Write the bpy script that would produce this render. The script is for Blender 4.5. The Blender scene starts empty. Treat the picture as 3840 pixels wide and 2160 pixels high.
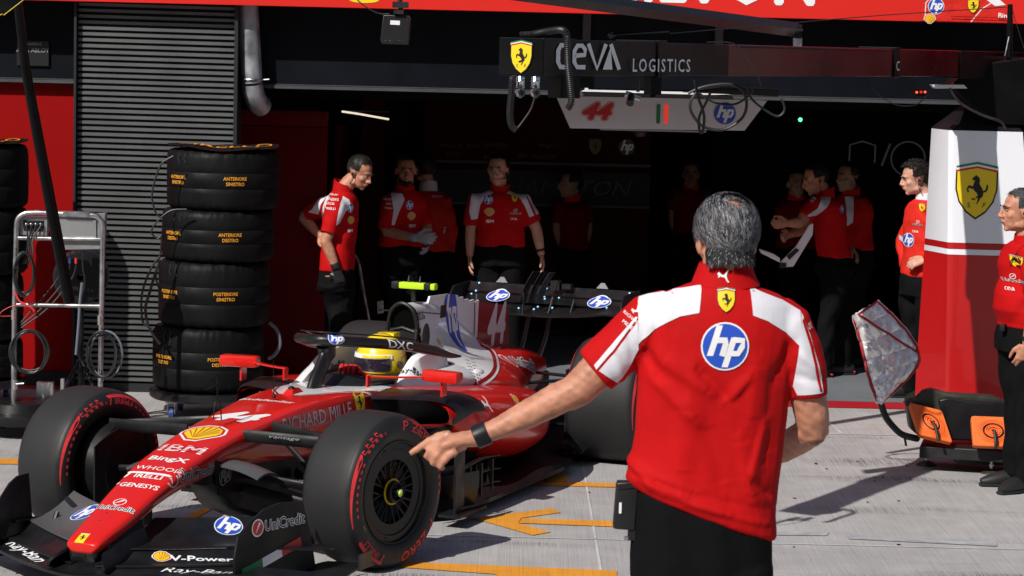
import bpy, bmesh, math, random
from mathutils import Vector, Matrix
from mathutils.bvhtree import BVHTree
R = math.radians
random.seed(7)
scn = bpy.context.scene
COL = scn.collection
# ------------------------------------------------------------------ camera
F_PX, CAM_H, PITCH, ROLL = 9290.0, 2.466, R(5.64), R(1.367)
fw = Vector((0, math.cos(PITCH), -math.sin(PITCH)))
_rt = Vector((1, 0, 0)); _up = _rt.cross(fw)
rt = math.cos(ROLL) * _rt + math.sin(ROLL) * _up
up = -math.sin(ROLL) * _rt + math.cos(ROLL) * _up
cd = bpy.data.cameras.new('camera'); cam = bpy.data.objects.new('camera', cd); COL.objects.link(cam)
m3 = Matrix((rt, up, -fw)).transposed()
cam.matrix_world = Matrix.Translation((0, 0, CAM_H)) @ m3.to_4x4()
cd.sensor_width = 36; cd.lens = F_PX / 3840 * 36; cd.clip_end = 400; cd.clip_start = .1
cd.dof.use_dof = True; cd.dof.focus_distance = 12.3; cd.dof.aperture_fstop = 13
scn.camera = cam
# ------------------------------------------------------------------ light
SUN = Vector((-.66, -.95, 1.0)).normalized()
w = bpy.data.worlds.new('World'); scn.world = w; w.use_nodes = True
nt = w.node_tree; bg = nt.nodes['Background']
sky = nt.nodes.new('ShaderNodeTexSky'); sky.sky_type = 'NISHITA'; sky.sun_disc = False
sky.sun_elevation = math.asin(SUN.z); sky.sun_rotation = math.atan2(SUN.x, SUN.y)
sky.air_density = 1.0; sky.dust_density = 1.5
nt.links.new(sky.outputs[0], bg.inputs[0]); bg.inputs[1].default_value = .068
sl = bpy.data.lights.new('sun', 'SUN'); sl.energy = 4.7; sl.angle = R(.5); sl.color = (1, .95, .88)
so = bpy.data.objects.new('sun', sl); COL.objects.link(so)
so.rotation_euler = SUN.to_track_quat('Z', 'Y').to_euler(); so.location = (-6, -6, 12)
scn.view_settings.view_transform = 'Standard'; scn.view_settings.look = 'None'
scn.view_settings.exposure = 0.0
# ------------------------------------------------------------------ pixel -> place
def ray(px, py): return fw + rt * ((px - 1920) / F_PX) - up * ((py - 1080) / F_PX)
def at(px, py, Y):
    d = ray(px, py); return Vector((0, 0, CAM_H)) + d * (Y / d.y)
def gp(px, py, z=0.0):
    d = ray(px, py); return Vector((0, 0, CAM_H)) + d * ((z - CAM_H) / d.z)
def PX(P):
    d = P - V(0, 0, CAM_H); z = d.dot(fw); return V(1920 + F_PX * d.dot(rt) / z, 1080 - F_PX * d.dot(up) / z, 0)
# ------------------------------------------------------------------ materials
MT = {}
def mat(name, col, rough=.5, metal=0, coat=0, var=0, vs=8, bump=0, bs=60, emit=None, spec=.5, stretch=None, sheen=0, sss=0, bdist=.004):
    m = bpy.data.materials.new(name); m.use_nodes = True; n = m.node_tree; b = n.nodes['Principled BSDF']
    c = tuple(col) + (1,)
    b.inputs['Base Color'].default_value = c; b.inputs['Roughness'].default_value = rough
    b.inputs['Metallic'].default_value = metal; b.inputs['Coat Weight'].default_value = coat
    b.inputs['Coat Roughness'].default_value = .04; b.inputs['Specular IOR Level'].default_value = spec
    if sheen: b.inputs['Sheen Weight'].default_value = sheen
    if sss:
        b.inputs['Subsurface Weight'].default_value = sss; b.inputs['Subsurface Radius'].default_value = (.01, .004, .002)
        b.inputs['Subsurface Scale'].default_value = 1
    if emit: b.inputs['Emission Color'].default_value = tuple(emit[0]) + (1,); b.inputs['Emission Strength'].default_value = emit[1]
    if var or bump:
        tc = n.nodes.new('ShaderNodeTexCoord'); mp = n.nodes.new('ShaderNodeMapping'); n.links.new(tc.outputs['Object'], mp.inputs[0])
        if stretch: mp.inputs['Scale'].default_value = stretch
    if var:
        no = n.nodes.new('ShaderNodeTexNoise'); no.inputs['Scale'].default_value = vs; no.inputs['Detail'].default_value = 5
        n.links.new(mp.outputs[0], no.inputs['Vector'])
        mr = n.nodes.new('ShaderNodeMapRange'); mr.inputs[1].default_value = .3; mr.inputs[2].default_value = .7
        mr.inputs[3].default_value = 1 - var; mr.inputs[4].default_value = 1 + var
        n.links.new(no.outputs[0], mr.inputs[0])
        mx = n.nodes.new('ShaderNodeVectorMath'); mx.operation = 'SCALE'; mx.inputs[0].default_value = col
        n.links.new(mr.outputs[0], mx.inputs['Scale']); n.links.new(mx.outputs[0], b.inputs['Base Color'])
        rr = n.nodes.new('ShaderNodeMath'); rr.operation = 'MULTIPLY'; rr.inputs[1].default_value = rough; n.links.new(mr.outputs[0], rr.inputs[0]); n.links.new(rr.outputs[0], b.inputs['Roughness'])
    if bump:
        n2 = n.nodes.new('ShaderNodeTexNoise'); n2.inputs['Scale'].default_value = bs; n2.inputs['Detail'].default_value = 3
        n.links.new(mp.outputs[0], n2.inputs['Vector']); bp = n.nodes.new('ShaderNodeBump'); bp.inputs['Strength'].default_value = bump
        bp.inputs['Distance'].default_value = bdist
        n.links.new(n2.outputs[0], bp.inputs['Height']); n.links.new(bp.outputs[0], b.inputs['Normal'])
    MT[name] = m; return m
# ------------------------------------------------------------------ mesh builder
def V(*a): return Vector(a)
def fr(d, hint=None):
    d = Vector(d).normalized(); h = Vector(hint) if hint else (Vector((0, 0, 1)) if abs(d.z) < .9 else Vector((1, 0, 0)))
    a = h.cross(d)
    if a.length < 1e-5: a = Vector((1, 0, 0)).cross(d)
    a.normalize(); return a, d.cross(a).normalized()
class MB:
    def __init__(s): s.v = []; s.f = []; s.mi = []; s.mats = []; s.cur = 0
    def m(s, name):
        if name not in s.mats: s.mats.append(name)
        s.cur = s.mats.index(name); return s
    def add(s, vs, fs):
        o = len(s.v); s.v += [Vector(v) for v in vs]
        for f in fs: s.f.append(tuple(i + o for i in f)); s.mi.append(s.cur)
        return s
    def box(s, c, sz, rz=0, rx=0, ry=0, taper=1.0, bev=0):
        c = Vector(c); x, y, z = [a / 2 for a in sz]
        M = Matrix.Rotation(rz, 3, 'Z') @ Matrix.Rotation(ry, 3, 'Y') @ Matrix.Rotation(rx, 3, 'X')
        if bev:
            bm = bmesh.new(); bmesh.ops.create_cube(bm, size=1)
            for v in bm.verts: v.co = Vector((v.co.x * 2 * x, v.co.y * 2 * y, v.co.z * 2 * z))
            bmesh.ops.bevel(bm, geom=list(bm.edges), offset=bev, segments=2, affect='EDGES', profile=.6)
            bm.verts.index_update()
            vs = [c + M @ v.co for v in bm.verts]; fs = [tuple(v.index for v in f.verts) for f in bm.faces]; bm.free()
            return s.add(vs, fs)
        vs = []
        for k in (-1, 1):
            t = taper if k > 0 else 1
            for a, b in ((-1, -1), (1, -1), (1, 1), (-1, 1)): vs.append(c + M @ Vector((a * x * t, b * y * t, k * z)))
        return s.add(vs, [(3, 2, 1, 0), (4, 5, 6, 7), (0, 1, 5, 4), (1, 2, 6, 5), (2, 3, 7, 6), (3, 0, 4, 7)])
    def tube(s, pts, r, n=12, cap=True, flat=None, hint=None, closed=False):
        pts = [Vector(p) for p in pts]; N = len(pts)
        rs = r if isinstance(r, (list, tuple)) else [r] * N
        vs = []; fs = []; a = None
        for i, p in enumerate(pts):
            d = (pts[min(i + 1, N - 1)] - pts[max(i - 1, 0)]) if not closed else (pts[(i + 1) % N] - pts[i - 1])
            d.normalize()
            if a is None: a, b = fr(d, hint)
            else:
                a = a - d * a.dot(d)
                if a.length < 1e-4: a, b = fr(d)
                a.normalize(); b = d.cross(a)
            ri = rs[i]; ra, rb = (ri if isinstance(ri, (list, tuple)) else (ri, ri))
            if flat: rb *= flat
            for k in range(n):
                t = 2 * math.pi * k / n; vs.append(p + a * math.cos(t) * ra + b * math.sin(t) * rb)
        for i in range(N - 1 + (1 if closed else 0)):
            j = (i + 1) % N
            for k in range(n): fs.append((i * n + k, i * n + (k + 1) % n, j * n + (k + 1) % n, j * n + k))
        if cap and not closed: fs += [tuple(range(n))[::-1], tuple((N - 1) * n + k for k in range(n))]
        return s.add(vs, fs)
    def cyl(s, p0, p1, r0, r1=None, n=24): return s.tube([p0, p1], [r0, r1 if r1 is not None else r0], n)
    def rev(s, prof, c, ax, n=48, a0=0, a1=2 * math.pi):
        # prof: list of (offset along axis, radius)
        ax = Vector(ax).normalized(); a, b = fr(ax); c = Vector(c); full = abs(a1 - a0 - 2 * math.pi) < 1e-6
        vs = []; fs = []; m = n if full else n + 1
        for (o, r) in prof:
            for k in range(m):
                t = a0 + (a1 - a0) * k / n; vs.append(c + ax * o + (a * math.cos(t) + b * math.sin(t)) * r)
        for i in range(len(prof) - 1):
            for k in range(n if full else n):
                k2 = (k + 1) % m
                if not full and k + 1 >= m: continue
                fs.append((i * m + k, i * m + k2, (i + 1) * m + k2, (i + 1) * m + k))
        return s.add(vs, fs)
    def ell(s, c, r, M=None, nu=20, nv=12):
        c = Vector(c); M = M or Matrix.Identity(3); vs = [c + M @ Vector((0, 0, r[2]))]
        for j in range(1, nv):
            p = math.pi * j / nv
            for i in range(nu):
                t = 2 * math.pi * i / nu; vs.append(c + M @ Vector((r[0] * math.sin(p) * math.cos(t), r[1] * math.sin(p) * math.sin(t), r[2] * math.cos(p))))
        vs.append(c - M @ Vector((0, 0, r[2]))); L = len(vs) - 1
        fs = [(0, 1 + i, 1 + (i + 1) % nu) for i in range(nu)]
        for j in range(nv - 2):
            for i in range(nu): a = 1 + j * nu + i; b = 1 + j * nu + (i + 1) % nu; fs.append((a, a + nu, b + nu, b))
        fs += [(L, L - nu + (i + 1) % nu, L - nu + i) for i in range(nu)]
        return s.add(vs, fs)
    def loft(s, secs, closed=True, caps=True):
        n = len(secs[0]); vs = [p for q in secs for p in q]; fs = []
        for i in range(len(secs) - 1):
            for k in range(n if closed else n - 1):
                k2 = (k + 1) % n; fs.append((i * n + k, i * n + k2, (i + 1) * n + k2, (i + 1) * n + k))
        if caps and closed: fs += [tuple(range(n))[::-1], tuple((len(secs) - 1) * n + k for k in range(n))]
        return s.add(vs, fs)
    def prism(s, pts, ext):
        pts = [Vector(p) for p in pts]; ext = Vector(ext); n = len(pts)
        vs = pts + [p + ext for p in pts]
        return s.add(vs, [tuple(range(n))[::-1], tuple(range(n, 2 * n))] + [(i, (i + 1) % n, n + (i + 1) % n, n + i) for i in range(n)])
    def grid(s, fn, nu, nv):
        vs = [fn(i / nu, j / nv) for j in range(nv + 1) for i in range(nu + 1)]
        fs = [(j * (nu + 1) + i, j * (nu + 1) + i + 1, (j + 1) * (nu + 1) + i + 1, (j + 1) * (nu + 1) + i) for j in range(nv) for i in range(nu)]
        return s.add(vs, fs)
    def sheet(s, fn, nu, nv, th):
        # thick sheet: fn(u,v) -> point ; offset along normal by th
        P = [[Vector(fn(i / nu, j / nv)) for i in range(nu + 1)] for j in range(nv + 1)]
        def nrm(i, j):
            du = P[j][min(i + 1, nu)] - P[j][max(i - 1, 0)]; dv = P[min(j + 1, nv)][i] - P[max(j - 1, 0)][i]
            q = du.cross(dv); return q.normalized() if q.length > 1e-9 else Vector((0, 0, 1))
        top = [P[j][i] for j in range(nv + 1) for i in range(nu + 1)]
        bot = [P[j][i] - nrm(i, j) * th for j in range(nv + 1) for i in range(nu + 1)]
        W = nu + 1; K = W * (nv + 1); fs = []
        for j in range(nv):
            for i in range(nu):
                a = j * W + i; fs.append((a, a + 1, a + W + 1, a + W)); fs.append((K + a, K + a + W, K + a + W + 1, K + a + 1))
        for i in range(nu): fs.append((i, K + i, K + i + 1, i + 1)); a = nv * W + i; fs.append((a, a + 1, K + a + 1, K + a))
        for j in range(nv): a = j * W; fs.append((a, a + W, K + a + W, K + a)); b = a + nu; fs.append((b, K + b, K + b + W, b + W))
        return s.add(top + bot, fs)
    def mesh(s, name='m', fix=True):
        me = bpy.data.meshes.new(name); me.from_pydata([tuple(v) for v in s.v], [], s.f)
        for mn in s.mats: me.materials.append(MT[mn])
        me.polygons.foreach_set('material_index', s.mi)
        if fix:
            bm = bmesh.new(); bm.from_mesh(me); bmesh.ops.recalc_face_normals(bm, faces=bm.faces); bm.to_mesh(me); bm.free()
        me.update(); return me
    def build(s, name, parent=None, smooth=35, sub=0, fix=True, mats=None, bevel=0):
        me = s.mesh(name, fix)
        if smooth: me.shade_smooth(); me.set_sharp_from_angle(angle=R(smooth))
        o = link(name, me, parent)
        if bevel:
            b = o.modifiers.new('bevel', 'BEVEL'); b.width = bevel; b.segments = 2; b.limit_method = 'ANGLE'; b.angle_limit = R(40)
        if sub: q = o.modifiers.new('sub', 'SUBSURF'); q.levels = sub; q.render_levels = sub
        return o
def link(name, data, parent=None):
    o = bpy.data.objects.new(name, data); COL.objects.link(o)
    if parent:
        o.parent = parent
        bpy_w = parent.matrix_world if False else None
    return o
def tag(o, label=None, cat=None, group=None, kind=None):
    if label: o['label'] = label
    if cat: o['category'] = cat
    if group: o['group'] = group
    if kind: o['kind'] = kind
    return o
ORG = {}
def thing(name, label, cat, loc=(0, 0, 0), rz=0, group=None):
    o = link(name, None); o.location = loc; o.rotation_euler = (0, 0, rz); o.empty_display_size = .1
    return tag(o, label, cat, group)
class TMB(MB):
    """mesh builder whose coordinates are world; stored relative to the thing's base"""
    def build(s, name, parent=None, **k):
        if parent is not None:
            off = Vector(parent.location); p = parent.parent
            while p is not None: off += Vector(p.location); p = p.parent
            s.v = [v - off for v in s.v]
        return MB.build(s, name, parent, **k)
def ctree(o, parent=None):
    c = o.copy(); COL.objects.link(c); c.parent = parent
    for ch in list(o.children):
        if ch.name in [x.name for x in COL.objects]: ctree(ch, c)
    return c
def smooth_pts(pts, k=4):
    # Catmull-Rom
    P = [Vector(p) for p in pts]; out = []
    for i in range(len(P) - 1):
        a = P[max(i - 1, 0)]; b = P[i]; c = P[i + 1]; d = P[min(i + 2, len(P) - 1)]
        for j in range(k):
            t = j / k; out.append(.5 * ((2 * b) + (c - a) * t + (2 * a - 5 * b + 4 * c - d) * t * t + (-a + 3 * b - 3 * c + d) * t ** 3))
    out.append(P[-1]); return out
def lerp(xs, ys, x):
    if x <= xs[0]: return ys[0]
    for i in range(len(xs) - 1):
        if x <= xs[i + 1]:
            t = (x - xs[i]) / (xs[i + 1] - xs[i]); return ys[i] + (ys[i + 1] - ys[i]) * t
    return ys[-1]
# ------------------------------------------------------------------ flat shapes -> decals
# a mark is a list of (material, bmesh-free (verts2d, faces)) layers
_tc = {}
def text2(s, size=1, shear=0, bold=0, sp=1, sx=1, align='CENTER'):
    key = (s, shear, round(bold / sx, 3), sp, align)
    if key not in _tc:
        cu = bpy.data.curves.new('t', 'FONT'); cu.body = s; cu.size = 1; cu.shear = shear
        cu.space_character = sp; cu.align_x = align; cu.align_y = 'CENTER'; cu.resolution_u = 2; cu.fill_mode = 'FRONT'
        ob = bpy.data.objects.new('t', cu); COL.objects.link(ob)
        me = bpy.data.meshes.new_from_object(ob.evaluated_get(bpy.context.evaluated_depsgraph_get()))
        v0 = [(v.co.x, v.co.y) for v in me.vertices]; f0 = [tuple(p.vertices) for p in me.polygons]; vv = []; ff = []
        offs = [(0, 0)] if bold < .004 else [(0, 0)] + [(math.cos(a * .785) * bold / (sx if a % 4 == 0 else 1), math.sin(a * .785) * bold) for a in range(8)]
        for k, (dx, dy) in enumerate(offs):
            n = len(vv); vv += [(x + dx, y + dy, k) for x, y in v0]; ff += [tuple(i + n for i in f) for f in f0]
        _tc[key] = (vv, ff)
        bpy.data.objects.remove(ob); bpy.data.curves.remove(cu); bpy.data.meshes.remove(me)
    v, f = _tc[key]
    return ([(x * size * sx, y * size, k) for x, y, k in v], f)
def poly2(pts): return (list(pts), [tuple(range(len(pts)))])
def ell2(cx, cy, rx, ry=None, n=28, rot=0):
    ry = ry or rx; c, s = math.cos(rot), math.sin(rot)
    return poly2([(cx + c * rx * math.cos(t) - s * ry * math.sin(t), cy + s * rx * math.cos(t) + c * ry * math.sin(t)) for t in [2 * math.pi * i / n for i in range(n)]])
def ring2(cx, cy, r, wd, n=28, ry=1):
    v = []; f = []
    for i in range(n):
        t = 2 * math.pi * i / n
        v += [(cx + r * math.cos(t), cy + ry * r * math.sin(t)), (cx + (r - wd) * math.cos(t), cy + ry * (r - wd) * math.sin(t))]
        j = (i + 1) % n; f.append((2 * i, 2 * j, 2 * j + 1, 2 * i + 1))
    return (v, f)
def stroke2(pts, w0):
    v = []; f = []; n = len(pts)
    for i, p in enumerate(pts):
        a = pts[max(i - 1, 0)]; b = pts[min(i + 1, n - 1)]; dx, dy = b[0] - a[0], b[1] - a[1]; L = math.hypot(dx, dy) or 1
        ww = w0[i] if isinstance(w0, (list, tuple)) else w0
        v += [(p[0] - dy / L * ww / 2, p[1] + dx / L * ww / 2), (p[0] + dy / L * ww / 2, p[1] - dx / L * ww / 2)]
    for i in range(n - 1): f.append((2 * i, 2 * i + 1, 2 * i + 3, 2 * i + 2))
    return (v, f)
def xf(m, s=1, dx=0, dy=0, sy=None, rot=0, sh=0):
    sy = s if sy is None else sy; c, q = math.cos(rot), math.sin(rot); out = []
    for mt, (v, f) in m:
        nv = []
        for p in v:
            x, y = p[0] * s + sh * p[1] * sy, p[1] * sy; nv.append((c * x - q * y + dx, q * x + c * y + dy) + tuple(p[2:]))
        out.append((mt, (nv, f)))
    return out
def decal(name, marks, O, U, Vv, parent, off=.002, target=None, cell=0, lift=.0006, local=None, dist=.6, zl=None, fn=None, into=None):
    """marks laid on plane O + u*U + v*Vv, or dropped on target (world-space BVH) along -(U x V)"""
    O = Vector(O); U = Vector(U); Vv = Vector(Vv); N = U.cross(Vv).normalized(); b = into if into is not None else (MB() if local else TMB())
    for li, (mt, (vs, fs)) in enumerate(marks):
        bm = bmesh.new(); bv = [bm.verts.new((p[0], p[1], (p[2] if len(p) > 2 else 0) * 5e-5)) for p in vs]
        for f in fs:
            try: bm.faces.new([bv[i] for i in f])
            except Exception: pass
        if cell:
            if any(len(f.verts) > 4 for f in bm.faces): bmesh.ops.triangulate(bm, faces=[f for f in bm.faces if len(f.verts) > 4])
            xs = [v.co.x for v in bm.verts]; ys = [v.co.y for v in bm.verts]
            for ax, lo, hi, L in ((0, min(xs), max(xs), U.length), (1, min(ys), max(ys), Vv.length)):
                st = cell / L; k = math.ceil(lo / st + 1e-6)
                while k * st < hi:
                    co = [0, 0, 0]; co[ax] = k * st; no = [0, 0, 0]; no[ax] = 1
                    bmesh.ops.bisect_plane(bm, geom=list(bm.verts) + list(bm.edges) + list(bm.faces), plane_co=co, plane_no=no); k += 1
        bm.verts.index_update(); P = []; ok = []
        for v in bm.verts:
            q = O + U * v.co.x + Vv * v.co.y
            if fn: P.append(fn(v.co.x, v.co.y, off + lift * li + v.co.z)); ok.append(True); continue
            if target:
                h = target.ray_cast(q + N * dist, -N, dist * 2)
                if h[0] is None:
                    cen = O + U * (sum(p[0] for p in vs) / len(vs)) + Vv * (sum(p[1] for p in vs) / len(vs))
                    for kk in range(1, 14):
                        h = target.ray_cast(q.lerp(cen, kk * .015) + N * dist, -N, dist * 2)
                        if h[0] is not None: break
                if h[0] is None: P.append(q); ok.append(False); continue
                nn = h[1] if h[1].dot(N) > 0 else -h[1]
                if h[1].dot(N) < 0: pass
                P.append(h[0] + (nn * .5 + N * .5).normalized() * (off + lift * li + v.co.z)); ok.append(True)
            else: P.append(q + N * (off + lift * li + v.co.z)); ok.append(True)
        fs2 = [tuple(v.index for v in f.verts) for f in bm.faces if all(ok[v.index] for v in f.verts)]
        bm.free(); b.m(mt)
        # keep facing N
        F = []
        for f in fs2:
            n3 = (P[f[1]] - P[f[0]]).cross(P[f[2]] - P[f[0]]); F.append(f if n3.dot(N) >= 0 or fn else f[::-1])
        b.add(P, F)
    if not b.v or into is not None: return None
    return b.build(name, parent, smooth=60 if (cell or fn) else 0, fix=False)
def bvh(o, local=False):
    bpy.context.view_layer.update()
    dg = bpy.context.evaluated_depsgraph_get(); e = o.evaluated_get(dg); me = e.to_mesh(); M = Matrix.Identity(4) if local else o.matrix_world
    t = BVHTree.FromPolygons([M @ v.co for v in me.vertices], [tuple(p.vertices) for p in me.polygons]); e.to_mesh_clear(); return t
# ---- emblems (unit size ~1 high)
def m_hp(rim='mark_white', disc='mark_blue'):
    W = 'mark_white'; sh = .3
    def S(x0, y0, x1, y1, w0=.13): return (W, poly2([(x0 - w0 / 2 + sh * y0, y0), (x0 + w0 / 2 + sh * y0, y0), (x1 + w0 / 2 + sh * y1, y1), (x1 - w0 / 2 + sh * y1, y1)]))
    out = [(rim, ell2(0, 0, .5)), (disc, ell2(0, 0, .465))]
    out += [S(-.25, -.2, -.25, .43), (W, stroke2([(-.2 + sh * .13, .13), (-.02 + sh * .13, .13), (.0 + sh * .04, .06), (-.0 - sh * .2, -.2)], .12))]
    out += [S(.13, -.43, .13, .19), (W, stroke2([(.13 + sh * .14, .14), (.33 + sh * .13, .13), (.35, .0), (.31 - sh * .14, -.14), (.13 - sh * .14, -.14)], .12))]
    return out
HORSE = [(-.05, .98), (.0, .88), (.1, .86), (.2, .74), (.22, .55), (.18, .42), (.25, .28), (.38, .12), (.46, -.08), (.52, -.1), (.66, .0), (.7, .18), (.64, .32), (.74, .24), (.78, .4), (.84, .18), (.8, -.02), (.7, -.16), (.5, -.22), (.5, -.34), (.44, -.5), (.3, -.6), (.22, -.78), (.08, -.98), (-.02, -.98), (.08, -.86), (.12, -.66), (.14, -.56), (-.1, -.62), (-.34, -.6), (-.36, -.68), (-.1, -.72), (.0, -.52), (.1, -.38), (.0, -.22), (-.16, -.1), (-.24, .04), (-.4, .02), (-.52, .12), (-.6, -.02), (-.52, -.18), (-.62, -.22), (-.72, -.02), (-.62, .22), (-.46, .28), (-.34, .18), (-.24, .26), (-.2, .44), (-.12, .6), (-.26, .6), (-.36, .68), (-.3, .76), (-.14, .88)]
def m_shield(stripe=True, letters=False):
    out = []
    def sh(k, yo=0):
        p = [(-.36 * k, .36 * k + yo), (0, .43 * k + yo), (.36 * k, .36 * k + yo), (.36 * k, .02), (.3 * k, -.2 * k), (.17 * k, -.38 * k), (0, -.5 * k), (-.17 * k, -.38 * k), (-.3 * k, -.2 * k), (-.36 * k, .02)]
        return poly2(p)
    out = [('mark_black', sh(1.06)), ('mark_yellow', sh(.98))]
    if stripe:
        for i, c in enumerate(('mark_red', 'mark_white', 'mark_green')):
            y = .33 + i * .036
            out.append((c, poly2([(-.375, y), (0, y + .075), (.375, y), (.375, y + .038), (0, y + .113), (-.375, y + .038)])))
    out.append(('mark_black', ([(x * .25, y * .27 + .02) for x, y in HORSE], [tuple(range(len(HORSE)))])))
    if letters: out += xf([('mark_black', text2('S', .13))], 1, -.13, -.27) + xf([('mark_black', text2('F', .13, shear=.3))], 1, .13, -.27)
    return out
def m_shell():
    def fan(r, dy=0):
        p = [(-.14 * r, -.42 * r)]
        for i in range(13):
            t = math.pi * (1.08 - 1.16 * i / 12); k = r * (.5 + (.022 if i % 2 else -.0))
            p.append((k * math.cos(t) * 1.02, k * math.sin(t) * .85))
        p.append((.14 * r, -.42 * r)); return poly2(p)
    out = [('mark_white', fan(1.12)), ('mark_red', fan(1.0)), ('mark_yellow', fan(.88))]
    for i in range(7):
        t = math.pi * (.93 - .86 * i / 6); out.append(('mark_red', stroke2([(.05 * math.cos(t), -.3), (.4 * math.cos(t), .34 * math.sin(t))], [.008, .03])))
    return out
def m_uni(text='mark_black', back='mark_white', disc=True, below=False, big=.075):
    t = text2('UniCredit', .55, bold=.012); tb = text2('UniCredit', .55, bold=big)
    if below:
        return [(back, ring2(0, .6, .36, .05, ry=.9)), (back, stroke2([(-.26, .42), (.16, .78)], [.02, .14])), (back, tb), (text, t)]
    dc = [('mark_white', ell2(-1.6, 0, .34)), ('mark_red', ell2(-1.6, 0, .29)), ('mark_white', stroke2([(-1.72, -.2), (-1.5, .2)], [.02, .12]))]
    return (dc if disc else []) + [(back, tb), (text, t)]
def m_pirelli(c='mark_white'):
    return [(c, text2('IRELLI', .62, bold=.025, sx=1.25)), (c, poly2([(-1.62, .3), (1.25, .3), (1.42, .42), (1.2, .52), (-1.75, .52)])), (c, poly2([(-1.62, -.23), (-1.44, -.23), (-1.32, .3), (-1.5, .3)]))]
def m_cat(c='mark_white'):
    return [(c, poly2([(-.5, .1), (-.42, .28), (-.3, .3), (-.2, .12), (.0, .08), (.12, .22), (.3, .5), (.36, .45), (.24, .2), (.2, .0), (.3, -.3), (.42, -.45), (.34, -.5), (.2, -.36), (.06, -.1), (-.14, -.08), (-.3, .0), (-.36, -.14), (-.44, -.1), (-.4, .08)]))]
def m_ceva(c):
    sh = 0
    return [(c, stroke2([(-1.6, .38), (-1.88, .38), (-1.98, .2), (-1.98, -.2), (-1.88, -.38), (-1.6, -.38)], .17)),
            (c, stroke2([(-.85, -.38), (-1.2, -.38), (-1.32, -.2), (-1.32, .2), (-1.2, .38), (-1.0, .38), (-.88, .25), (-.88, .06), (-1.3, .02)], .16)),
            (c, stroke2([(-.75, .46), (-.36, -.44), (0.0, .46)], .16)), (c, poly2([(-.12, -.46), (.2, .36), (.3, -.46)])), (c, stroke2([(.2, .46), (.6, -.46)], .16))]
# ------------------------------------------------------------------ palette
mat('mark_white', (.78, .78, .8), .45); mat('mark_black', (.008, .008, .009), .45); mat('mark_red', (.55, .012, .015), .4)
mat('mark_yellow', (.82, .6, .015), .4); mat('mark_green', (.01, .2, .07), .45); mat('mark_blue', (.022, .08, .5), .38)
mat('mark_grey', (.3, .31, .33), .5); mat('mark_pale', (.55, .56, .6), .45); mat('mark_dim', (.05, .05, .055), .6); mat('mark_orange', (.75, .32, .02), .6)  # dim marks: pale marks with the garage shade put into their colour
mat('tyre_red', (.62, .03, .035), .55, var=.15, vs=40); mat('tyre_lime', (.35, .5, .03), .5)
mat('car_red', (.62, .012, .008), .3, coat=.55, var=.04, vs=3, spec=.3); mat('car_dark_red', (.3, .004, .007), .34, coat=.6, spec=.3)
mat('car_white', (.82, .83, .86), .32, coat=.7, var=.03, vs=4)
mat('carbon', (.009, .009, .01), .36, coat=.08, spec=.4, var=.25, vs=9, bump=.12, bs=420, bdist=.001)
mat('carbon_matte', (.007, .007, .008), .5, var=.3, vs=7, spec=.28); mat('carbon_lit', (.13, .132, .14), .34, metal=.3, coat=.2, bump=.35, bs=1, stretch=(8, 380, 8), bdist=.0015)  # lighter carbon: sun glare on the far flap put into its colour
mat('tyre_rubber', (.018, .018, .019), .62, var=.12, vs=3, bump=.35, bs=90, bdist=.0012, spec=.35); mat('tyre_wall', (.013, .013, .014), .5, var=.2, vs=6, spec=.4)
mat('rim_black', (.005, .005, .0055), .4, spec=.35); mat('chrome', (.65, .66, .68), .22, metal=1, var=.1, vs=30)
mat('steel', (.5, .51, .52), .33, metal=1, var=.25, vs=18); mat('zinc', (.38, .4, .43), .5, metal=.75, var=.35, vs=9, bump=.1, bs=20)
mat('visor', (.02, .015, .03), .06, coat=1, spec=.8); mat('helmet_yellow', (.85, .62, .01), .22, coat=1); mat('helmet_gold', (.55, .33, .01), .25, coat=1)
mat('lime', (.5, .8, .02), .4); mat('cable', (.012, .012, .013), .45); mat('cable_grey', (.12, .14, .17), .5)
mat('led_blue', (.3, .6, .8), .4, emit=((.25, .6, 1), .7)); mat('led_red', (.6, .05, .02), .4, emit=((1, .06, .02), 3)); mat('led_green', (.1, .8, .2), .4, emit=((.05, 1, .2), 5))
mat('tube_light', (1, .9, .8), .4, emit=((1, .86, .68), .9))
mat('blanket', (.0038, .004, .0046), .62, var=.25, vs=5, bump=.4, bs=16, stretch=(1, 1, .45), bdist=.012, spec=.16)
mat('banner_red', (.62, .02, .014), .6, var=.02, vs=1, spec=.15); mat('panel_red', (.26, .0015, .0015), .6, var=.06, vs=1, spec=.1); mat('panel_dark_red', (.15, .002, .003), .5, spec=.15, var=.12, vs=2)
mat('header_navy', (.003, .0045, .008), .5, spec=.12, var=.2, vs=2); mat('header_lip', (.05, .052, .058), .5, var=.15, vs=3)
mat('louvre', (.112, .118, .122), .45, metal=.2, var=.12, vs=3); mat('louvre_dark', (.006, .007, .009), .6)
mat('interior_dark', (.004, .004, .005), .8, spec=.1, var=.3, vs=2); mat('interior_grey', (.035, .035, .037), .8, spec=.1, var=.15, vs=1.5); mat('yellow_shaded', (.12, .09, .01), .6); mat('interior_red', (.03, .001, .0015), .7, spec=.1, var=.2, vs=2)  # shield yellow for the garage wall has the shade put into it
mat('sign_white', (.7, .69, .7), .5, var=.03, vs=2); mat('tower_white', (.78, .8, .86), .42, var=.03, vs=2, coat=.2)
mat('tower_red', (.44, .006, .007), .38, var=.05, vs=2, coat=.3); mat('cap_black', (.009, .009, .011), .4, spec=.3, var=.2, vs=6)
mat('gantry_black', (.003, .0033, .004), .4, var=.3, vs=4, spec=.14); mat('gantry_red', (.085, .0015, .003), .3, var=.35, vs=1.6, coat=.12, spec=.3)
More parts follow.
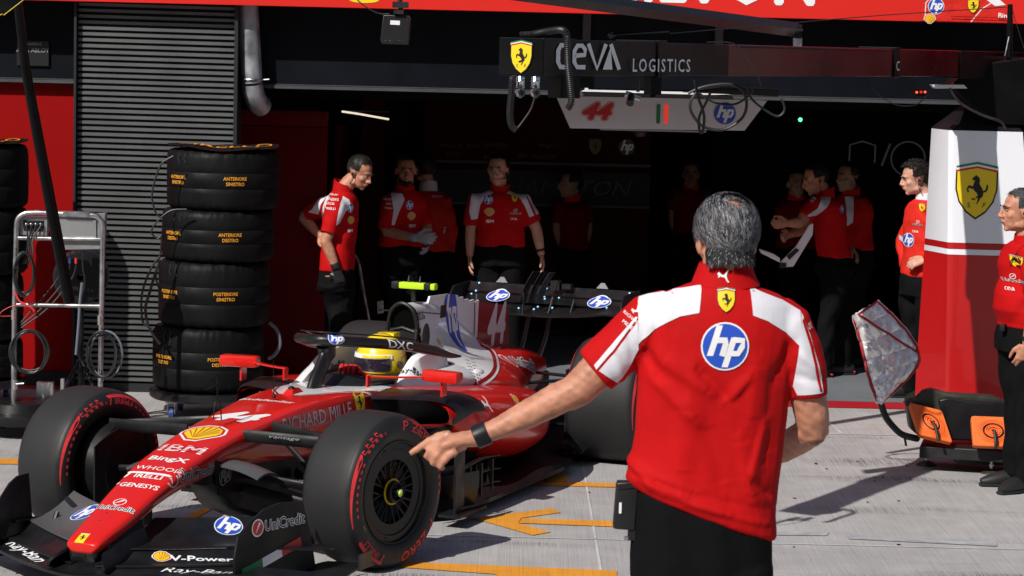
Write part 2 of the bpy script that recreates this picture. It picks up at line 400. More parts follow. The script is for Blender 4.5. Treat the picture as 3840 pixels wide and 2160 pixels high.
mat('pad_orange', (.85, .15, .02), .55, var=.1, vs=12); mat('stand_black', (.009, .009, .01), .5, var=.3, vs=8); mat('rubber_green', (.03, .032, .022), .5, var=.3, vs=8)
mat('foil', (.8, .8, .82), .2, metal=.4, bump=.8, bs=24, bdist=.012, var=.18, vs=26, coat=.5); mat('foil_trim', (.3, .008, .015), .6)
mat('skin', (.47, .21, .13), .55, var=.22, vs=34, bump=.25, bs=130, bdist=.0015, sss=.12); mat('skin_shaded', (.3, .15, .095), .55, var=.1, vs=25, sss=.08)  # darker skin copy: garage shade put into the colour of dim figures
mat('skin_pale', (.56, .3, .21), .52, var=.1, vs=25, sss=.1)
mat('lips', (.35, .1, .08), .5); mat('eye_white', (.6, .58, .55), .2); mat('iris', (.02, .012, .008), .15)
mat('hair_dark', (.012, .009, .008), .55, spec=.35); mat('hair_grey', (.06, .06, .066), .7, var=.6, vs=30, spec=.2); mat('hair_silver', (.3, .3, .32), .6, spec=.25); mat('hair_black_grey', (.02, .02, .022), .7, spec=.2); mat('void_black', (.002, .002, .002), .9, spec=.05)
mat('shirt_red', (.45, .0045, .0055), .75, var=.07, vs=5, bump=.3, bs=9, bdist=.012, spec=.12); mat('shirt_white', (.68, .68, .74), .7, var=.04, vs=6, bump=.25, bs=9, bdist=.015, spec=.25)
mat('suit_red', (.6, .02, .012), .75, var=.1, vs=8, bump=.6, bs=13, bdist=.02, spec=.2); mat('trouser', (.0045, .0045, .0052), .85, var=.3, vs=6, bump=.6, bs=8, bdist=.02, spec=.1); mat('shirt_shaded', (.13, .002, .002), .8, spec=.05)  # darker red shirt copy: deep garage shade put into its colour
mat('shoe', (.012, .012, .013), .55); mat('shoe_red', (.6, .05, .05), .5); mat('glove_black', (.01, .01, .011), .6); mat('glove_grey', (.3, .3, .33), .7, bump=.3, bs=30); mat('glove_red', (.5, .012, .012), .75, bump=.5, bs=30, bdist=.01)
mat('plastic_black', (.01, .01, .011), .4); mat('caster_blue', (.02, .05, .22), .4); mat('box_grey', (.3, .3, .31), .4, metal=.5, var=.15, vs=10); mat('alu', (.6, .61, .62), .35, metal=.9)
mat('glass_screen', (.03, .03, .04), .1)
mat('outline_pale', (.2, .21, .24), .5, emit=((.5, .55, .7), .018)); mat('bar_red', (.8, .03, .02), .4, emit=((1, .05, .02), .5))  # pale wall outlines are paint with a faint glow put in
def ground_mat(name, base, brush=True):
    m = bpy.data.materials.new(name); m.use_nodes = True; n = m.node_tree; b = n.nodes['Principled BSDF']; L = n.links.new
    g = n.nodes.new('ShaderNodeNewGeometry')
    def noise(scale, st, det=4, rot=0):
        mp = n.nodes.new('ShaderNodeMapping'); mp.inputs['Scale'].default_value = st; mp.inputs['Rotation'].default_value = (0, 0, rot)
        q = n.nodes.new('ShaderNodeTexNoise'); q.inputs['Scale'].default_value = scale; q.inputs['Detail'].default_value = det
        L(g.outputs['Position'], mp.inputs[0]); L(mp.outputs[0], q.inputs['Vector']); return q.outputs[0]
    def rng(x, a, c, lo, hi):
        r = n.nodes.new('ShaderNodeMapRange'); r.inputs[1].default_value = a; r.inputs[2].default_value = c; r.inputs[3].default_value = lo; r.inputs[4].default_value = hi; L(x, r.inputs[0]); return r.outputs[0]
    def mul(a, c):
        q = n.nodes.new('ShaderNodeMath'); q.operation = 'MULTIPLY'; L(a, q.inputs[0])
        if isinstance(c, (int, float)): q.inputs[1].default_value = c
        else: L(c, q.inputs[1])
        return q.outputs[0]
    big = rng(noise(.9, (1, 1, 1)), .3, .7, .86, 1.12); med = rng(noise(6, (1, 1, 1)), .3, .7, .93, 1.07); f = mul(big, med)
    spk = rng(noise(90, (1, 1, 1), 2), .3, .72, .9, 1.08); f = mul(f, spk)
    if brush:
        st = noise(1, (150, 1.2, 1), 3, R(-2)); lines = rng(st, .36, .62, .88, 1.06)
        f = mul(f, lines)
        patch = rng(noise(1, (.35, 2.2, 1), 4), .55, .68, 0, 1)          # rubbed-in tyre rubber in rows across the lane
        dk = rng(noise(1, (190, 2.5, 1), 3, R(-3)), .47, .56, 0, .75); k = mul(patch, dk)
        inv = n.nodes.new('ShaderNodeMath'); inv.operation = 'SUBTRACT'; inv.inputs[0].default_value = 1; L(k, inv.inputs[1]); f = mul(f, inv.outputs[0])
        bp = n.nodes.new('ShaderNodeBump'); bp.inputs['Strength'].default_value = .5; bp.inputs['Distance'].default_value = .002; L(st, bp.inputs['Height']); L(bp.outputs[0], b.inputs['Normal'])
    v = n.nodes.new('ShaderNodeVectorMath'); v.operation = 'SCALE'; v.inputs[0].default_value = base; L(f, v.inputs['Scale']); L(v.outputs[0], b.inputs['Base Color'])
    b.inputs['Roughness'].default_value = .85 if brush else .35; b.inputs['Specular IOR Level'].default_value = .3; MT[name] = m
mat('stand_grey', (.05, .05, .055), .8, var=.3, vs=1)
ground_mat('concrete', (.385, .378, .378)); ground_mat('floor_paint', (.2, .215, .24), False); ground_mat('line_orange', (.72, .30, .03)); ground_mat('line_red', (.5, .02, .03), False); mat('joint_pale', (.5, .5, .52), .9, var=.15, vs=6); mat('patch_grey', (.34, .345, .365), .85, var=.2, vs=12)
FY = 17.2
# ------------------------------------------------------------------ ground
b = MB().m('concrete').add([(-60, -30, 0), (60, -30, 0), (60, 60, 0), (-60, 60, 0)], [(0, 1, 2, 3)]); tag(b.build('ground', smooth=0), kind='structure')
b = MB().m('floor_paint').add([(-9, FY + .16, .004), (9, FY + .16, .004), (9, 24, .004), (-9, 24, .004)], [(0, 1, 2, 3)]); tag(b.build('garage_floor', smooth=0), kind='structure')
b = MB().m('line_red').add([(-9, FY - .16, .004), (9, FY - .16, .004), (9, FY + .15, .004), (-9, FY + .15, .004)], [(0, 1, 2, 3)]); tag(b.build('threshold_line', smooth=0), kind='structure')
def gmark(b, pts, z=.004): b.add([gp(x, y, z) for x, y in pts], [tuple(range(len(pts)))[::-1]])
b = MB().m('line_orange')
gmark(b, [(1771, 1942), (2070, 1906), (2104, 1921), (1955, 1942), (1942, 1962), (2066, 1994), (1998, 2007)])
gmark(b, [(1958, 1943), (2420, 1957), (2420, 1979), (1944, 1961)], .0045)
gmark(b, [(1960, 1803), (2440, 1815), (2440, 1830), (1960, 1818)]); gmark(b, [(2058, 1776), (2131, 1777), (2127, 1806), (2050, 1804)], .005)
gmark(b, [(1528, 2107), (2314, 2139), (2314, 2185), (1500, 2127)]); gmark(b, [(1867, 2142), (1972, 2147), (1972, 2230), (1830, 2230)], .005)
gmark(b, [(813, 1904), (1027, 1879), (1060, 1890), (925, 1939)]); gmark(b, [(-200, 1716), (75, 1720), (75, 1740), (-200, 1738)]); gmark(b, [(-200, 1850), (20, 1857), (-10, 1885), (-200, 1880)])
gmark(b, [(560, 2010), (760, 1905), (800, 1905), (600, 2020)])
tag(b.build('road_marking', smooth=0), kind='structure')
b = MB().m('joint_pale')
for l in ([(1500, 2003), (4000, 2064)], [(2900, 1622), (3480, 1634)], [(600, 1960), (760, 1955)]):
    (x0, y0), (x1, y1) = l; gmark(b, [(x0, y0 - 1.2), (x1, y1 - 1.2), (x1, y1 + 1.2), (x0, y0 + 1.2)], .003)
gmark(b, [(2176, 1700), (2182, 1700), (2262, 2160), (2252, 2160)], .003); gmark(b, [(3080, 1560), (3086, 1560), (3160, 1625), (3150, 1625)], .003)
tag(b.build('concrete_joints', smooth=0), kind='structure')
b = MB().m('patch_grey'); gmark(b, [(3170, 2005), (3740, 2030), (3740, 2048), (3180, 2020)]); gmark(b, [(2900, 1992), (3110, 1996), (3100, 2008), (2900, 2006)])
tag(b.build('repair_patches', smooth=0), kind='structure')
# debris of rubber
b = MB().m('mark_black')
for x, y in [(3215, 1733), (3100, 1760), (3370, 1880), (3280, 1805), (3253, 1885), (2977, 2053), (3400, 1747), (2210, 1848), (3060, 1740), (3310, 1790), (2980, 1870), (3370, 2044)]:
    p = gp(x, y); b.ell(p + V(0, 0, .003), (.006 + random.random() * .006, .005 + random.random() * .02, .003), nu=6, nv=4)
tag(b.build('rubber_marbles'), kind='stuff')
# ------------------------------------------------------------------ pit building
Zh = 2.12; XL = -7; XR = 7
t = thing('garage_header', 'long black shutter housing over the garage opening, under the red fascia', 'shutter housing', (0, FY, Zh))
TMB().m('header_navy').box((0, FY + .45, 2.42), (14, .9, .56)).build('housing', t)
b = TMB().m('header_lip').box((0, FY - .012, 2.128), (14, .03, .022)).box((0, FY - .004, 2.145), (14, .012, .006)); b.m('header_navy').box((0, FY + .2, 2.128), (14, .38, .03)); b.build('lower_lip', t)
b = TMB().m('header_lip')
for px in (2200, 2697): p = at(px, 120, FY - .03); TMB().m('header_lip').box((p.x, FY - .02, 2.58), (.055, .04, .2)).build('bracket', t)
b = TMB().m('interior_dark').box((0, FY + .62, 2.08), (14, .05, .07)); b.build('seal_strip', t)
q = MB(); p = at(125, 200, FY)
o = TMB().m('plastic_black').box((p.x, FY - .012, p.z), (.22, .02, .17)).build('maker_plate', t)
decal('lettering', xf([('mark_grey', text2('Crawford', .3))], .1, 0, .035) + xf([('mark_grey', text2('ASSA ABLOY', .4, bold=.01))], .1, 0, -.01), (p.x, FY - .022, p.z + .03), (1, 0, 0), (0, 0, 1), t)
t = thing('fascia_board', 'bright red fascia banner with white capital lettering and a picture of a red race suit', 'banner', (0, FY - .35, 2.68))
b = TMB().m('banner_red').box((0, FY - .2, 3.19), (14, .3, 1.02)); b.build('board', t)
b = TMB().m('louvre_dark').box((0, FY + .2, 2.95), (14, .5, .5)); b.build('backing', t)
fz = FY - .35
p = at(2620, 8, fz); pl = at(2460, 6, fz)
decal('lettering', [('mark_white', text2('HAMILTON', .5, bold=.03, sx=.78, sp=1.05))], (at(2490, 6, fz).x, fz, at(2640, 16, fz).z + .17), (1, 0, 0), (0, 0, 1), t, off=.003)
p = at(3632, 20, fz); X = p.x; Z0 = 2.683
def S2(pts): return poly2(pts)
suit = [('suit_red', S2([(-.33, 0), (.3, 0), (.31, .06), (.29, .12), (.2, .17), (.1, .19), (-.2, .19), (-.28, .16), (-.33, .08)])),
        ('mark_white', stroke2([(-.29, .03), (-.29, .12), (-.25, .17)], .006)), ('mark_white', stroke2([(.02, 0), (.09, .09), (.2, .16)], .006)),
        ('mark_white', S2([(-.12, .19), (.02, .19), (.0, .165), (-.1, .165)])), ('mark_white', S2([(.12, .15), (.2, .16), (.25, .12), (.18, .11)]))]
suit += xf(m_hp(), .11, -.22, .1) + xf(m_shield(), .1, .03, .11) + xf(m_shell(), .07, -.26, .015) + xf([('mark_white', text2('Bing', .5, bold=.02))], .1, .24, .045) + [('car_dark_red', stroke2([(-.12, .035), (.3, .03)], .006))]
decal('suit_picture', suit, (X, fz, Z0), (1, 0, 0), (0, 0, 1), t, off=.003)
decal('yellow_mark', [('mark_yellow', ell2(0, 0, .1, .02))], (at(1365, 0, fz).x, fz, at(1365, 0, fz).z), (1, 0, 0), (0, 0, 1), t, off=.003)
# louvred pillar
x0 = at(290, 300, FY - .2).x; x1 = at(880, 300, FY - .2).x
t = thing('louvre_pillar', 'tall pillar clad in dark grey horizontal louvre blades behind the tyre stack', 'louvred pillar', ((x0 + x1) / 2, FY - .2, 0))
b = TMB().m('louvre_dark').box(((x0 + x1) / 2, FY - .08, 1.6), (x1 - x0, .14, 3.2)); b.box((x0 - .008, FY - .12, 1.6), (.016, .26, 3.2)); b.box((x1 + .012, FY - .12, 1.6), (.024, .26, 3.2)); b.box(((x0 + x1) / 2, FY - .17, .03), (x1 - x0, .05, .06)); b.build('frame', t)
b = TMB().m('louvre'); pz = .0402
k = 0; z = .08
while z < 3.0:
    b.add([(x0 + .004, FY - .135, z + .030), (x1 - .004, FY - .135, z + .030 - .008), (x1 - .004, FY - .2, z + .020 - .008), (x0 + .004, FY - .2, z + .020), (x0 + .004, FY - .2, z), (x1 - .004, FY - .2, z - .008), (x1 - .004, FY - .135, z + .024 - .008), (x0 + .004, FY - .135, z + .024)],
          [(0, 1, 2, 3), (3, 2, 5, 4), (4, 5, 6, 7), (7, 6, 1, 0), (0, 3, 4, 7), (1, 6, 5, 2)]); z += pz
b.build('blades', t, smooth=0)
# sheet-metal duct
t = thing('metal_duct', 'galvanised round metal duct with a clamp ring and bent end beside the louvred pillar', 'duct', (at(925, 200, FY - .25).x, FY - .25, 2.2))
Yd = FY - .12; pa = at(928, 25, Yd); pb = at(945, 330, Yd); r = .075
TMB().m('zinc').tube([pa + V(0, 0, .02), pa + V(0, 0, -.02), (pb + pa) / 2, pb + V(0, 0, .03)], [r * 1.02, r, r, r * .98], 28).build('straight_pipe', t)
b = TMB().m('zinc'); c0 = pb + V(0, 0, .03)
pts = [c0]; d = V(0, 0, -1)
for i in range(5):
    a = R(14 * (i + 1)); pts.append(pts[-1] + V(math.sin(a) * .4, math.sin(a) * .9, -math.cos(a)) * .045)
b.tube(pts, [r * .97, r * 1.0, r * 1.0, r, r * .98, r * .97], 28, cap=False); b.m('rim_black').ell(pts[-1], (r * .6, r * .6, r * .6)); b.build('elbow', t, smooth=20)
b = TMB().m('steel').tube([V(c0.x + math.cos(i * .524) * r * 1.1, c0.y + math.sin(i * .524) * r * 1.1, at(940, 298, Yd).z) for i in range(12)], .007, 8, closed=True)
b.cyl(V(c0.x + .08, c0.y - .02, at(940, 298, Yd).z), V(c0.x + .12, c0.y - .02, at(940, 296, Yd).z), .006, n=8).cyl(V(c0.x - .08, c0.y, at(940, 298, Yd).z), V(c0.x - .12, c0.y + .06, at(940, 298, Yd).z), .006, n=8); b.build('clamp_ring', t)
# left bay red panel + frame strip
xl = at(-200, 600, FY + .05).x; xr = at(290, 600, FY + .05).x
t = thing('red_panel', 'plain bright red wall panel left of the louvred pillar, top in shadow', 'wall panel', ((xl + xr) / 2, FY + .06, 0))
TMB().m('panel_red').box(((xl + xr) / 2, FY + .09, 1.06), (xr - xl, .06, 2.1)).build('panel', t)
b = TMB().m('stand_black').box(((xl + xr) / 2, FY + .02, .05), (xr - xl, .06, .1)); b.build('skirting', t)
# interior box
def wall(name, label, pts, m, thick=(0, 0, 0)):
    b = MB().m(m).prism(pts, thick); o = b.build(name, smooth=0); return tag(o, label, 'wall')
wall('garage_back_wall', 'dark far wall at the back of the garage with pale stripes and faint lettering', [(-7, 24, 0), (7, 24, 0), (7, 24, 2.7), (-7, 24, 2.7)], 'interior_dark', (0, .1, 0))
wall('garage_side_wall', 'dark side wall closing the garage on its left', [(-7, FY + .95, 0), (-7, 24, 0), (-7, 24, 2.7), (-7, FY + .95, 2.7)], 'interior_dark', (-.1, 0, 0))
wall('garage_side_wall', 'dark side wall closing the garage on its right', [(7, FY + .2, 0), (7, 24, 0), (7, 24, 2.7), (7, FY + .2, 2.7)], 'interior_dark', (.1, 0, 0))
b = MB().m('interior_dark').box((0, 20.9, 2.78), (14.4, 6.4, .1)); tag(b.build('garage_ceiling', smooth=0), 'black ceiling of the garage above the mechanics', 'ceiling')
# cabinet / partition left
pA = at(1000, 480, FY + .75); pB = at(1228, 480, FY + .75); Yc = FY + .75
t = thing('partition_panel', 'dark red partition panel standing behind the tyre stack, left of the mechanic looking down', 'partition', ((pA.x + pB.x) / 2, Yc, 0))
zt = at(1228, 478, Yc).z
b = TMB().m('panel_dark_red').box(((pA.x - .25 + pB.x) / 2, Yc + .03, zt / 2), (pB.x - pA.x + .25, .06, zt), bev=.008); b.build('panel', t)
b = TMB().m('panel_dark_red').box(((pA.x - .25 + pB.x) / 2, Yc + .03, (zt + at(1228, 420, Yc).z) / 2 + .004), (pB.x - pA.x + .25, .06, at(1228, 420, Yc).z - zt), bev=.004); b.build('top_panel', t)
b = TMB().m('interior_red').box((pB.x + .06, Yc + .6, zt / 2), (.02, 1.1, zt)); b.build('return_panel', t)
pC = at(1395, 700, 19.6)
o = MB().m('interior_red').box((pC.x, 19.6, 1.05), (.18, .05, 2.1)).build('wall_board', smooth=0); tag(o, 'narrow dark red board hanging in the gloom between two mechanics', 'board')
# inner work walls: low partition with pale stripe and writing
Yi = 21.2; pL = at(1590, 600, Yi); pR = at(2440, 600, Yi)
t = thing('garage_display_wall', 'dark red display wall behind the mechanics with a grey name band and small sponsor names', 'display wall', ((pL.x + pR.x) / 2, Yi, 0))
cx = (pL.x + pR.x) / 2; wd = pR.x - pL.x
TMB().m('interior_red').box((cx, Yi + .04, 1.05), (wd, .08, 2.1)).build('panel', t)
za = at(2000, 640, Yi).z; zb = at(2000, 765, Yi).z
o = TMB().m('interior_grey').box((cx, Yi - .01, (za + zb) / 2), (wd, .02, za - zb)).build('name_band', t)
b = TMB().m('mark_dim').box((cx, Yi - .014, at(2000, 612, Yi).z), (wd, .02, .022)); b.box((cx, Yi - .014, at(2000, 768, Yi).z), (wd, .022, .018)); b.build('pale_stripe', t)
decal('lettering', [('mark_black', text2('LEWIS HAMILTON', .19, shear=.3, sx=1.1))], (at(1985, 705, Yi).x, Yi - .02, (za + zb) / 2), (1, 0, 0), (0, 0, 1), t, off=.004)
b = []
for i, (s, x, y) in enumerate([('UniCredit', 1690, 545), ('puma', 1775, 545), ('GENESYS', 1860, 545), ('BingX', 2050, 545), ('CEVA', 1700, 580), ('Ray-Ban', 1850, 590), ('IBM', 1960, 585), ('WHOOP', 2040, 590)]):
    q = at(x, y, Yi); b += xf([('mark_dim', text2(s, .05))], 1, q.x, q.z)
q = at(2232, 550, Yi); b += xf([('yellow_shaded' if m == 'mark_yellow' else ('mark_dim' if m != 'mark_black' else m), sh_) for m, sh_ in m_shield()], .14, q.x, q.z); q = at(2350, 552, Yi); b += xf(m_hp('mark_dim', 'header_lip'), .14, q.x, q.z)  # emblem colours swapped for darker ones, garage shade painted in
decal('sponsor_mark', b, (0, Yi, 0), (1, 0, 0), (0, 0, 1), t, off=.004)
Yr = 22.4; q0 = at(3180, 600, Yr); q1 = at(3480, 600, Yr)
t = thing('emblem_wall', 'black wall at right rear of the garage with an outlined shield, slash and ring', 'display wall', ((q0.x + q1.x) / 2 - .3, Yr, 0))
TMB().m('interior_dark').box(((q0.x + q1.x) / 2 - .3, Yr + .05, 1.15), (2.6, .1, 2.3)).build('panel', t)
mk = []
q = at(3233, 590, Yr); sx = .115
mk += [('outline_pale', stroke2([(q.x - sx, q.z - .05), (q.x - sx, q.z + .11), (q.x, q.z + .145), (q.x + sx, q.z + .11), (q.x + sx, q.z - .05)], .014))]
q = at(3322, 580, Yr); mk += [('outline_pale', stroke2([(q.x - .035, q.z - .1), (q.x + .035, q.z + .1)], .018))]
q = at(3405, 595, Yr); mk += [('outline_pale', ring2(q.x, q.z, .16, .014))]

decal('emblem', mk, (0, Yr, 0), (1, 0, 0), (0, 0, 1), t, off=.004)
# tube light, green and ceiling lights
t = thing('tube_light', 'lit slim tube lamp hanging at an angle above the mechanic looking down', 'lamp', at(1370, 430, 18.6))
b = TMB().m('tube_light').tube([at(1283, 418, 18.5), at(1345, 427, 18.6), at(1400, 437, 18.7), at(1457, 447, 18.8)], .0075, 8); b.build('tube', t)
b = TMB().m('plastic_black').box(at(1370, 428, 18.65) + V(0, .02, .02), (.36, .02, .012), rz=R(0)); b.build('housing', t)
o = MB().m('led_green').ell(at(3001, 449, 20.2), (.016, .016, .016)).build('indicator_light'); tag(o, 'tiny bright green indicator light in the dark garage', 'light')
# hanging team sign
Ys = FY + .36
t = thing('hanging_sign', 'white trapezoid sign with red number and round blue logo under the shutter housing', 'sign', at(2490, 430, Ys))
pp = [at(2085, 360, Ys), at(2880, 374, Ys), at(2792, 490, Ys), at(2138, 481, Ys)]
TMB().m('sign_white').prism(pp, (0, .03, 0)).build('board', t)
TMB().m('mark_grey').box((at(2450, 492, Ys).x, Ys + .05, at(2450, 490, Ys).z), (.75, .06, .012)).build('lower_rail', t)
TMB().m('plastic_black').tube([at(2400, 495, Ys + .06), at(2400, 512, Ys + .06)], [.05, .035], 16).build('dome_camera', t)
q = at(2230, 420, Ys); n44 = [('mark_red', text2('44', 1.0, shear=.35, bold=.11, sx=1.25)), ('sign_white', text2('44', 1.0, shear=.35, bold=.08, sx=1.25)), ('mark_red', text2('44', 1.0, shear=.35, bold=.06, sx=1.25))]
mk = xf(n44, .155, q.x, q.z)
for px, m in ((2468, 'mark_green'), (2497, 'bar_red')):
    a = at(px, 427, Ys); mk.append((m, poly2([(a.x - .012, a.z - .068), (a.x + .014, a.z - .068), (a.x + .014, a.z + .068), (a.x - .012, a.z + .068)])))

q = at(2718, 425, Ys); mk += xf(m_hp('mark_blue'), .155, q.x, q.z)
decal('lettering', mk, (0, Ys, 0), (1, 0, 0), (0, 0, 1), t, off=.003)
Yt = FY - .1
t = thing('sign_tray', 'narrow white sunlit ledge on the lower edge of the shutter housing above the hanging sign', 'ledge', at(2450, 345, Yt))
TMB().m('sign_white').prism([at(2180, 343, Yt), at(2196, 336, Yt), at(2640, 346, Yt), at(2745, 354, Yt), at(2660, 356, Yt)], (0, .08, 0)).build('ledge', t)
TMB().m('sign_white').prism([at(2193, 338, Yt), at(2200, 285, Yt), at(2209, 285, Yt), at(2206, 338, Yt)], (0, .08, 0)).build('end_plate', t)
TMB().m('header_navy').prism([at(2209, 285, Yt), at(2700, 295, Yt), at(2700, 340, Yt), at(2206, 331, Yt)], (0, .03, 0)).build('screen', t)
# added stand-shaped blocker behind the camera, out of view: it closes off the low sky in front of the garages
t = thing('sky_blocker', 'unseen roofed grandstand across the lane opposite the garages', 'sky_blocker', (0, -14, 0))
b = TMB().m('stand_grey').box((0, -13.9, 1.6), (70, .4, 3.2)); b.build('front_wall', t, smooth=0)
for i in range(12): TMB().m('stand_grey').box((0, -14.6 - i * .85, 3.3 + i * .75), (70, .84, .7)).build('terrace_step', t, smooth=0)
TMB().m('stand_grey').box((0, -24.8, 8.3), (70, .4, 16.6)).build('back_wall', t, smooth=0); TMB().m('stand_grey').box((0, -20.3, 16.8), (70, 9.4, .5)).build('roof', t, smooth=0)
# ------------------------------------------------------------------ racing car (x forward, y driver's left, z up; origin under front axle)
CA = R(21.9); CX, CY = -1.347, 11.782
car = thing('racing_car', 'red and white single-seat racing car leaving its garage with a helmeted driver aboard', 'racing car', (CX, CY, 0), rz=-math.pi / 2 - CA)
CM = Matrix.Translation((CX, CY, 0)) @ Matrix.Rotation(-math.pi / 2 - CA, 4, 'Z'); CMI = CM.inverted()
def cray(px, py): return CMI @ V(0, 0, CAM_H), (CMI.to_3x3() @ ray(px, py)).normalized()
def cpl(px, py, ax, v):
    o, d = cray(px, py); return o + d * ((v - o[ax]) / d[ax])
def con(px, py, tg):
    o, d = cray(px, py); h = tg.ray_cast(o, d, 40); return h[0], h[1]
def paint(o, mats, fn):
    for m in mats: o.data.materials.append(MT[m])
    for p in o.data.polygons: p.material_index = fn(p.center)
def lofthalf(b, st, caps=True):
    """st: list of (x, [(y,z)...] from top centre to bottom centre)"""
    secs = []
    for x, h in st:
        r = [V(x, y, z) for y, z in h]; l = [V(x, -y, z) for y, z in h[::-1] if y > 1e-6]; secs.append(r + l)
    return b.loft(secs, True, caps)
def dense(st, k=4):
    xs = [s[0] for s in st]; n = len(st[0][1]); out = []
    P = [[V(x, *p) for p in h] for x, h in st]
    for i in range(len(st) - 1):
        for j in range(k):
            row = []
            for q in range(n):
                a = P[max(i - 1, 0)][q]; bb = P[i][q]; c = P[i + 1][q]; d = P[min(i + 2, len(st) - 1)][q]; t = j / k
                row.append(.5 * ((2 * bb) + (c - a) * t + (2 * a - 5 * bb + 4 * c - d) * t * t + (-a + 3 * bb - 3 * c + d) * t ** 3))
            out.append((row[0].x, [(max(p.y, 0), p.z) for p in row]))
    out.append(st[-1]); return out
def rnd(h, k=3):
    """round a half-profile polyline"""
    P = [V(p[0], 0, p[1]) for p in h]; Q = smooth_pts(P, k); return [(max(q.x, 0), q.z) for q in Q]
# ---- chassis and nose
def csec(x, wt, zt, wb, zb, cr=.006):
    e = min(.022, (zt - zb) * .2)
    return (x, [(0, zt + cr), (wt * .5, zt + cr * .8), (wt * .86, zt + cr * .2), (wt * .97, zt - e * .35), (wt + .004, zt - e), (wt * .5 + wb * .5 + .012, (zt * .6 + zb * .4)), (wb + .008, zb + e * 1.2), (wb * .93, zb + e * .2), (wb * .7, zb), (0, zb - .002)])
NS = [(1.318, .052, .262, .045, .232), (1.305, .076, .272, .06, .222), (1.25, .085, .296, .07, .226), (1.1, .098, .348, .085, .262), (.95, .11, .406, .1, .325), (.8, .121, .46, .11, .37), (.65, .132, .51, .12, .40), (.5, .139, .543, .13, .42), (.3, .149, .582, .14, .435), (.1, .16, .608, .155, .43), (-.1, .172, .63, .17, .42), (-.3, .186, .652, .19, .41), (-.5, .2, .668, .22, .39), (-.7, .215, .674, .24, .38), (-.9, .228, .672, .24, .36), (-1.1, .24, .664, .24, .34), (-1.3, .25, .656, .25, .32), (-1.6, .25, .65, .25, .3), (-1.9, .25, .65, .25, .3)]
st = dense([csec(*s) for s in NS], 3)
b = MB().m('car_red'); lofthalf(b, st); chas = b.build('chassis', car, smooth=30, sub=1)
ct = bvh(chas, True)
def ctext(marks, px, py, s, u=(0, 1, 0), v=(-1, 0, 0), tg=None, nm='lettering', par=None, cell=.02, roll=0, off=.0015):
    tg = tg or ct; h, n = con(px, py, tg)
    if h is None: print('MISS', nm, px, py); return None
    U = Vector(u); Vv = Vector(v); U = (U - n * U.dot(n)).normalized(); Vv = (Vv - n * Vv.dot(n) - U * Vv.dot(U)).normalized()
    if U.cross(Vv).dot(n) < 0: print('flip', nm, px, py)
    if roll: U, Vv = U * math.cos(roll) + Vv * math.sin(roll), Vv * math.cos(roll) - U * math.sin(roll)
    return decal(nm, xf(marks, s), h, U, Vv, par or chas, target=tg, cell=cell, local=True, off=off, dist=.08)
W = 'mark_white'
ctext(m_uni(below=True), 428, 1906, .088); 
ctext([(W, text2('GENESYS', .6, bold=.02))], 521, 1822, .082); ctext([(W, stroke2([(-.2, -.1), (.1, .1)], .12)), (W, stroke2([(-.1, -.25), (.2, -.1)], .1))], 445, 1812, .05)
ctext(m_pirelli(), 556, 1788, .074); ctext([(W, text2('WHOOP', .62, bold=.0, sx=1.15))], 592, 1758, .082)
ctext([(W, text2('BingX', .75, bold=.03, sx=1.25))], 630, 1722, .088)
ctext([(W, text2('IBM', .9, bold=.03, sx=1.35)), ('car_red', stroke2([(-1, .12), (1, .12)], .05)), ('car_red', stroke2([(-1, -.02), (1, -.02)], .05)), ('car_red', stroke2([(-1, -.16), (1, -.16)], .05)), ('car_red', stroke2([(-1, .26), (1, .26)], .05))], 683, 1684, .125)
ctext(xf(m_shell(), 1, sy=1.35), 760, 1624, .2, nm='emblem'); ctext(xf([(W, text2('44', 1, shear=.35, bold=.05, sx=1.15))], 1, sy=1.15), 872, 1563, .205)
ctext([(W, text2('Bitdefender', .6, bold=.018, sx=1.1))], 1000, 1502, .098)
ctext([('mark_yellow', poly2([(-.36, -.5), (.36, -.5), (.36, .5), (-.36, .5)])), ('mark_white', poly2([(-.36, .5), (.36, .5), (.36, .56), (-.36, .56)]))] + [('mark_black', ([(x * .26, y * .34 + .05) for x, y in HORSE], [tuple(range(len(HORSE)))]))], 308, 2018, .062, nm='emblem')
SU, SV = (-1, 0, 0), (0, 0, 1)
ctext([('mark_pale', text2('RICHARD MILLE', .6, sx=.95, bold=.004))], 1195, 1567, .165, SU, SV)
ctext(m_shield(False), 1349, 1512, .15, SU, SV, nm='emblem')
ctext([('mark_pale', ring2(-1.62, 0, .34, .06)), ('mark_pale', stroke2([(-1.72, -.2), (-1.5, .2)], [.02, .1])), ('mark_pale', text2('UniCredit', .6, bold=.06)), ('mark_black', text2('UniCredit', .6, bold=.008))], 738, 1774, .12, SU, SV)
b = MB().m('steel')
for px, py in ((400, 1925), (373, 1953), (858, 1518), (975, 1470), (1240, 1530)):
    h, n = con(px, py, ct)
    if h is not None: b.cyl(h - n * .002, h + n * .003, .005, n=8)
b.build('rivet', chas)
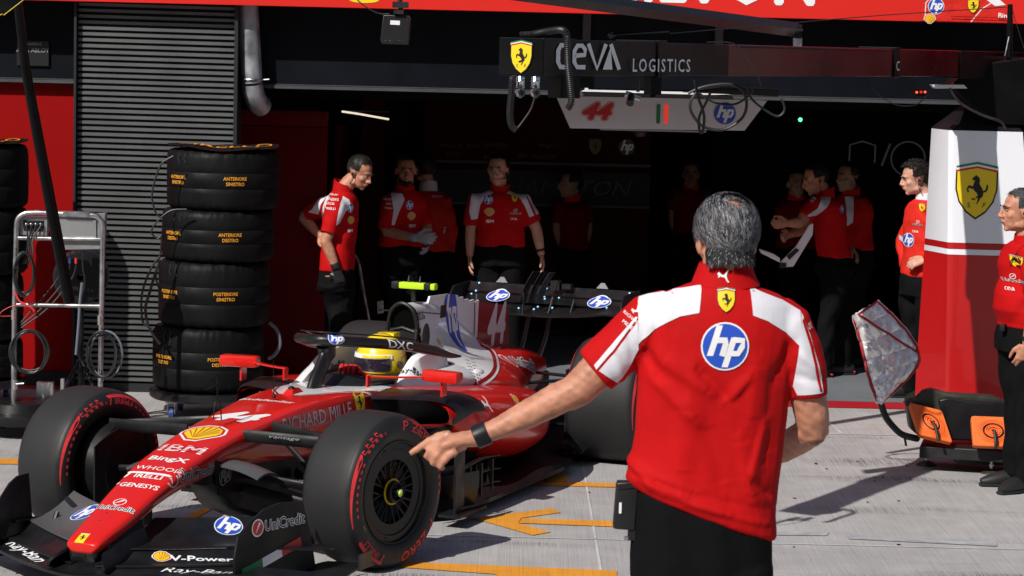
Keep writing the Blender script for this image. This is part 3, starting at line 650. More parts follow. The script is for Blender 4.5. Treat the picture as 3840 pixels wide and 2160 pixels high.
# white cockpit surround draped on the chassis
def drape(name, pts, m, tg, par, off=.002, cell=.02, axis=2):
    """polygon in car x,y dropped down on to a surface"""
    return decal(name, [(m, poly2([(p[1], -p[0]) for p in pts]))], (0, 0, 1.2), (0, 1, 0), (-1, 0, 0), par, target=tg, cell=cell, local=True, off=off, dist=1.3)
ws = [(-.62, -.05), (-.62, .05), (-.72, .12), (-.9, .185), (-1.1, .228), (-1.3, .262), (-1.6, .30), (-1.9, .32)]
poly = ws[1:] + [(x, -y) for x, y in ws[:0:-1]]
drape('white_surround', poly, 'car_white', ct, chas)
for k, (d0, d1, m) in enumerate(((.010, .016, 'car_white'), (.002, .010, 'car_dark_red'))):
    for sg in (1, -1):
        rr = ws[1:]; pts = [(x + d0 * .7, sg * (y + d0)) for x, y in rr] + [(x + d1 * .7, sg * (y + d1)) for x, y in rr[::-1]]
        drape('pinstripe', pts, m, ct, chas, off=.0025 + k * .0005)
ctext([('mark_black', text2('PANERAI', .6, bold=.02))], 1255, 1452, .055)
ctext([('mark_yellow', ell2(.3, 0, .25, .2)), ('mark_red', ell2(-.3, 0, .25, .2))], 1240, 1458, .06, nm='emblem')
# cockpit opening (dark tub lining with rim)
b = MB().m('plastic_black')
op = smooth_pts([(-1.13, 0, .675), (-1.2, .15, .672), (-1.5, .235, .668), (-1.85, .225, .668), (-2.02, .12, .668), (-2.04, 0, .668), (-2.02, -.12, .668), (-1.85, -.225, .668), (-1.5, -.235, .668), (-1.2, -.15, .672), (-1.13, 0, .675)], 4)[:-1]
b.loft([[p + V(0, 0, .004) for p in op], [V(p.x * .96 - .065, p.y * .93, p.z - .03) for p in op]], True, True); b.build('cockpit_lining', car)
b = MB().m('carbon'); b.tube([p + V(0, 0, .006) for p in op], .012, 8, closed=True); b.build('cockpit_rim', car)
# windscreen lip, wheel hump
b = MB().m('carbon').sheet(lambda u, v: V(-1.06 - .09 * v - .1 * (2 * u - 1) ** 2, (2 * u - 1) * .15, .675 + .045 * v * (1 - .4 * (2 * u - 1) ** 2)), 12, 4, .005); b.build('windscreen', car)
# headrest side panels carrying the script lettering
for sg in (1, -1):
    b = MB().m('car_white')
    pr = smooth_pts(([(-1.18, .235, .668), (-1.3, .243, .71)] if sg < 0 else []) + [(-1.42, .25, .665 if sg > 0 else .745), (-1.5, .262, .73 if sg > 0 else .77), (-1.6, .268, .79), (-1.75, .272, .802), (-1.9, .262, .80), (-1.98, .25, .79)], 3); 
    lo = [V(p.x, p.y + .055, .64) for p in pr]; secs = []
    for p, l in zip(pr, lo):
        secs.append([V(p.x, sg * (p.y - .03), p.z - .006), V(p.x, sg * p.y, p.z), V(p.x, sg * (p.y + .02), p.z - .012), V(p.x, sg * (l.y), l.z), V(p.x, sg * (p.y - .03), l.z)])
    b.loft(secs); o = b.build('headrest_panel', car, smooth=45)
    tt = bvh(o, True); sc = [('mark_black', text2('Ray-Ban', .62, shear=.3, bold=.004))]
    if sg > 0:
        ctext(sc, 1537, 1388, .078, (-.5, .86, 0), (0, 0, 1), tg=tt, par=o, roll=R(6), off=.003)
    else:
        ctext(sc, 1262, 1368, .09, (-.9, .3, 0), (0, 0, 1), tg=tt, par=o, roll=R(5), off=.003) if con(1275, 1372, tt)[0] else None
# ---- lower chassis, floor
b = MB().m('carbon_matte')
lofthalf(b, [(x, [(0, z1), (w, z1), (w, z0 + .02), (w - .03, z0), (0, z0)]) for x, w, z0, z1 in ((.28, .07, .36, .44), (.1, .1, .22, .43), (-.2, .13, .12, .43), (-.6, .16, .08, .4), (-1.0, .2, .06, .4), (-1.4, .26, .06, .38))]); b.build('keel', car, smooth=30)
b = MB().m('carbon_matte')
fl = [(-.75, .3), (-.95, .5), (-1.15, .66), (-1.5, .74), (-2.6, .74), (-2.9, .68), (-3.1, .56), (-4.0, .5)]
b.prism([(x, y, .05) for x, y in fl] + [(x, -y, .05) for x, y in fl[::-1]], (0, 0, .022)); b.build('floor', car, smooth=0)
for sg in (1, -1):
    b = MB().m('carbon_matte')
    b.sheet(lambda u, v: V(-1.25 - 1.6 * u, sg * (.72 + .03 * math.sin(u * 3.1) - .02 * v), .06 + (.06 + .02 * math.sin(u * 12)) * v * (1 - .5 * u)), 24, 3, .006); b.build('floor_edge', car)
    for i in range(4):
        b = MB().m('carbon'); x0 = -.82 - i * .07; y0 = .34 + i * .1
        b.sheet(lambda u, v: V(x0 - .3 * u, sg * (y0 + .09 * u + .03 * math.sin(v * 2)), .06 + (.28 - i * .03) * v), 8, 5, .006); b.build('floor_fence', car)
    b = MB().m('carbon_matte'); b.sheet(lambda u, v: V(-1.02 - .14 * u, sg * (.76 - .012 * u), .07 + .3 * v + .02 * u), 4, 6, .012)
    b.box((-1.15, sg * .745, .065), (.36, .12, .014)); b.build('bargeboard', car)
    b = MB().m('carbon_matte')
    for k in range(3): b.sheet(lambda u, v: V(-1.22 - .5 * u, sg * (.72 - .03 * v), .13 + .07 * k + .02 * math.sin(u * 3)), 6, 2, .006)
    for k in range(3): b.box((-1.3 - .15 * k, sg * .71, .17), (.02, .03, .2))
    b.build('floor_slats', car)
    b = MB().m('carbon'); b.sheet(lambda u, v: V(-3.0 - .28 * u, sg * (.5 + .2 * v), .085 + .05 * math.sin(v * 3.1) + .03 * u), 5, 6, .006); b.build('rear_floor_winglet', car)
# ---- engine cover with fin
EC = [      (-2.04, [(0, 1.018), (.045, .997), (.072, .93), (.09, .84), (.14, .75), (.31, .69), (.42, .63), (.45, .55), (.42, .4), (0, .4)]),
      (-2.3, [(0, 1.0), (.03, .97), (.05, .91), (.075, .83), (.14, .735), (.32, .68), (.44, .62), (.48, .54), (.45, .4), (0, .4)]),
      (-2.6, [(0, .93), (.018, .90), (.03, .84), (.05, .77), (.13, .69), (.32, .645), (.44, .58), (.48, .5), (.44, .36), (0, .36)]),
      (-2.9, [(0, .80), (.018, .77), (.035, .73), (.08, .68), (.18, .635), (.3, .59), (.38, .52), (.4, .43), (.36, .32), (0, .32)]),
      (-3.2, [(0, .67), (.03, .665), (.07, .65), (.13, .63), (.19, .59), (.25, .54), (.29, .46), (.29, .38), (.26, .28), (0, .28)]),
      (-3.5, [(0, .625), (.04, .62), (.09, .61), (.14, .595), (.175, .55), (.195, .49), (.2, .42), (.19, .34), (.15, .27), (0, .27)]),
      (-3.8, [(0, .575), (.03, .573), (.07, .56), (.105, .53), (.125, .49), (.13, .44), (.125, .39), (.1, .33), (.07, .29), (0, .29)]),
      (-4.02, [(0, .52), (.02, .52), (.045, .51), (.07, .49), (.08, .46), (.08, .42), (.075, .38), (.06, .35), (.03, .33), (0, .33)])]
st = [(x, rnd(h, 6)) for x, h in dense(EC, 16)]
b = MB().m('car_white'); lofthalf(b, st); ecov = b.build('engine_cover', car, smooth=50)
def is_red(c): return c.x < -3.06 + max(0, abs(c.y) - .12) * 2.9 + max(0, .62 - c.z) * .6 or (c.z < .60 and abs(c.y) > .3 and c.x < -2.2) or c.z < .52
EDGE = [(1100, 1812), (1200, 1790), (1270, 1787), (1290, 1800), (1306, 1826), (1330, 1848), (1355, 1862), (1385, 1863), (1410, 1850), (1432, 1822), (1446, 1790), (1458, 1745), (1470, 1680), (1480, 1560)]
def is_red(c):     # red behind the pinstripe that was measured on the near shoulder, mirrored for the far one
    q = PX(CM @ V(c.x, abs(c.y), c.z)); return q.x > lerp([e[0] for e in EDGE], [e[1] for e in EDGE], q.y) or q.y > 1480
paint(ecov, ['car_red', 'void_black'], lambda c: 2 if c.x < -2.0 and c.x > -2.0401 else (1 if is_red(c) else 0))
b = MB().m('car_white')
top = [(-2.3, .99)]; 
sp = [(-2.38, 1.028), (-2.62, 1.02), (-2.70, 1.012)]
zz = [(-2.76, 1.0), (-2.76, .985), (-2.84, .985), (-2.84, .965), (-2.92, .965), (-2.92, .95), (-3.0, .955), (-3.0, .935), (-3.075, .945)]
b.prism([(x, -.006, z) for x, z in [(-2.3, .95), (-2.36, 1.028), (-2.62, 1.02), (-2.7, 1.01)] + zz + [(-3.05, .6), (-2.3, .7)]], (0, .012, 0)); 
b.m('car_dark_red').prism([(x, -.006, z) for x, z in [(-3.077, .935), (-3.54, .87), (-3.57, .58), (-3.052, .6)]], (0, .012, 0)); fin = b.build('shark_fin', car, smooth=0)
et = bvh(ecov, True); ft = bvh(fin, True)
def flat_y(marks, px, py, y, s, par, nm='lettering', sh=0, sy=None):
    h = cpl(px, py, 1, y); return decal(nm, xf(marks, s, sy=sy), h, (-1, 0, 0), (0, 0, 1), par, local=True, off=.001)
flat_y([('sign_white', text2('44', 1, shear=.25, bold=.05, sp=1.08))], 1858, 1224, .006, .26, fin, sy=.33)
flat_y([(W, poly2([(-.5, 0), (.5, 0), (.5, 1), (-.5, 1)]))], 1782, 1285, .0075, .014, fin, sy=.29)
flat_y([('car_dark_red', poly2([(-.5, 0), (.5, 0), (.5, 1), (-.5, 1)]))], 1777, 1285, .008, .010, fin, sy=.29)
def side_decal(marks, px, py, s, tg, par, nm='lettering', u=(-1, 0, 0), v=(0, 0, 1), cell=.015, dist=.2, sy=None):
    h, n = con(px, py, tg)
    if h is None: print('MISS', nm, px, py); return None
    return decal(nm, xf(marks, s, sy=sy), h, u, v, par, target=tg, cell=cell, local=True, off=.002, dist=dist)
# tall blue logo running over cover and fin
b2 = MB().m('car_white'); both = MB(); 
for oo in (ecov, fin):
    o0 = len(both.v); both.v += [v.co.copy() for v in oo.data.vertices]; both.f += [tuple(i + o0 for i in p.vertices) for p in oo.data.polygons]
bt = BVHTree.FromPolygons(both.v, both.f)
hpx = [('mark_blue', ell2(0, 0, .5))] + m_hp()[2:]
side_decal(hpx, 1695, 1196, .21, bt, ecov, 'emblem', sy=.36, cell=.012)
side_decal([('mark_black', text2('ZCG', .7, bold=.01))], 1578, 1186, .085, et, ecov)
side_decal(m_shell(), 1645, 1281, .04, et, ecov, 'emblem')
side_decal(m_uni(big=.1), 1970, 1364, .185, et, ecov, u=V(-.97, .24, 0).normalized(), v=V(-.12, -.5, .86).normalized(), cell=.008)
# boundary stripes over the white/red edge, laid on the surface
def surf_line(pix, tg, wd, m, par, nm, k=5, off=.0025):
    P = []; 
    for p in smooth_pts([V(x, y, 0) for x, y in pix], k):
        h, n = con(p.x, p.y, tg)
        if h is not None: P.append((h, n if n.dot(cray(p.x, p.y)[1]) < 0 else -n))
    b = MB().m(m); vs = []; n0 = len(P)
    for i, (h, n) in enumerate(P):
        d = (P[min(i + 1, n0 - 1)][0] - P[max(i - 1, 0)][0]).normalized(); s = d.cross(n).normalized()
        vs += [h + n * off + s * wd / 2, h + n * off - s * wd / 2]
    if n0 > 1: b.add(vs, [(2 * i, 2 * i + 1, 2 * i + 3, 2 * i + 2) for i in range(n0 - 1)]); return b.build(nm, par, fix=False)
for sg in (1, -1):
    b = MB().m('car_white'); SS = [(-1.42, [(.238, .655), (.25, .668), (.275, .668), (.30, .655), (.31, .62), (.25, .6)]), (-1.6, [(.25, .655), (.28, .685), (.32, .685), (.37, .665), (.40, .60), (.26, .58)]), (-1.8, [(.25, .655), (.29, .70), (.34, .70), (.41, .67), (.45, .60), (.26, .58)]), (-2.12, [(.2, .66), (.25, .705), (.33, .685), (.42, .635), (.455, .57), (.26, .55)])]
    b.loft([[V(x, sg * y, z) for y, z in smooth_pair] for x, smooth_pair in dense(SS, 4)], True, True); b.build('shoulder_fairing', car, smooth=60, sub=1)
# louvre holes on shoulder
b = MB().m('mark_black')
for i in range(4):
    for j in range(7):
        h, n = con(1748 + i * 9 + j * 4.5, 1350 + j * 12 - i * 2 + (4 if i % 2 else 0), et)
        if h is not None: b.cyl(h - n * .001, h + n * .0015, .006, n=4)
b.build('cooling_slots', ecov, smooth=0)
b = MB().m('car_white').ell((-2.16, .385, .63), (.09, .035, .035), nu=18, nv=10); b.build('cover_bulge', car)
# air intake
b = MB().m('carbon')
arch = smooth_pts([(0, -.09, .86), (0, -.082, .93), (0, -.06, .99), (0, 0, 1.022), (0, .06, .99), (0, .082, .93), (0, .09, .86)], 4)
b.tube([V(-1.99 - .08 * (1.02 - p.z), p.y, p.z) for p in arch] + [V(-2.0, 0, .885)], .011, 8, closed=True)
b.m('void_black').prism([V(-2.02, p.y * .96, p.z - .004) for p in arch], (-.02, 0, 0)); 
b.m('carbon').tube([(-1.93, -.1, .7), (-1.99, -.088, .88)], .012, 8).tube([(-1.93, .1, .7), (-1.99, .088, .88)], .012, 8); b.m('plastic_black').box((-2.03, 0, .8), (.06, .17, .16)); b.build('air_intake', car)
b = MB().m('plastic_black'); h = cpl(1598, 1262, 1, .13); b.ell(h + V(0, .0, 0), (.045, .012, .075)); b.build('side_intake', car)
# bar camera and its arms
t1 = MB().m('lime').box((-2.13, 0, 1.108), (.052, .155, .036), bev=.008); t1.build('bar_camera', car)
b = MB().m('plastic_black').box((-2.13, -.1, 1.108), (.056, .045, .04), bev=.008).box((-2.13, .095, 1.108), (.056, .035, .04), bev=.008); b.build('camera_housing', car); MB().m('lime').box((-2.13, .127, 1.108), (.05, .03, .036), bev=.01).build('camera_tip', car); b = MB()
b.m('plastic_black').cyl((-2.13, -.03, 1.12), (-2.14, -.03, 1.16), .007, .003).cyl((-2.13, .04, 1.12), (-2.14, .04, 1.16), .007, .003); b.build('sensor_pins', car)
b = MB().m('carbon').tube([(-2.13, 0, 1.09), (-2.14, 0, 1.02)], [.01, .016], 8, flat=.5); b.build('camera_stalk', car)
for sg in (1, -1):
    b = MB().m('carbon').tube([(-2.1, sg * .07, .965), (-2.12, sg * .19, .96)], .008, 8, flat=.5); b.sheet(lambda u, v: V(-2.09 - .07 * u, sg * (.19 + .004 * v), .94 + .07 * v), 3, 3, .006); b.build('camera_fin', car)
# ---- sidepods
for sg in (1, -1):
    # (x, y_in, z_top, y_out, z_out, z_bot, y_bot)
    SP = [(-1.24, .62, .60, .52, .47, .50), (-1.3, .635, .625, .50, .40, .52), (-1.45, .69, .625, .47, .33, .54), (-1.75, .73, .60, .44, .25, .56), (-2.15, .73, .56, .40, .17, .56), (-2.55, .67, .51, .36, .13, .5), (-2.85, .55, .46, .32, .13, .4), (-3.1, .40, .42, .3, .15, .3)]
    secs = []
    for x, yo, zt, zo, zb, yb in SP:
        h = rnd([(.2, zt + .02), (yo * .6, zt + .02), (yo - .09, zt - .005), (yo - .02, (zt + zo) / 2 + .015), (yo, zo), (yo - .03, (zo + zb) / 2), (yb, zb + .015), (yb * .7, zb), (.2, zb)], 3)
        secs.append((x, h))
    ss = dense(secs, 4); b = MB().m('car_red'); b.loft([[V(x, sg * y, z) for y, z in h] for x, h in ss], True, False); pod = b.build('sidepod', car, smooth=50)
    # inlet: black mouth with thick lip, raked back to outside
    b = MB().m('carbon'); 
    mouth = smooth_pts([(-1.04, .26, .638), (-1.12, .42, .637), (-1.22, .57, .622), (-1.285, .645, .575), (-1.29, .65, .52), (-1.25, .6, .47), (-1.15, .48, .455), (-1.05, .3, .455)], 4)
    ctr = V(-1.2, .45, .55)
    ol = [V(p.x - .012, sg * p.y, p.z) for p in mouth]; il = [V(p.x + .015, sg * (ctr.y + (p.y - ctr.y) * .93), ctr.z + (p.z - ctr.z) * .86) for p in mouth]; bk = [V(p.x - .22, sg * (ctr.y + (p.y - ctr.y) * .8), ctr.z + (p.z - ctr.z) * .7) for p in mouth]
    ou2 = [V(p.x - .24, sg * (ctr.y + (p.y - ctr.y) * 1.2), ctr.z + (p.z - ctr.z) * 1.12 - (.0 if p.z > .54 else .01)) for p in mouth]
    b.loft([ou2, ol, il], True, False); b.m('plastic_black').loft([il, bk], True, False); b.f.append(tuple(range(len(b.v) - len(bk), len(b.v)))); b.mi.append(b.cur); b.build('sidepod_inlet', car, smooth=50)
    b = MB().m('carbon_matte')   # dark undercut panel
    b.loft([[V(-1.05, sg * .27, .46), V(-1.24, sg * .61, .48), V(-1.1, sg * .26, .1)], [V(-1.4, sg * .3, .46), V(-1.47, sg * .68, .46), V(-1.5, sg * .45, .2)], [V(-1.7, sg * .3, .4), V(-1.7, sg * .70, .38), V(-1.75, sg * .5, .2)]], True, True); b.build('undercut_panel', car, smooth=40)
    if sg > 0:
        pt = bvh(pod, True)
        for mk, px, py, s, nm in ((m_cat(), 1826, 1518, .085, 'emblem'), (m_shell(), 1935, 1500, .06, 'emblem'), ([('mark_grey', text2('LOGISTICS', .5))], 2042, 1594, .05, 'lettering')):
            if con(px, py, pt)[0] is not None: side_decal(mk, px, py, s, pt, pod, nm)
bt2v = []; bt2f = []
for oo in (ecov, fin, pod):
    pass
for pix, wd, m, of in (([(1800, 1295), (1842, 1322), (1856, 1372), (1838, 1408), (1790, 1438), (1735, 1458)], .022, 'car_dark_red', .003), ([(1808, 1292), (1852, 1320), (1868, 1375), (1848, 1416), (1798, 1448), (1735, 1470)], .013, 'car_white', .0035)):
    surf_line(pix, et, wd, m, ecov, 'pinstripe', off=of)
# ---- halo
b = MB().m('carbon')
half = smooth_pts([(-.975, 0, .92), (-1.0, .07, .918), (-1.06, .14, .911), (-1.15, .21, .90), (-1.27, .27, .884), (-1.42, .325, .86), (-1.6, .37, .821), (-1.75, .395, .784), (-1.88, .405, .765)], 3)
full = [V(p.x, -p.y, p.z) for p in half[:0:-1]] + half
n0 = len(full); rad = []
for i, p in enumerate(full):
    t = abs(i - n0 // 2) / (n0 // 2); q = .028 if t < .75 else .028 * (1 - (t - .75) / .25 * .8); rad.append((q * .9, q))
b.tube(full, rad, 14, hint=(0, 0, 1)); b.ell((-1.05, 0, .905), (.09, .12, .026)); halo = b.build('halo', car, smooth=60)
b = MB().m('carbon').tube(smooth_pts([(-.9, 0, .66), (-.95, 0, .73), (-1.02, 0, .80), (-1.06, 0, .86), (-1.03, 0, .905)], 3), [(.055, .03)] * 3 + [(.05, .03)] * 5 + [(.06, .045)] * 5, 14, hint=(0, 1, 0)); b.build('halo_strut', car, smooth=60)
b = MB().m('carbon').tube([V(p.x + .01, p.y * .92, p.z + .042) for p in full[6:-6]], (.004), 6); b.build('halo_strip', car)
ht = bvh(halo, True)
side_decal(m_hp(), 1262, 1272, .075, ht, halo, 'emblem', u=(-.85, .5, 0), v=(0, 0, 1), cell=.01, sy=.055)
side_decal([(W, text2('DXC', .8, bold=.015, sx=1.5))], 1505, 1296, .072, ht, halo, u=(-.95, .27, -.17), v=(0, 0, 1), cell=.01)
# ---- mirrors
for sg in (1, -1):
    M = 1 if sg > 0 else -1
    b = MB().m('car_red'); b.box((-1.21, sg * .59, .745), (.075, .215, .062), bev=.018, rz=R(-8 * sg)); o = b.build('mirror', car, smooth=50)
    b = MB().m('visor').box((-1.25, sg * .59, .745), (.006, .18, .045), rz=R(-8 * sg)); b.build('mirror_glass', o)
    if sg > 0: MB().m('mark_grey').box((-1.171, .655, .75), (.004, .035, .02), rz=R(-8)).build('mirror_lamp', o)
    b = MB().m('car_red'); b.sheet(lambda u, v: V(-1.05 - .03 * v - .14 * u, sg * (.235 + .27 * u), .742 - .004 * math.sin(u * 3)), 8, 2, .008).box((-1.06, sg * .24, .715), (.045, .01, .06)); b.sheet(lambda u, v: V(-1.2 - .06 * v, sg * (.585), .64 + .08 * u), 3, 2, .01); b.build('mirror_stay', car)
# antenna, pitot tube on nose
b = MB().m('carbon').tube([cpl(1027, 1488, 1, 0), cpl(1025, 1350, 1, 0)], [.0035, .001], 6).ell(cpl(1027, 1486, 1, 0), (.012, .012, .01)); b.build('antenna', car)
a = cpl(823, 1590, 1, .02); 
b = MB().m('carbon_matte'); ps = [(800, 1572), (807, 1515), (815, 1500), (825, 1510), (830, 1575)]
b.tube(smooth_pts([cpl(x, y, 1, 0) for x, y in ps], 3), .0035, 6).tube([cpl(816, 1503, 1, 0), cpl(814, 1402, 1, 0)], .003, 6)
for y in (1403, 1442): b.tube([cpl(814, y, 1, 0), cpl(775, y + 18, 1, 0)], .0025, 6)
b.build('pitot_probe', car)
b = MB().m('car_red').box((-.68, 0, .69), (.14, .06, .03), taper=.5); b.m('rim_black').ell((-.66, 0, .705), (.018, .018, .014)); b.build('nose_camera', car)
# ---- front wing
fwg = link('front_wing', None, car)
def LE(y): return 1.42 - .30 * (abs(y) / .55) ** 1.35
def wingel(name, x0, x1, z0, z1, y0, y1, th=.010, m='carbon', camber=.015, zc=0, n=30, zo=None):
    b = MB().m(m)
    def fnn(u, v):
        y = y0 + (y1 - y0) * u; l = LE(y); k = zo(abs(y)) if zo else 0; xa = x0[0] + x0[1] * abs(y); xb = x1[0] + x1[1] * abs(y)
        return V(l - xa - (xb - xa) * v, y, z0 + (z1 - z0) * v ** 1.4 - camber * math.sin(v * math.pi) + k)
    b.sheet(fnn, n, 8, th); return b.build(name, fwg, smooth=50)
zf = lambda y: -.05 * max(0, y - .6) / .3
main = wingel('main_plane', (0, 0), (.12, .0), .15, .165, -.93, .93, .012, 'carbon', .008, n=50, zo=zf)
for sg in (-1, 1):
    a, c = (.06, .61) if sg > 0 else (-.61, -.06)
    e1 = wingel('wing_element', (.105, .01), (.255, .08), .175, .215, a, c, .008, 'carbon', .01)
    e2 = wingel('wing_flap', (.235, .1), (.60, .12), .225, .298, a, c, .007, 'carbon' if sg > 0 else 'carbon_lit', .016)  # far flap takes the lighter carbon, sun glare in its colour
    mt_ = bvh(main, True); t1 = bvh(e1, True); t2 = bvh(e2, True)
    tl = V(-.78, .63 * sg, 0) if sg > 0 else V(.78, .63, 0)
    def wd(mk, x, y, s, tg, par, nm, ang=0, sy=None):
        U = V(-math.sin(ang), math.cos(ang), 0); Vv = V(-math.cos(ang), -math.sin(ang), 0)
        decal(nm, xf(mk, s, sy=sy), (x, y, .6), U, Vv, par, target=tg, cell=.02, local=True, off=.0015, dist=1)
    an = R(33) * sg
    if sg > 0:
        h, n = con(857, 1975, t2); h = h or V(.63, .35, 0); wd(m_hp(), h.x, h.y, .13, t2, fwg, 'emblem', R(18), sy=.14)
        h, n = con(1068, 1, t1) if 0 else con(740, 2083, t1); h = h or V(.83, .3, 0); wd([(W, text2('V-Power', .75, bold=.03, sx=1.35))], h.x + .015, h.y + .03, .075, t1, fwg, 'lettering', R(30))
        h, n = con(606, 2090, t1); h = h or V(.9, .2, 0); wd(m_shell(), h.x, h.y, .075, t1, fwg, 'emblem', R(22))
        h, n = con(680, 2143, mt_); h = h or V(.95, .25, 0); wd([(W, text2('Ray-Ban', .7, shear=.5, sx=1.8))], h.x - .03, h.y + .05, .075, mt_, fwg, 'lettering', R(26))
    else:
        h, n = con(318, 1925, t2); h = h or V(.68, -.38, 0); wd(m_hp(), h.x, h.y, .13, t2, fwg, 'emblem', R(-10), sy=.14)
        h, n = con(203, 1972, t1); h = h or V(.75, -.5, 0); wd(m_shell(), h.x, h.y, .085, t1, fwg, 'emblem', R(-30))
        h, n = con(280, 2008, t1); h = h or V(.83, -.4, 0); wd([(W, text2('V-Power', .75, bold=.03, sx=1.35))], h.x - .0, h.y + .12, .075, t1, fwg, 'lettering', R(-30))
        h, n = con(95, 2065, mt_); h = h or V(.8, -.65, 0); wd([(W, text2('Ray-Ban', .7, shear=.5, sx=1.5, bold=.01))], h.x, h.y, .12, mt_, fwg, 'lettering', R(-38))
    # endplate
    b = MB().m('carbon_matte')
    ep = [(1.05, .60, .1), (1.07, .61, .22), (1.05, .615, .31), (.98, .63, .36), (.88, .65, .405), (.78, .675, .42), (.63, .712, .408), (.58, .73, .25), (.54, .74, .08), (.8, .67, .06)]
    b.prism([(x, sg * y, z) for x, y, z in ep], (0, sg * .009, 0)); o = b.build('endplate', fwg, smooth=0)
    b = MB().m('carbon'); b.sheet(lambda u, v: V(.88 - .42 * u, sg * (.625 + .11 * u + .1 * v * math.sin(u * 2.4)), .235 - .06 * u - .01 * v), 10, 4, .008); b.build('endplate_winglet', fwg)
    b = MB().m('carbon'); b.sheet(lambda u, v: V(.66 - .3 * u - .05 * v, sg * (.72 + .21 * v), .075 + .012 * math.sin(u * 3)), 10, 8, .008); b.box((.40, sg * .925, .115), (.13, .008, .075)); b.build('footplate', fwg)
    if sg > 0:
        et3 = bvh(o, True)
        mk = [('mark_white', ell2(-1.62, 0, .36)), ('mark_red', ell2(-1.62, 0, .3)), ('mark_white', stroke2([(-1.75, -.2), (-1.5, .2)], [.02, .12])), ('mark_white', text2('UniCredit', .6, bold=.06)), ('mark_black', text2('UniCredit', .6, bold=.008))]
        h, n = con(1066, 1958, et3); h = h or V(.7, .68, .28); decal('lettering', xf(mk, .11), h, V(-1, .31, 0).normalized(), (0, 0, 1), fwg, target=et3, cell=.05, local=True, off=.002, dist=.1)
        h, n = con(1020, 2090, et3); h = h or V(.7, .68, .13)
        fl = [('mark_green', poly2([(-1.5, -.2), (-.5, -.2), (-.5, .2), (-1.5, .2)])), ('mark_white', poly2([(-.5, -.2), (.5, -.2), (.5, .2), (-.5, .2)])), ('mark_red', poly2([(.5, -.2), (1.5, -.2), (1.5, .2), (.5, .2)]))]
        decal('flag_mark', xf(fl, .13, rot=R(12), sy=.11), h, V(-1, .31, .02).normalized(), (0, 0, 1), fwg, target=et3, cell=.05, local=True, off=.002, dist=.1)
    # pylon from nose to main plane
    b = MB().m('carbon_matte'); b.sheet(lambda u, v: V(1.29 - .30 * u + .05 * (1 - v) * (1 - u) + (.03 * math.sin(v * 3.14) if u < .05 else 0), sg * (.085 + .055 * math.sin(min(1, (1 - v) * 1.2) * 1.57) + .01 * u), .152 + (.07 + .12 * u) * v), 8, 8, .012); b.build('wing_pylon', fwg, smooth=60)
b = MB().m('carbon').box((1.25, 0, .215), (.13, .14, .075), bev=.03); b.m('rim_black').box((1.316, 0, .215), (.006, .045, .016)); b.build('nose_tip', car, smooth=60)
b = MB().m('plastic_black').tube([cpl(250, 1870, 0, .55), cpl(285, 1905, 0, .6)], .013, 8).tube([cpl(215, 1920, 0, .7), cpl(205, 1950, 0, .72)], .012, 8); b.m('rim_black').cyl(cpl(95, 1975, 0, .68), cpl(102, 1977, 0, .66), .03); b.build('flap_adjuster', fwg)
# ---- front suspension, brake drums
for sg in (1, -1):
    def arm(nm, p0, p1, r=.014, fl=.45, m='carbon_matte'):
        MB().m(m).tube([V(p0[0], sg * p0[1], p0[2]), V(p1[0], sg * p1[1], p1[2])], r, 10, flat=fl, hint=(1, 0, 0)).build(nm, car)
    arm('upper_wishbone', (.13, .15, .588), (.06, .62, .572), .03, .3); arm('upper_wishbone', (-.12, .17, .60), (.0, .62, .56), .026, .3)
    arm('lower_wishbone', (.12, .12, .34), (.03, .62, .24), .026, .3); arm('lower_wishbone', (-.4, .16, .33), (-.02, .62, .24), .026, .3)
    arm('push_rod', (-.15, .18, .57), (.0, .6, .28), .014, .6); arm('track_rod', (.12, .15, .40), (.1, .62, .36), .018, .4)
    b = MB().m('carbon_lit'); b.sheet(lambda u, v: V(.36 - .2 * u, sg * (.14 + .21 * v), .47 - .02 * u + .02 * math.sin(u * 3) - .045 * v * v), 6, 8, .012); b.build('deflector', car)
    b = MB().m('carbon_matte'); b.rev([(0, .05), (0, .19), (.02, .215), (.12, .225), (.14, .2)], (0, sg * .56, .3675), (0, sg, 0), 32); b.build('brake_drum', car)
    b = MB().m('carbon'); b.sheet(lambda u, v: V(.27 - .5 * u, sg * (.575 - .02 * math.sin(u * 3)), .1 + .46 * v - (.1 * abs(2 * u - 1) ** 2 * (v - .3))), 10, 8, .008); b.build('drum_deflector', car)
    b = MB().m('carbon_matte'); b.sheet(lambda u, v: V(.1 - .35 * u, sg * (.33 + .24 * v), .355 - .02 * u - .05 * v), 4, 6, .012).box((-.1, sg * .52, .2), (.08, .05, .28)); b.build('brake_duct', car)
h = V(.03, .40, .345)
decal('lettering', xf([('mark_grey', text2('ESPACE', .6))], .11), (-.0, .42, .4), (-.12, 1, 0), (-1, -.12, 0), car, local=True, off=-.03)
decal('lettering', xf([('mark_grey', text2('Vantage', .6))], .085), (.12, .36, .592), (-.12, .98, -.03), (-.97, -.12, .2), car, local=True, off=0.0)
hk = cpl(843, 1787, 1, .15); mk = [('mark_pale', ring2(-.16, -.02, .34, .03)), ('mark_grey', ring2(.2, .06, .34, .06)), ('mark_grey', text2('FIA', .62, bold=.05, shear=.15))]
decal('emblem', xf(mk, .11), (hk.x, .152, hk.z), (-1, 0, 0), (0, 0, 1), car, local=True, off=.0)
MB().m('carbon_matte').prism([(hk.x + .1, .14, hk.z + .09), (hk.x - .45, .14, hk.z + .12), (hk.x - .45, .14, hk.z - .12), (hk.x + .05, .14, hk.z - .08)], (0, .01, 0)).build('lower_panel', car, smooth=0)
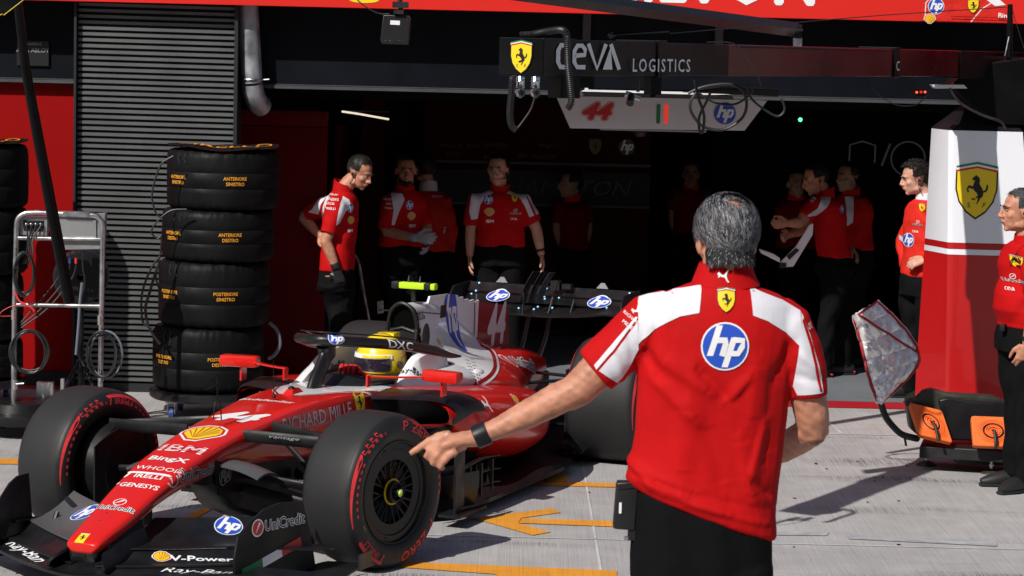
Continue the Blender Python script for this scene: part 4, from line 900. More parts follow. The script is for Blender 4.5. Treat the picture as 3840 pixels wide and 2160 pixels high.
# ---- wheels
def wallprof(Rr, w2, ri):
    # (offset outward from centre, radius) inner rim bead -> sidewall -> shoulder -> tread centre
    return [(w2 - .014, ri - .006), (w2 - .004, ri), (w2 + .008, ri + .025), (w2 + .012, ri + .055), (w2 + .006, ri + .085), (w2 - .006, Rr - .02), (w2 - .024, Rr - .009), (w2 - .05, Rr - .003), (w2 * .5, Rr), (0, Rr + .001)]
def make_wheel(kind, steer, pos, side):
    w2, Rr = (.145, .3675) if kind == 'front' else (.21, .3675); ri = .246; PR = wallprof(Rr, w2, ri)
    wh = link('wheel', None, car); wh.location = (pos[0], pos[1], Rr); wh.rotation_euler = (0, 0, steer)
    s = 1 if side > 0 else -1; prof = [(o * s, r) for o, r in PR] + [(-o * s, r) for o, r in PR[-2::-1]]
    b = MB().m('tyre_rubber'); b.rev(prof, (0, 0, 0), (0, 1, 0), 96)
    for i, f in enumerate(b.f):
        r0 = sum(math.hypot(b.v[k].x, b.v[k].z) for k in f) / len(f)
        if r0 < Rr - .01: b.mi[i] = 1
    b.mats.append('tyre_wall')
    def off_at(r): return lerp([p[1] for p in PR[:7]], [p[0] for p in PR[:7]], r)
    def onwall(face):
        def f(u, v, o):   # u: angle (clockwise seen from outside), v: radius
            y = (off_at(v) + o + .0012) * face; ang = u * face
            return V(-math.sin(ang) * v, y, math.cos(ang) * v)
        return f
    def arc(marks, ang, r, sz, sx=1.0, face=1, flipv=False):
        out = []
        for m, (vs, fs) in marks:
            if flipv: nv = [(ang - p[0] * sz * sx / r, r - p[1] * sz) + tuple(p[2:]) for p in vs]
            else: nv = [(ang + p[0] * sz * sx / r, r + p[1] * sz) + tuple(p[2:]) for p in vs]
            out.append((m, (nv, fs)))
        decal('x', out, (0, 0, 0), (1, 0, 0), (0, 1, 0), None, cell=.035, fn=onwall(face), into=b, off=0)
    for face in (1, -1):
        rm = .312; outer = face * s > 0
        for a_ in ((30, 148) if outer else (150, -160)): arc([('tyre_red', text2('P ZERO', .8, shear=.1, bold=.015, sx=1.25, sp=1.1))], R(a_), rm, .08, face=face)
        for a_ in ((-141,) if outer else (14,)): arc(m_pirelli('tyre_red'), R(a_), rm, .064, face=face)
        for a0 in ((0, R(123)) if outer else (R(12), R(115))):
            def band(a1, a2, r1, r2, c1, c2): decal('x', [('tyre_red', poly2([(a0 + a1, r1), (a0 + a2, r2), (a0 + a2, c2), (a0 + a1, c1)]))], (0, 0, 0), (1, 0, 0), (0, 1, 0), None, fn=onwall(face), into=b, off=0)
            for i in range(26):
                t = i / 26; t2 = (i + 1) / 26; WF = lambda t: (.020 * (1 - t) + .003) * min(1, .35 + t * 7)
                band(R(-52 - 60 * t), R(-52 - 60 * t2), .346, .346, .346 - WF(t), .346 - WF(t2))
            for i in range(8): band(R(-57 - 6.4 * i), R(-60 - 6.4 * i), .316, .316, .306, .306)
            for i in range(4):
                for j in range(2): aa = -51 + 6.6 * i + 3.3 * j; rr = .335 - .017 * j; band(R(aa), R(aa + 3.2), rr + .012, rr + .007, rr - .006, rr - .011)
            arc([('tyre_red', text2('18', .6))], a0 + R(-21), rm, .03, face=face)
        arc([('tyre_lime', text2('Soft', .6, shear=.3))], R(-118), .285, .03, face=face)
    ty = b.build('tyre', wh, smooth=40, fix=False)
    b = MB().m('rim_black'); f = s
    b.rev([(-.12 * f, .247), (w2 * f - .012 * f, .247), (w2 * f - .002 * f, .243), (w2 * f - .004 * f, .236), (w2 * f - .016 * f, .232), (w2 * f - .016 * f, .205), (w2 * f - .022 * f, .2), (w2 * f - .024 * f, .152), (w2 * f - .06 * f, .145), (w2 * f - .1 * f, .05), (-.05 * f, .04)], (0, 0, 0), (0, 1, 0), 64)
    for i in range(12):
        a = 2 * math.pi * i / 12; ro = V(math.sin(a), 0, math.cos(a)); tg = V(math.cos(a), 0, -math.sin(a)); yy = (w2 - .04) * f
        b.tube([ro * .045 + V(0, yy - .005 * f, 0), ro * .15 + tg * .02 + V(0, yy + .012 * f, 0)], [.008, .006], 6); b.tube([ro * .09 + V(0, yy, 0), ro * .15 - tg * .018 + V(0, yy + .012 * f, 0)], [.006, .004], 6)
    b.m('rim_black')
    for i in range(5):
        a = 2 * math.pi * (i + .3) / 5; b.cyl((math.sin(a) * .218, (w2 - .018) * f, math.cos(a) * .218), (math.sin(a) * .218, (w2 - .013) * f, math.cos(a) * .218), .005, n=8)
    b.build('rim', wh, smooth=35)
    b = MB().m('mark_yellow'); b.rev([(0, .062), (.006 * f, .062), (.006 * f, .055), (0, .055)], (0, (w2 - .03) * f, 0), (0, 1, 0), 40)
    b.m('mark_black')
    for i in range(36):
        a = 2 * math.pi * i / 36; b.cyl((math.sin(a) * .0585, (w2 - .024) * f, math.cos(a) * .0585), (math.sin(a) * .0585, (w2 - .0225) * f, math.cos(a) * .0585), .002, n=4)
    b.m('rim_black').rev([(0, .052), (.03 * f, .05), (.035 * f, .04), (.02 * f, .035)], (0, (w2 - .035) * f, 0), (0, 1, 0), 24)
    b.m('chrome').cyl((0, (w2 - .03) * f, 0), (0, (w2 + .02) * f, 0), .022, .018, 16); b.m('lime').ell((0, (w2 + .02) * f, 0), (.013, .008, .013)); b.build('wheel_nut', wh)
    return wh
make_wheel('front', R(-13), (0, .77), 1); make_wheel('front', R(-13), (0, -.77), -1); make_wheel('rear', 0, (-3.4, .785), 1); make_wheel('rear', 0, (-3.4, -.785), -1)
# rear suspension
for sg in (1, -1):
    for nm, p0, p1, r in (('rear_wishbone', (-3.1, .18, .45), (-3.4, .6, .48), .02), ('rear_wishbone', (-3.7, .12, .45), (-3.4, .6, .48), .02), ('rear_wishbone', (-3.05, .2, .22), (-3.4, .6, .2), .024), ('rear_wishbone', (-3.75, .12, .22), (-3.4, .6, .2), .02), ('drive_shaft', (-3.4, .1, .34), (-3.4, .6, .36), .03)):
        MB().m('carbon').tube([V(p0[0], sg * p0[1], p0[2]), V(p1[0], sg * p1[1], p1[2])], r, 8, flat=.5).build(nm, car)
    b = MB().m('carbon_matte'); b.rev([(0, .05), (0, .2), (.1, .22)], (-3.4, sg * .54, .3675), (0, sg, 0), 28); b.sheet(lambda u, v: V(-3.2 - .4 * u, sg * .53, .1 + .45 * v), 4, 6, .01); b.build('rear_brake_drum', car)
b = MB().m('carbon_matte').box((-3.75, 0, .3), (.6, .2, .25), taper=.7, bev=.03); b.build('gearbox', car)
b = MB().m('carbon_matte'); b.sheet(lambda u, v: V(-3.5 - .55 * u, (2 * v - 1) * .5, .06 + .2 * u * u), 6, 8, .01); b.build('diffuser', car)
# ---- rear wing
rw = link('rear_wing', None, car)
def rwe(nm, x0, x1, z0, z1, m, dip=0, th=.008, yw=.57):
    b = MB().m(m)
    def f(u, v):
        y = (2 * u - 1) * yw; d = dip * max(0, 1 - (abs(y) / .45) ** 2)
        return V(x0 + (x1 - x0) * v, y, z0 + (z1 - z0) * v ** 1.3 - d)
    b.sheet(f, 30, 6, th); return b.build(nm, rw, smooth=50)
e0 = rwe('lower_plane', -4.02, -4.2, .80, .84, 'carbon', .035, .012); e1 = rwe('middle_flap', -4.17, -4.26, .83, .868, 'carbon', .0, .007); e2 = rwe('upper_flap', -4.24, -4.31, .872, .925, 'carbon', 0, .007)
for sg in (1, -1):
    b = MB().m('carbon_matte'); b.prism([(-3.98, sg * .572, .74), (-4.0, sg * .572, .88), (-4.05, sg * .572, .92), (-4.34, sg * .572, .93), (-4.36, sg * .572, .75), (-4.3, sg * .57, .5), (-4.36, sg * .56, .3), (-4.2, sg * .56, .3), (-4.12, sg * .57, .7)], (0, sg * .01, 0)); ep_ = b.build('rear_endplate', rw, smooth=0)
    b = MB().m('carbon').tube(smooth_pts([(-3.85, sg * .06, .45), (-4.0, sg * .07, .6), (-4.1, sg * .07, .78)], 3), .03, 8, flat=.25, hint=(0, 1, 0)); b.build('wing_pillar', rw)
    q = e0 if 0 else None
ttm = []
tvv = []; tff = []
for oo in (e0, e1, e2):
    o0 = len(tvv); tvv += [v.co.copy() for v in oo.data.vertices]; tff += [tuple(i + o0 for i in p.vertices) for p in oo.data.polygons]
t3 = BVHTree.FromPolygons(tvv, tff)
for y in (-.33, .36):
    decal('emblem', xf(m_hp(), .155, y, 0, sy=.108), (0, 0, 0), (0, 1, 0), (0, 0, 1), rw, cell=.012, local=True, off=.004, fn=lambda u, v, o: V(lerp([-.07, 0, .045, .07], [-4.11, -4.2, -4.255, -4.3], v) + o, u, lerp([-.07, 0, .045, .07], [.812, .848, .875, .915], v) + o))
    b = MB().m('carbon_lit').prism([(-4.3, y - .04 - .02, .93), (-4.3, y + .04 - .02, .93), (-4.31, y + .012 - .02, .965), (-4.31, y - .012 - .02, .965)], (-.01, 0, 0)); b.build('flap_tab', rw)
for px, py in [(1797, 1061), (1768, 1102), (1785, 1090), (1945, 1156), (2002, 1160), (2017, 1151), (2050, 1082), (2104, 1084), (2042, 1112), (2043, 1121), (2096, 1117), (2071, 1155), (2275, 1155), (2361, 1100)]:
    h, n = con(px, py, t3)
    if h is not None: MB().m('led_blue').ell(h, (.007, .007, .007), nu=8, nv=6).build('marker_dot', rw)
for i in range(3):
    b = MB().m('carbon'); y0 = -.11 + i * .055; b.sheet(lambda u, v: V(-4.02 - .1 * v - .05 * u, y0 + .03 * u * 0 + .05 * v * v + .022 * u, .86 + .17 * v - .02 * (1 - v)), 3, 8, .006); b.build('curved_vane', rw)
b = MB().m('plastic_black').box((-4.24, .05, .94), (.05, .06, .06)).box((-4.26, .12, .935), (.05, .06, .03)).tube([(-4.05, -.1, .76), (-4.06, -.1, .9)], .008, 6).tube([(-4.08, 0.06, .76), (-4.16, 0.06, .87)], .008, 6).tube([(-4.1, .2, .77), (-4.17, .2, .86)], .007, 6); b.build('wing_actuator', rw)
# ------------------------------------------------------------------ driver
drv = thing('person', 'driver in yellow helmet and red gloves sitting in the racing car cockpit', 'person', (CX, CY, 0), rz=-math.pi / 2 - CA)
b = MB().m('helmet_yellow'); HC = V(-1.745, -.01, .732)
def hshape(u, v):
    th = math.pi * v; ph = 2 * math.pi * u; r = V(math.sin(th) * math.cos(ph), math.sin(th) * math.sin(ph), math.cos(th))
    k = V(.152, .138, .147); q = V(r.x * k.x, r.y * k.y, r.z * k.z)
    if r.z < -.2: q.x += .018 * (r.x > 0) * (-r.z); q.x *= (1 + .12 * r.z) if r.x < 0 else 1
    return HC + q
b.grid(hshape, 40, 24); b.v = [v for v in b.v]; hel = b.build('helmet', drv, smooth=60)
hb = bvh(hel, True)
def hreg(nm, m, az0, az1, z0, z1, off, n=24, k=6, wav=0):
    b = MB().m(m)
    def f(u, v):
        a = az0 + (az1 - az0) * u; z = z0 + (z1 - z0) * v + wav * math.sin(u * 7); c = math.cos(math.asin(max(-1, min(1, z / .147))))
        return HC + V(math.cos(a) * (.152 * c + off + (.018 * (-z / .147) if z < -.027 and math.cos(a) > 0 else 0)), math.sin(a) * (.138 * c + off), z)
    b.sheet(f, n, k, .003); return b.build(nm, hel, smooth=60)
hreg('visor', 'visor', -1.35, .85, -.045, .022, .005); hreg('visor_strip', 'mark_white', -1.3, .92, .022, .045, .006); hreg('visor_strip', 'mark_yellow', -.3, .8, .026, .041, .0095)
decal('lettering', xf([('mark_black', text2('RICHARD MILLE', .6))], .018), HC + V(.13, .05, .035), V(-.4, .9, 0).normalized(), (0, 0, 1), hel, local=True, off=.012)
for i in range(5): hreg('helmet_line', 'car_red' if i % 2 else 'helmet_gold', 1.2 + .05 * i, 2.7, -.07 + .03 * i, -.066 + .03 * i, .003, wav=.008)
hreg('helmet_line', 'mark_black', .7, 1.8, .088, .093, .003, wav=.004)
b = MB().m('visor'); b.cyl(HC + V(.045, .128, -.01), HC + V(.05, .145, -.01), .018, n=16); b.build('visor_pivot', hel)
b = MB().m('helmet_yellow').box(HC + V(-.1, 0, .128), (.09, .1, .03), bev=.01); b.build('helmet_spoiler', hel)
b = MB().m('plastic_black').tube([HC + V(0, 0, -.1), HC + V(-.02, 0, -.2)], [.1, .12], 16); b.m('suit_red').tube([HC + V(-.02, 0, -.19), HC + V(-.05, 0, -.35)], [(.1, .2), (.14, .2)], 16, hint=(1, 0, 0)); b.build('body', drv)
b = MB().m('glove_red')
gc = V(-1.34, .0, .722)
for i in range(4): b.tube([gc + V(-.03, -.045 + .027 * i, -.05), gc + V(-.01, -.045 + .027 * i, .015), gc + V(.012, -.043 + .026 * i, .03), gc + V(.032, -.042 + .025 * i, .01), gc + V(.034, -.04 + .025 * i, -.025)], [.014, .014, .0135, .0125, .009], 8)
b.ell(gc + V(-.03, 0, -.02), (.04, .06, .05)); b.tube([gc + V(-.03, .05, -.03), gc + V(0, .068, -.01), gc + V(.03, .062, .0)], [.015, .014, .01], 8); b.tube([gc + V(-.04, 0, -.03), gc + V(-.15, .06, -.09)], [.045, .05], 12); b.build('glove', drv, sub=1)
b = MB().m('plastic_black').tube(smooth_pts([(-1.28, -.12, .63), (-1.28, -.12, .675), (-1.29, -.06, .69), (-1.29, .06, .69), (-1.28, .12, .675), (-1.28, .12, .63)], 3), .016, 8); o = b.build('steering_wheel', car)
# ------------------------------------------------------------------ blanketed tyre stacks on dollies
def tyre_blanket(name, label, c, R0, h, texts, grp, ang=0, lid=False, Rr=None):
    t = thing(name, label, 'tyre', c, group=grp)
    b = TMB().m('blanket'); n = 96; c = Vector(c)
    prof = [(.35, 0), (.8, .0), (.93, .02), (.99, .08), (1.0, .2), (1.0, .36), (.992, .37), (1.003, .385), (1.003, .62), (.992, .635), (1.0, .65), (1.0, .82), (.985, .92), (.94, .98), (.86, 1.0), (.35, 1.0)]
    def f(u, v):
        k = v * (len(prof) - 1); i = min(int(k), len(prof) - 2); q = k - i; rr = prof[i][0] + (prof[i + 1][0] - prof[i][0]) * q; zz = prof[i][1] + (prof[i + 1][1] - prof[i][1]) * q
        a = 2 * math.pi * u; edge = max(0, abs(zz - .5) - .3) / .2
        wr = edge * .007 * math.sin(a * 37 + 3 * math.sin(a * 5 + c.z * 7)) + .003 * math.sin(a * 3 + zz * 4 + c.z * 9) + edge * .005 * math.sin(a * 59 + 2 * math.sin(a * 3))
        return c + V(math.cos(a) * R0 * (rr + wr), math.sin(a) * R0 * (rr + wr), zz * h + edge * .003 * math.sin(a * 23))
    b.grid(f, n * 2, (len(prof) - 1) * 2); b.build('blanket', t, smooth=60)
    TMB().m('tyre_wall').rev([(.02, .05), (.02, .3), (h - .02, .3), (h - .02, .05)], c, (0, 0, 1), 32).build('tyre', t)
    b = TMB().m('cable')
    for a in (-2.2, -2.35): b.tube([c + V(math.cos(a) * R0 * .97, math.sin(a) * R0 * .97, h * .95), c + V(math.cos(a) * R0 * 1.01, math.sin(a) * R0 * 1.01, h * .86), c + V(math.cos(a + .05) * R0 * 1.015, math.sin(a + .05) * R0 * 1.015, h * .78)], .004, 6)
    b.build('drawstring', t)
    for a in (ang, ang - 1.12):
        mk = [('mark_orange', text2(texts[0], .8, bold=.02, sx=.92)), ('mark_orange', text2(texts[1], .8, bold=.02, sx=.92))]
        mk = xf(mk[:1], .038, 0, .017) + xf(mk[1:], .038, 0, -.017)
        decal('lettering', mk, c, (1, 0, 0), (0, 0, 1), t, cell=.01, off=.002, fn=lambda u, v, o, a=a: c + V(math.cos(a + u / R0) * (R0 * 1.012 + o), math.sin(a + u / R0) * (R0 * 1.012 + o), h * .5 + v))
    if lid:
        b = TMB().m('blanket')
        def g(u, v):
            a = 2 * math.pi * u; r = R0 * (.1 + .9 * v); return c + V(math.cos(a) * r, math.sin(a) * r, h + .022 + .012 * math.sin(a * 2 + 1) * v + .006 * math.sin(a * 5) * v - .03 * max(0, v - .85))
        b.grid(g, 64, 8); b.build('lid', t)
        decal('lid_mark', xf([('mark_orange', text2('PIRELLI', .8, bold=.02, sx=1.4))], .15, 0, -R0 * .6) + [('mark_orange', ring2(-.22, -.1, .05, .012)), ('mark_orange', ring2(.27, -.05, .05, .012))], c + V(0, 0, h), (1, 0, 0), (0, 1, 0), t, cell=.03, fn=lambda u, v, o: c + V(u, v, h + .032 + .012 * math.sin(math.atan2(v, u) * 2 + 1) * (u * u + v * v) ** .5 / R0 + .006 * math.sin(math.atan2(v, u) * 5)))
    return t
def dolly(name, label, c, Rd, grp, z=.13):
    t = thing(name, label, 'dolly', c, group=grp); c = Vector(c)
    TMB().m('carbon').rev([(z, .01), (z, Rd * .97), (z + .012, Rd), (z + .045, Rd), (z + .055, Rd * .97), (z + .055, .01)], c, (0, 0, 1), 64).build('platform', t)
    for k in range(4):
        a = math.pi / 4 + k * math.pi / 2; q = c + V(math.cos(a) * Rd * .78, math.sin(a) * Rd * .78, 0)
        b = TMB().m('steel').box(q + V(0, 0, z - .012), (.07, .07, .012)); b.box(q + V(.022, 0, z * .62), (.005, .04, z * .6)).box(q + V(-.022, 0, z * .62), (.005, .04, z * .6)); o = b.build('caster', t)
        TMB().m('caster_blue').rev([(-.015, .01), (-.015, .042), (.015, .042), (.015, .01)], q + V(0, 0, .043), (1, 0, 0), 20).build('caster_wheel', t)
    return t
SX, SY = -1.90, 16.0
g = 'tyres in black heater blankets stacked on dollies'
spec = [((-2.015, 0), .33 * 0 + .405, ('POSTERIORE', 'DESTRO'), 'bottom tyre of the tall stack, black blanket marked POSTERIORE DESTRO', 1425),
        ((-1.99, 0), .375, ('POSTERIORE', 'SINISTRO'), 'second tyre from the bottom of the tall stack, marked POSTERIORE SINISTRO', 0),
        ((-1.955, 0), .33, ('ANTERIORE', 'DESTRO'), 'third tyre from the bottom of the tall stack, marked ANTERIORE DESTRO', 0),
        ((-1.935, 0), .345, ('ANTERIORE', 'SINISTRO'), 'top tyre of the tall stack under an upturned lid, marked ANTERIORE SINISTRO', 0)]
ztops = [at(800, y, SY - .3).z for y in (1500, 1236, 988, 792, 568)]
xs = [(574, 992), (592, 1010), (604, 1025), (620, 1040)]
z0 = .19
zb = [z0]; 
for y in (1236, 988, 792, 566): zb.append(at(810, y, SY - .33).z)
for i, (c, h, tx, lb, _) in enumerate(spec):
    a = at(xs[i][0], 1200, SY).x; d = at(xs[i][1], 1200, SY).x; hh = zb[i + 1] - zb[i] - .002
    tyre_blanket('blanketed_tyre', lb, ((a + d) / 2, SY, zb[i]), (d - a) / 2 * .99, hh, tx, g, ang=-math.pi / 2 + .33, lid=(i == 3))
dolly('tyre_dolly', 'round black wheeled dolly carrying the tall stack of four tyres', ((at(574, 1500, SY).x + at(992, 1500, SY).x) / 2, SY, 0), .385, 'tyre dollies')
# second stack, cut by the left frame edge
S2Y = 16.3; x2 = at(103, 700, S2Y).x - .36
zz = [.19, at(0, 1500, S2Y).z + .12]
zl = [.19]
for y in (1290, 1040, 790, 548): zl.append(at(20, y, S2Y - .3).z)
nm = ['lowest blanketed tyre of the stack at the left edge, behind the steel trolley', 'second blanketed tyre from the floor in the stack at the left edge', 'third blanketed tyre from the floor in the stack at the left edge', 'top blanketed tyre of the stack cut by the left edge, beside the red panel']
for i in range(4): tyre_blanket('blanketed_tyre', nm[i], (x2 - (0 if i > 1 else .03), S2Y, zl[i]), .36, zl[i + 1] - zl[i] - .002, ('POSTERIORE', 'DESTRO'), g, ang=-2.9, lid=i == 3)
dolly('tyre_dolly', 'round wheeled dolly under the tyre stack at the left edge', (x2 - .03, S2Y, 0), .385, 'tyre dollies')
# cables beside the tall stack
def cablething(name, label, pts, r, cat='cable', m='cable', grp=None, Y=None, k=5):
    P = [at(*p) for p in pts]; t = TMB().m(m).tube(smooth_pts(P, k), r, 8).build(name); return tag(t, label, cat, grp)
y0 = SY - .42
cablething('heater_cable', 'thin black cable looping from the top tyre down the left side of the tall stack', [(650, 585, y0), (605, 615, y0), (580, 680, y0), (570, 740, y0), (585, 800, y0), (605, 815, y0)], .006)
cablething('heater_cable', 'black cable looping out from the third tyre and back, left of the tall stack', [(700, 785, y0), (640, 790, y0), (590, 830, y0), (568, 870, y0), (590, 895, y0), (605, 890, y0), (600, 960, y0), (585, 1040, y0), (600, 1090, y0)], .006)
cablething('heater_cable', 'long black cable hanging in a narrow loop beside the second tyre of the tall stack', [(600, 960, y0), (565, 1010, y0), (535, 1090, y0), (530, 1160, y0), (540, 1215, y0), (580, 1230, y0)], .007)
cablething('heater_cable', 'thick black cable with a plug hanging against the louvres by the tall stack', [(590, 1000, y0), (560, 1100, y0), (545, 1160, y0), (560, 1230, y0), (600, 1290, y0)], .009)
cablething('heater_cable', 'pale and black cables hanging behind the right side of the tall stack', [(1010, 1210, SY), (1040, 1240, SY), (1050, 1290, SY), (1030, 1330, SY), (1005, 1345, SY)], .012, m='cable_grey')
# ------------------------------------------------------------------ steel cable trolley
TY = 15.1
t = thing('cable_trolley', 'steel tube trolley with connector boxes and hung black cables at left', 'trolley', (at(210, 1400, TY).x, TY, 0))
post = smooth_pts([at(52, 1560, TY), at(52, 1400, TY), at(56, 1100, TY), at(62, 880, TY)], 3) + smooth_pts([at(62, 860, TY), at(68, 820, TY), at(95, 800, TY), at(140, 797, TY)], 4) + smooth_pts([at(330, 805, TY), at(365, 812, TY), at(384, 842, TY), at(385, 880, TY)], 4) + smooth_pts([at(384, 950, TY), at(380, 1200, TY), at(376, 1460, TY), at(375, 1520, TY)], 3)
TMB().m('steel').tube(post, .0165, 14).build('tube_frame', t)
TMB().m('steel').tube([at(62, 892, TY), at(382, 898, TY)], .013, 12).build('cross_bar', t); TMB().m('steel').tube([at(55, 1142, TY), at(380, 1148, TY)], .013, 12).build('cross_bar', t)
b = TMB().m('chrome')
for px, py in ((53, 1180), (376, 1200), (55, 1442), (378, 1410)): b.cyl(at(px, py - 18, TY), at(px, py + 18, TY), .0185, n=14)
b.cyl(at(60, 1440, TY - .02), at(90, 1438, TY - .02), .006, n=8); b.build('clamp', t)
b = TMB().m('box_grey').prism([at(285, 805, TY + .02), at(395, 800, TY + .02), at(388, 935, TY + .02), at(200, 938, TY + .02), at(200, 815, TY + .02), at(285, 812, TY + .02)][::-1], (0, .08, 0)); b.build('control_box', t, bevel=.004)
TMB().m('alu').prism([at(218, 822, TY + .008), at(360, 826, TY + .008), at(360, 890, TY + .008), at(218, 885, TY + .008)][::-1], (0, .01, 0)).build('box_plate', t)
TMB().m('steel').prism([at(234, 792, TY - .02), at(335, 795, TY - .02), at(333, 815, TY - .02), at(240, 812, TY - .02)][::-1], (0, .05, 0)).build('bracket_plate', t)
b = TMB().m('box_grey').prism([at(72, 812, TY + .02), at(178, 814, TY + .02), at(176, 885, TY + .02), at(74, 880, TY + .02)][::-1], (0, .06, 0)); b.m('cap_black').prism([at(86, 825, TY + .015), at(165, 827, TY + .015), at(163, 868, TY + .015), at(88, 865, TY + .015)][::-1], (0, .006, 0))
for i in range(4): b.m('steel').cyl(at(100 + i * 18, 842, TY + .015), at(100 + i * 18, 842, TY - .005), .01, n=12)
b.build('connector_box', t, bevel=.003)
ring = lambda cx, cy, rx, ry, Y, k=0: [at(cx + rx * math.cos(a), cy + ry * math.sin(a), Y + .01 * math.sin(a * 3 + k)) for a in [2 * math.pi * i / 24 + k for i in range(24)]]
def hcoil(nm, cx, cy, rx, ry, n, par, m='cable', r=.0055):
    for i in range(n):
        TMB().m(m).tube(ring(cx + random.uniform(-5, 5), cy + random.uniform(-6, 6), rx * random.uniform(.85, 1.1), ry * random.uniform(.9, 1.08), TY - .04 - i * .008, i), r, 6, closed=True).build(nm, par)
hcoil('cable_coil', 92, 1030, 38, 78, 6, t); hcoil('cable_coil', 110, 1320, 68, 78, 6, t); hcoil('cable_coil', 385, 1330, 58, 82, 5, t, r=.005); hcoil('cable_coil', 395, 1325, 66, 90, 1, t, 'cable_grey', .007)
for i in range(4): TMB().m('cable').tube(smooth_pts([at(100 + i * 18, 845, TY - .01), at(104 + i * 6, 900, TY - .03), at(100 + i * 8, 950, TY - .05), at(85 + i * 10, 990, TY - .05)], 4), .005, 6).build('lead', t)
for i, (px, c) in enumerate(((232, 'mark_yellow'), (262, 'caster_blue'), (285, 'tyre_red'))):
    b = TMB().m('cable').tube(smooth_pts([at(px, 940, TY + .04), at(px, 1000, TY + .04), at(px - 25, 1060, TY + .03), at(px - 110, 1160, TY), at(80, 1210 + 10 * i, TY - .02)], 5), .0055, 6); b.m(c).cyl(at(px, 968, TY + .035), at(px, 988, TY + .035), .0085, n=10); b.build('lead', t)
TMB().m('cable').tube(smooth_pts([at(312, 940, TY + .04), at(310, 1000, TY + .04), at(318, 1060, TY + .04), at(300, 1140, TY + .03)], 4), .006, 6).build('lead', t)
TMB().m('cable_grey').tube(smooth_pts([at(308, 1060, TY), at(300, 1130, TY), at(296, 1200, TY), at(290, 1275, TY), at(285, 1330, TY)], 4), .009, 8).build('striped_hose', t)
TMB().m('tyre_red').tube(smooth_pts([at(55, 1090, TY - .02), at(70, 1125, TY - .03), at(88, 1138, TY - .04), at(120, 1155, TY - .04), at(128, 1168, TY - .04)], 4), .006, 6).tube(smooth_pts([at(85, 1140, TY - .03), at(40, 1150, TY - .03), at(5, 1170, TY - .03), at(2, 1185, TY - .02), at(40, 1185, TY)], 5), .003, 6).build('red_tie', t)
b = TMB().m('carbon'); cb = V(at(70, 1560, TY).x, TY, 0)
b.rev([(.085, .01), (.085, .285), (.10, .295), (.135, .295), (.145, .285), (.15, .19), (.20, .175), (.205, .16), (.205, .01)], cb, (0, 0, 1), 56); b.build('base_plate', t)
for a in (-2.3, -.9, .6, 2.2):
    q = cb + V(math.cos(a) * .24, math.sin(a) * .24, 0); b = TMB().m('steel').box(q + V(.02, 0, .055), (.005, .04, .06)).box(q + V(-.02, 0, .055), (.005, .04, .06)); b.m('caster_blue').rev([(-.013, .01), (-.013, .037), (.013, .037), (.013, .01)], q + V(0, 0, .038), (1, 0, 0), 18); b.build('caster', t)
cb2 = V(at(375, 1500, TY).x, TY, .0); TMB().m('carbon').rev([(.085, .01), (.085, .2), (.12, .2), (.12, .01)], cb2, (0, 0, 1), 40).build('base_plate', t)
fy = TY + .45; t4 = thing('drum_fan', 'round black drum fan on a thin stand behind the steel cable trolley', 'fan', V(at(300, 1200, fy).x, fy, 0)); fc_ = at(305, 1035, fy)
TMB().m('cap_black').rev([(-.1, .02), (-.1, .155), (-.085, .17), (.085, .17), (.1, .155), (.1, .02)], fc_, (.1, -1, 0), 48).build('drum', t4)
b = TMB().m('cap_black').cyl(V(fc_.x, fy, fc_.z - .16), V(fc_.x, fy, .1), .018, n=10)
for dx_, dy_ in ((-.2, -.1), (.2, -.1), (0, .2)): b.tube([V(fc_.x, fy, .42), V(fc_.x + dx_, fy + dy_, .02)], .012, 8)
b.build('stand', t4)
b = TMB().m('alu').box(at(170, 1462, TY + .2), (.1, .05, .1)).box(at(235, 1455, TY + .2), (.02, .04, .12)); tag(b.build('metal_bracket'), 'small metal bracket on the ground behind the trolley', 'bracket')
# leaning black pole left, corner sign
o = TMB().m('gantry_black').tube([at(38, -60, 13.6), at(68, 20, 13.6), at(95, 250, 13.8), at(140, 500, 14), at(196, 800, 14.2), at(260, 1130, 14.4)], [.022, .024, .027, .031, .034, .034], 14).build('boom_pole'); tag(o, 'slanting black carbon pole crossing the red panel at upper left', 'pole')
t = thing('corner_board', 'dark board edge with thin yellow outline in the top left corner', 'board', at(20, 0, 12)); TMB().m('gantry_black').prism([at(-80, -60, 12), at(120, -60, 12), at(75, 15, 12), at(10, 55, 12), at(-80, 90, 12)], (0, .03, 0)).build('board', t)
TMB().m('mark_yellow').tube([at(100, -10, 11.99), at(14, 57, 11.99), at(8, 52, 11.99), at(-30, 75, 11.99)], .0018, 6).build('yellow_edge', t)
# ------------------------------------------------------------------ overhead gantry
GZ0, GZ1 = 2.325, 2.492
tip = V(.113, 10.8, 0); root = V(2.169, 14.4, 0); gd = (root - tip).normalized(); gn = V(gd.y, -gd.x, 0)
def GQ(s, n, z): return tip + gd * s + gn * n + V(0, 0, z)
t = thing('overhead_boom', 'long black and dark red overhead boom, shield on its end, white lettering on its side', 'gantry', GQ(2, 0, GZ0))
L = (root - tip).length
def seg(nm, s0, s1, m, n0=-.225, n1=0, z0=GZ0, z1=GZ1, e=0, bv=.004):
    b = TMB().m(m); b.add([GQ(s0, n0 - e, z0 - e), GQ(s1, n0 - e, z0 - e), GQ(s1, n1 + e, z0 - e), GQ(s0, n1 + e, z0 - e), GQ(s0, n0 - e, z1 + e), GQ(s1, n0 - e, z1 + e), GQ(s1, n1 + e, z1 + e), GQ(s0, n1 + e, z1 + e)], [(3, 2, 1, 0), (4, 5, 6, 7), (0, 1, 5, 4), (1, 2, 6, 5), (2, 3, 7, 6), (3, 0, 4, 7)]); return b.build(nm, t, smooth=0, bevel=bv)
